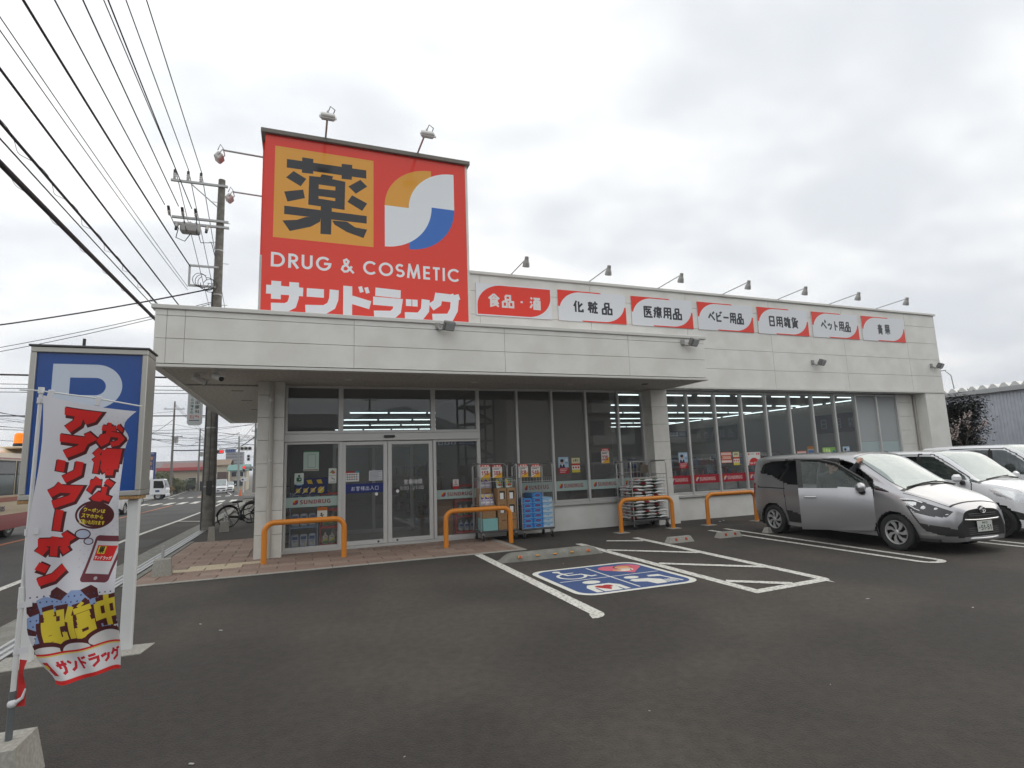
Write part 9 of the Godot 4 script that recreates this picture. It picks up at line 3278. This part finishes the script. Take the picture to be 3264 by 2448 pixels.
	am.box(v3(0, 0.02, 0), v3(0.38, 0.04, 0.38)); am.lathe([v2(0.15, 0.04), v2(0.03, 0.7), v2(0, 0.7)], 12)
	part(t, "cone_body", am, mat("cone_orange", L(0.55, 0.12, 0.03), 0.5))
	# web of far wires
	var pts := [v3(-16.55, 11.5, -90), v3(-16.55, 9.2, -90), v3(-16.55, 7.2, -90), v3(-16.9, 9.5, -115), v3(-16.9, 7.4, -115), v3(-5.45, 7.6, -81.5), v3(-5.45, 6.0, -81.5), v3(-6.2, 5.6, -68.5)]
	var ends := [v3(-40, 11.0, -88), v3(-40, 8.4, -92), v3(-38, 6.4, -95), v3(-30, 9.8, -130), v3(8, 10.2, -85), v3(8, 8.2, -88), v3(8, 6.6, -84), v3(-22, 8.6, -200)]
	var rg := RandomNumberGenerator.new()
	rg.seed = 5
	var k := 0
	for a in pts:
		for e in 4:
			var z: Vector3 = ends[rg.randi() % ends.size()] if e < 3 else pts[rg.randi() % pts.size()]
			if z.distance_to(a) < 3.0: continue
			wire("thin wire in the tangle over the distant junction", a + v3(0, rg.randf_range(-0.8, 0.8), 0), z + v3(0, rg.randf_range(-1.2, 1.2), 0), rg.randf_range(0.2, 0.9), rg.randf_range(0.012, 0.028), "wires over the distant junction")
			k += 1
	wire("thick cable dropping to the signal mast from the right hand pole", v3(-5.45, 6.6, -81.5), v3(-8.2, 4.6, -81), 0.1, 0.05, "thick cables at the junction")
	wire("thick cable hung across the street at the junction, left part", v3(-16.55, 5.3, -90), v3(-12.0, 5.2, -88), 0.05, 0.07, "thick cables at the junction")

func far_van() -> void:
	var t := kei_car("white_delivery_van", "white van driving towards the camera past the junction", v3(-9.55, -0.743, -83.5), 0.11, 1.86, 0.76, M.white_paint, M.wheel_silver)
	var p := MB.new()
	p.box(v3(0, 0.42, 1.70), v3(0.33, 0.16, 0.02))
	part(t, "number_plate", p, M.white_plastic)
	kei_car("small_white_car", "small white car half hidden behind the approaching van", v3(-9.45, -0.825, -91.0), 0.1, 1.5, 0.74, M.white_paint, M.wheel_silver)

func truck() -> void:
	# light truck waiting at the side street, cab to the right
	var o := v3(-12.9, -0.53, -65.0)
	var t := thing("box_truck", "white box truck nosing out of the side street", "truck", o)
	var wp: Material = M.white_paint
	var b := MB.new()
	# cab profile in the xy plane, nose towards +x
	b.prism(PackedVector2Array([v2(-0.65, 0.55), v2(0.72, 0.50), v2(0.74, 0.95), v2(0.58, 1.55), v2(0.45, 1.95), v2(0.30, 2.02), v2(-0.65, 2.02)]), 1.7, Transform3D(Basis(), v3(0, 0, 0.85)))
	part(t, "cab", b, wp)
	b = MB.new()
	b.prism(PackedVector2Array([v2(-0.35, 1.15), v2(0.50, 1.10), v2(0.56, 1.25), v2(0.40, 1.82), v2(-0.35, 1.85)]), 0.02, Transform3D(Basis(), v3(0, 0, 0.865)))
	part(t, "side_window", b, M.privacy_glass)
	b = MB.new()
	b.flat([v3(0.70, 1.15, 0.75), v3(0.70, 1.15, -0.75), v3(0.485, 1.90, -0.75), v3(0.485, 1.90, 0.75)], Vector3.ZERO)
	part(t, "windscreen", b, M.privacy_glass)
	b = MB.new()
	b.box(v3(0.74, 0.45, 0), v3(0.12, 0.25, 1.7), Basis(), 0.03)
	part(t, "bumper", b, wp)
	b = MB.new()
	b.box(v3(0.0, 0.85, 0.856), v3(0.36, 0.2, 0.01), Basis(), 0.004)
	part(t, "door_badge", b, mat("badge_blue", L(0.05, 0.07, 0.16), 0.5))
	b = MB.new()
	b.tube([v3(0.62, 1.1, 0.9), v3(0.72, 1.2, 1.0), v3(0.70, 1.6, 1.0)], 0.015, 6); b.box(v3(0.72, 1.45, 1.02), v3(0.06, 0.32, 0.16), Basis(), 0.02)
	part(t, "wing_mirror", b, M.black_plastic)
	b = MB.new()
	b.box(v3(-2.45, 1.85, 0), v3(3.3, 2.1, 1.85), Basis(), 0.03)
	part(t, "cargo_box", b, wp)
	for i in 8:
		b = MB.new()
		b.box(v3(-2.45, 1.0 + i * 0.25, 0.93), v3(3.2, 0.02, 0.02))
		part(t, "box_rib", b, M.lamp_grey)
	b = MB.new()
	b.box(v3(-1.7, 0.62, 0), v3(4.6, 0.18, 0.8))
	part(t, "chassis", b, M.dark_grey)
	for x in [0.05, -2.6]:
		for s in [-1.0, 1.0]:
			var g := thing_part(t, "wheel")
			g.position = v3(x, 0.37, s * 0.72)
			var m := MB.new()
			m.lathe([v2(0.2, -0.1), v2(0.35, -0.1), v2(0.37, -0.07), v2(0.37, 0.07), v2(0.35, 0.1), v2(0.2, 0.09)], 26, Transform3D(Basis(Vector3.RIGHT, PI / 2 * s), Vector3.ZERO))
			part(g, "tyre", m, M.black_rubber)
			m = MB.new()
			m.lathe([v2(0.22, 0.06), v2(0.2, 0.09), v2(0.08, 0.04), v2(0.0, 0.07)], 20, Transform3D(Basis(Vector3.RIGHT, PI / 2 * s), Vector3.ZERO))
			part(g, "rim", m, M.lamp_grey)

# ---------------------------------------------------------------- right side and what the glass mirrors
func make_right_side() -> void:
	# corrugated hall beyond the cars: its wall faces the lot
	var X := 28.0
	var t := thing("corrugated_hall", "pale blue grey corrugated metal hall at the right edge", "building", v3(X + 5, 0, -16))
	var sm := grained(mat("corrugated_steel", L(0.46, 0.485, 0.54), 0.5, 0.05), noise_tex(0.012, Color(0.94, 0.94, 0.945), Color(1, 1, 1), 512, 5, 63), 2.5)
	var H := 4.02
	# sheets a metre wide, each folded into ribs
	for i in 44:
		var z0 := 8.0 - i * 1.0
		var b := MB.new()
		for k in 8:
			var a := z0 - k * 0.125
			for q in [[0.0, 0.0, 0.055, 0.0], [0.055, 0.0, 0.07, 0.022], [0.07, 0.022, 0.11, 0.022], [0.11, 0.022, 0.125, 0.0]]:
				b.quad(v3(X - q[3], 0, a - q[2]), v3(X - q[1], 0, a - q[0]), v3(X - q[1], H, a - q[0]), v3(X - q[3], H, a - q[2]))
		part(t, "wall_sheet", b, sm, true)
	var b := MB.new()
	b.span(v3(X + 0.01, 0, -36), v3(X + 12, H - 0.02, 8))
	part(t, "hall_core", b, sm, true)
	b = MB.new()
	b.box(v3(X - 0.10, H + 0.06, -14), v3(0.24, 0.20, 44), Basis(), 0.01)
	part(t, "eaves_gutter", b, mat("gutter_grey", L(0.34, 0.35, 0.36), 0.5), true)
	# folded plate roof: trapezoid ribs end on over the gutter
	for i in 110:
		var z0 := 8.0 - i * 0.4
		var rb := MB.new()
		rb.prism(PackedVector2Array([v2(-0.19, 0.0), v2(0.19, 0.0), v2(0.05, 0.17), v2(-0.05, 0.17)]), 12.2, Transform3D(Basis(v3(0, 0, 1), v3(0, 1, 0), v3(-1, 0, 0)), v3(X - 0.16, H + 0.161, z0)))
		part(t, "roof_rib", rb, mat("roof_steel", L(0.55, 0.56, 0.56), 0.4, 0.4), true)
	# bamboo and blossom between hall and shop
	var rg := RandomNumberGenerator.new()
	rg.seed = 21
	var bt := thing("bamboo_clump", "dense dark green bamboo clump between shop and metal hall", "bamboo", v3(23.55, 0, -14.6))
	var st := MB.new()
	var fo := MB.new()
	for i in 60:
		var r := v3(rg.randf_range(-1.2, 0.85), 0, rg.randf_range(-0.9, 0.9))
		var h := rg.randf_range(2.4, 4.0) - absf(r.x) * 0.25
		var lean := v3(r.x * 0.25 + rg.randf_range(-0.3, 0.3), 0, r.z * 0.3)
		var pth := [r, r + lean * 0.3 + v3(0, h * 0.5, 0), r + lean * 0.7 + v3(0, h * 0.85, 0), r + lean * 1.3 + v3(0, h, 0)]
		st.tube(pth, [0.022, 0.018, 0.012, 0.004], 5)
		for k in 480:
			var u := pow(rg.randf(), 0.7)
			var seg := minf(u * 3.0, 2.999)
			var p: Vector3 = pth[int(seg)].lerp(pth[int(seg) + 1], seg - int(seg))
			p += v3(rg.randfn(), rg.randfn() * 0.7, rg.randfn()) * 0.20
			var d := v3(rg.randfn(), rg.randf_range(-1.2, 0.3), rg.randfn()).normalized()
			var sd := d.cross(v3(rg.randfn(), rg.randfn(), rg.randfn())).normalized() * 0.017
			var ln := rg.randf_range(0.12, 0.22)
			var nn := d.cross(sd).normalized()
			fo.tri(p - sd, p + sd, p + d * ln, nn, nn, nn)
	part(bt, "stems", st, mat("bamboo_stem", L(0.10, 0.11, 0.04), 0.6))
	part(bt, "leaves", fo, leaf_mat("bamboo_leaf", L(0.155, 0.16, 0.065)))
	var bl := thing("blossom_tree", "small plum tree with pale pink blossom in front of the bamboo", "tree", v3(23.1, 0.5, -13.6))
	st = MB.new()
	fo = MB.new()
	var stack := [[Vector3.ZERO, v3(0.1, 1, 0).normalized(), 0.9, 0.05, 0]]
	while stack:
		var q: Array = stack.pop_back()
		var e: Vector3 = q[0] + q[1] * q[2]
		st.tube([q[0], q[0] + q[1] * q[2] * 0.5 + v3(rg.randfn(), 0, rg.randfn()) * 0.02, e], [q[3], q[3] * 0.85, q[3] * 0.7], 5)
		if q[4] >= 2:
			for k in 4:
				var p: Vector3 = q[0].lerp(e, rg.randf()) + v3(rg.randfn(), rg.randfn(), rg.randfn()) * 0.012
				fo.ball(p, Vector3.ONE * rg.randf_range(0.012, 0.024), 5, 3)
		if q[4] < 4:
			for k in (4 if q[4] == 0 else 3):
				var d: Vector3 = (q[1] + v3(rg.randfn(), rg.randf_range(-0.1, 0.7), rg.randfn()) * 0.62).normalized()
				stack.append([e, d, q[2] * rg.randf_range(0.58, 0.80), q[3] * 0.6, q[4] + 1])
	part(bl, "branches", st, M.bark)
	part(bl, "blossom", fo, mat("blossom_pink", L(0.72, 0.60, 0.57), 0.7))
	bush("low_shrub", "sparse dry shrub top showing above the third car's roof", v3(27.2, 0, -10.4), [[v3(0, 1.55, 0), v3(0.5, 0.35, 0.7)]], leaf_mat("dry_shrub", L(0.07, 0.06, 0.045)), 0.05, 500, "shrub")
	# distant street lamp
	t = thing("street_lamp", "distant slim street lamp above the metal hall's roof", "street lamp", v3(68.8, -0.5, -40))
	b = MB.new()
	b.tube([Vector3.ZERO, v3(-0.4, 8.0, 0), v3(-0.7, 10.3, 0), v3(-1.6, 10.75, 0)], [0.07, 0.06, 0.05, 0.04], 8)
	part(t, "post", b, M.galvanised)
	b = MB.new()
	b.box(v3(-2.0, 10.8, 0), v3(0.9, 0.10, 0.3), Basis(Vector3.FORWARD, -0.1), 0.05)
	part(t, "lamp_head", b, M.lamp_grey)

func slab_block(label: String, at: Vector3, s: Vector3, floors: int, bays: int, wall: Material, faces: Array) -> Node3D:
	var t := thing("apartment_block", label, "apartment block", at, "buildings across the lot mirrored in the glass")
	var m := MB.new()
	m.box(v3(0, s.y / 2, 0), s)
	part(t, "wall", m, wall)
	m = MB.new()
	m.box(v3(0, s.y + 0.15, 0), v3(s.x + 0.8, 0.3, s.z + 0.8))
	part(t, "roof_slab", m, M.old_concrete)
	for f in faces:
		# f: 0 = front (-z), 1 = left side (-x)
		var n := bays if f == 0 else maxi(2, int(bays * s.z / s.x))
		var w := s.x if f == 0 else s.z
		for i in floors:
			for j in n:
				var u := -w / 2 + (j + 0.5) * w / n
				var y := s.y * (i + 0.55) / floors
				var p := v3(u, y, -s.z / 2 - 0.02) if f == 0 else v3(-s.x / 2 - 0.02, y, u)
				var sz := v3(w / n * 0.55, s.y / floors * 0.5, 0.08) if f == 0 else v3(0.08, s.y / floors * 0.5, w / n * 0.55)
				m = MB.new()
				m.box(p, sz)
				part(t, "window", m, mat("far_pane", L(0.03, 0.035, 0.04), 0.1))
			m = MB.new()
			if f == 0: m.box(v3(0, s.y * (i + 0.18) / floors, -s.z / 2 - 0.5), v3(s.x * 0.98, 0.9, 1.0))
			else: m.box(v3(-s.x / 2 - 0.5, s.y * (i + 0.18) / floors, 0), v3(1.0, 0.9, s.z * 0.98))
			part(t, "balcony", m, M.render_white)
	return t

func make_opposite() -> void:
	# across the lot, behind the camera: what the shop's glass mirrors
	var wm := mat("opposite_beige", L(0.52, 0.49, 0.43), 0.8)
	slab_block("long beige apartment block across the lot, mirrored in the shop windows", v3(46, 0, 28), v3(40, 12.5, 10), 4, 14, wm, [0, 1])
	var e := slab_block("plain gable of a nearer block mirrored beside the staircase", v3(20.6, 0, 24), v3(7.5, 13, 8), 4, 3, wm, [])
	var t := thing("outside_staircase", "dark steel outside staircase mirrored in the shop glass", "staircase", v3(14.6, 0, 22))
	for i in 8:
		var m := MB.new()
		m.box(v3(0, 0.8 + i * 1.5, 0), v3(2.6, 0.12, 2.4))
		part(t, "landing", m, M.dark_steel)
		m = MB.new()
		m.box(v3(0, 1.55 + i * 1.5, -1.2 if i % 2 else 1.2), v3(2.9, 0.14, 0.9), Basis(Vector3.FORWARD, 0.5 if i % 2 else -0.5))
		part(t, "flight", m, M.dark_steel)
	for x in [-1.3, 1.3]:
		for z in [-1.2, 1.2]:
			var m := MB.new()
			m.box(v3(x, 6.3, z), v3(0.16, 12.6, 0.16))
			part(t, "post", m, M.dark_steel)
	house("opposite_house", "dark two storey house across the lot mirrored in the left side window", v3(-1.5, 0, 34), v3(9, 5.8, 8), mat("opposite_dark", L(0.16, 0.15, 0.14), 0.85), mat("roof_tile_grey", L(0.17, 0.15, 0.15), 0.8), 1.6, [])
	far_pole("utility pole across the lot mirrored over the doors", v3(7.5, 0, 40), 11.0, [[9.6, 0, 1.8], [8.4, 0, 1.8]], 0.18)
	# hills beyond the town
	var b := MB.new()
	var n1 := noise(0.9, 4, 3)
	var prev := 0.0
	for i in 40:
		var a0 := -1.2 + i * 0.06
		var a1 := a0 + 0.06
		var h0 := 40.0 + 60.0 * (0.5 + n1.get_noise_1d(a0 * 4.0))
		var h1 := 40.0 + 60.0 * (0.5 + n1.get_noise_1d(a1 * 4.0))
		var R := 700.0
		var p0 := v3(sin(a0) * R, -5, cos(a0) * R)
		var p1 := v3(sin(a1) * R, -5, cos(a1) * R)
		var q0 := v3(sin(a0) * (R + 120), h0, cos(a0) * (R + 120))
		var q1 := v3(sin(a1) * (R + 120), h1, cos(a1) * (R + 120))
		b.flat([p0, p1, q1, q0], v3(sin(a0) * 1500, 0, cos(a0) * 1500))
	struct("hills", b, mat("hill_green", L(0.05, 0.065, 0.05), 0.95))
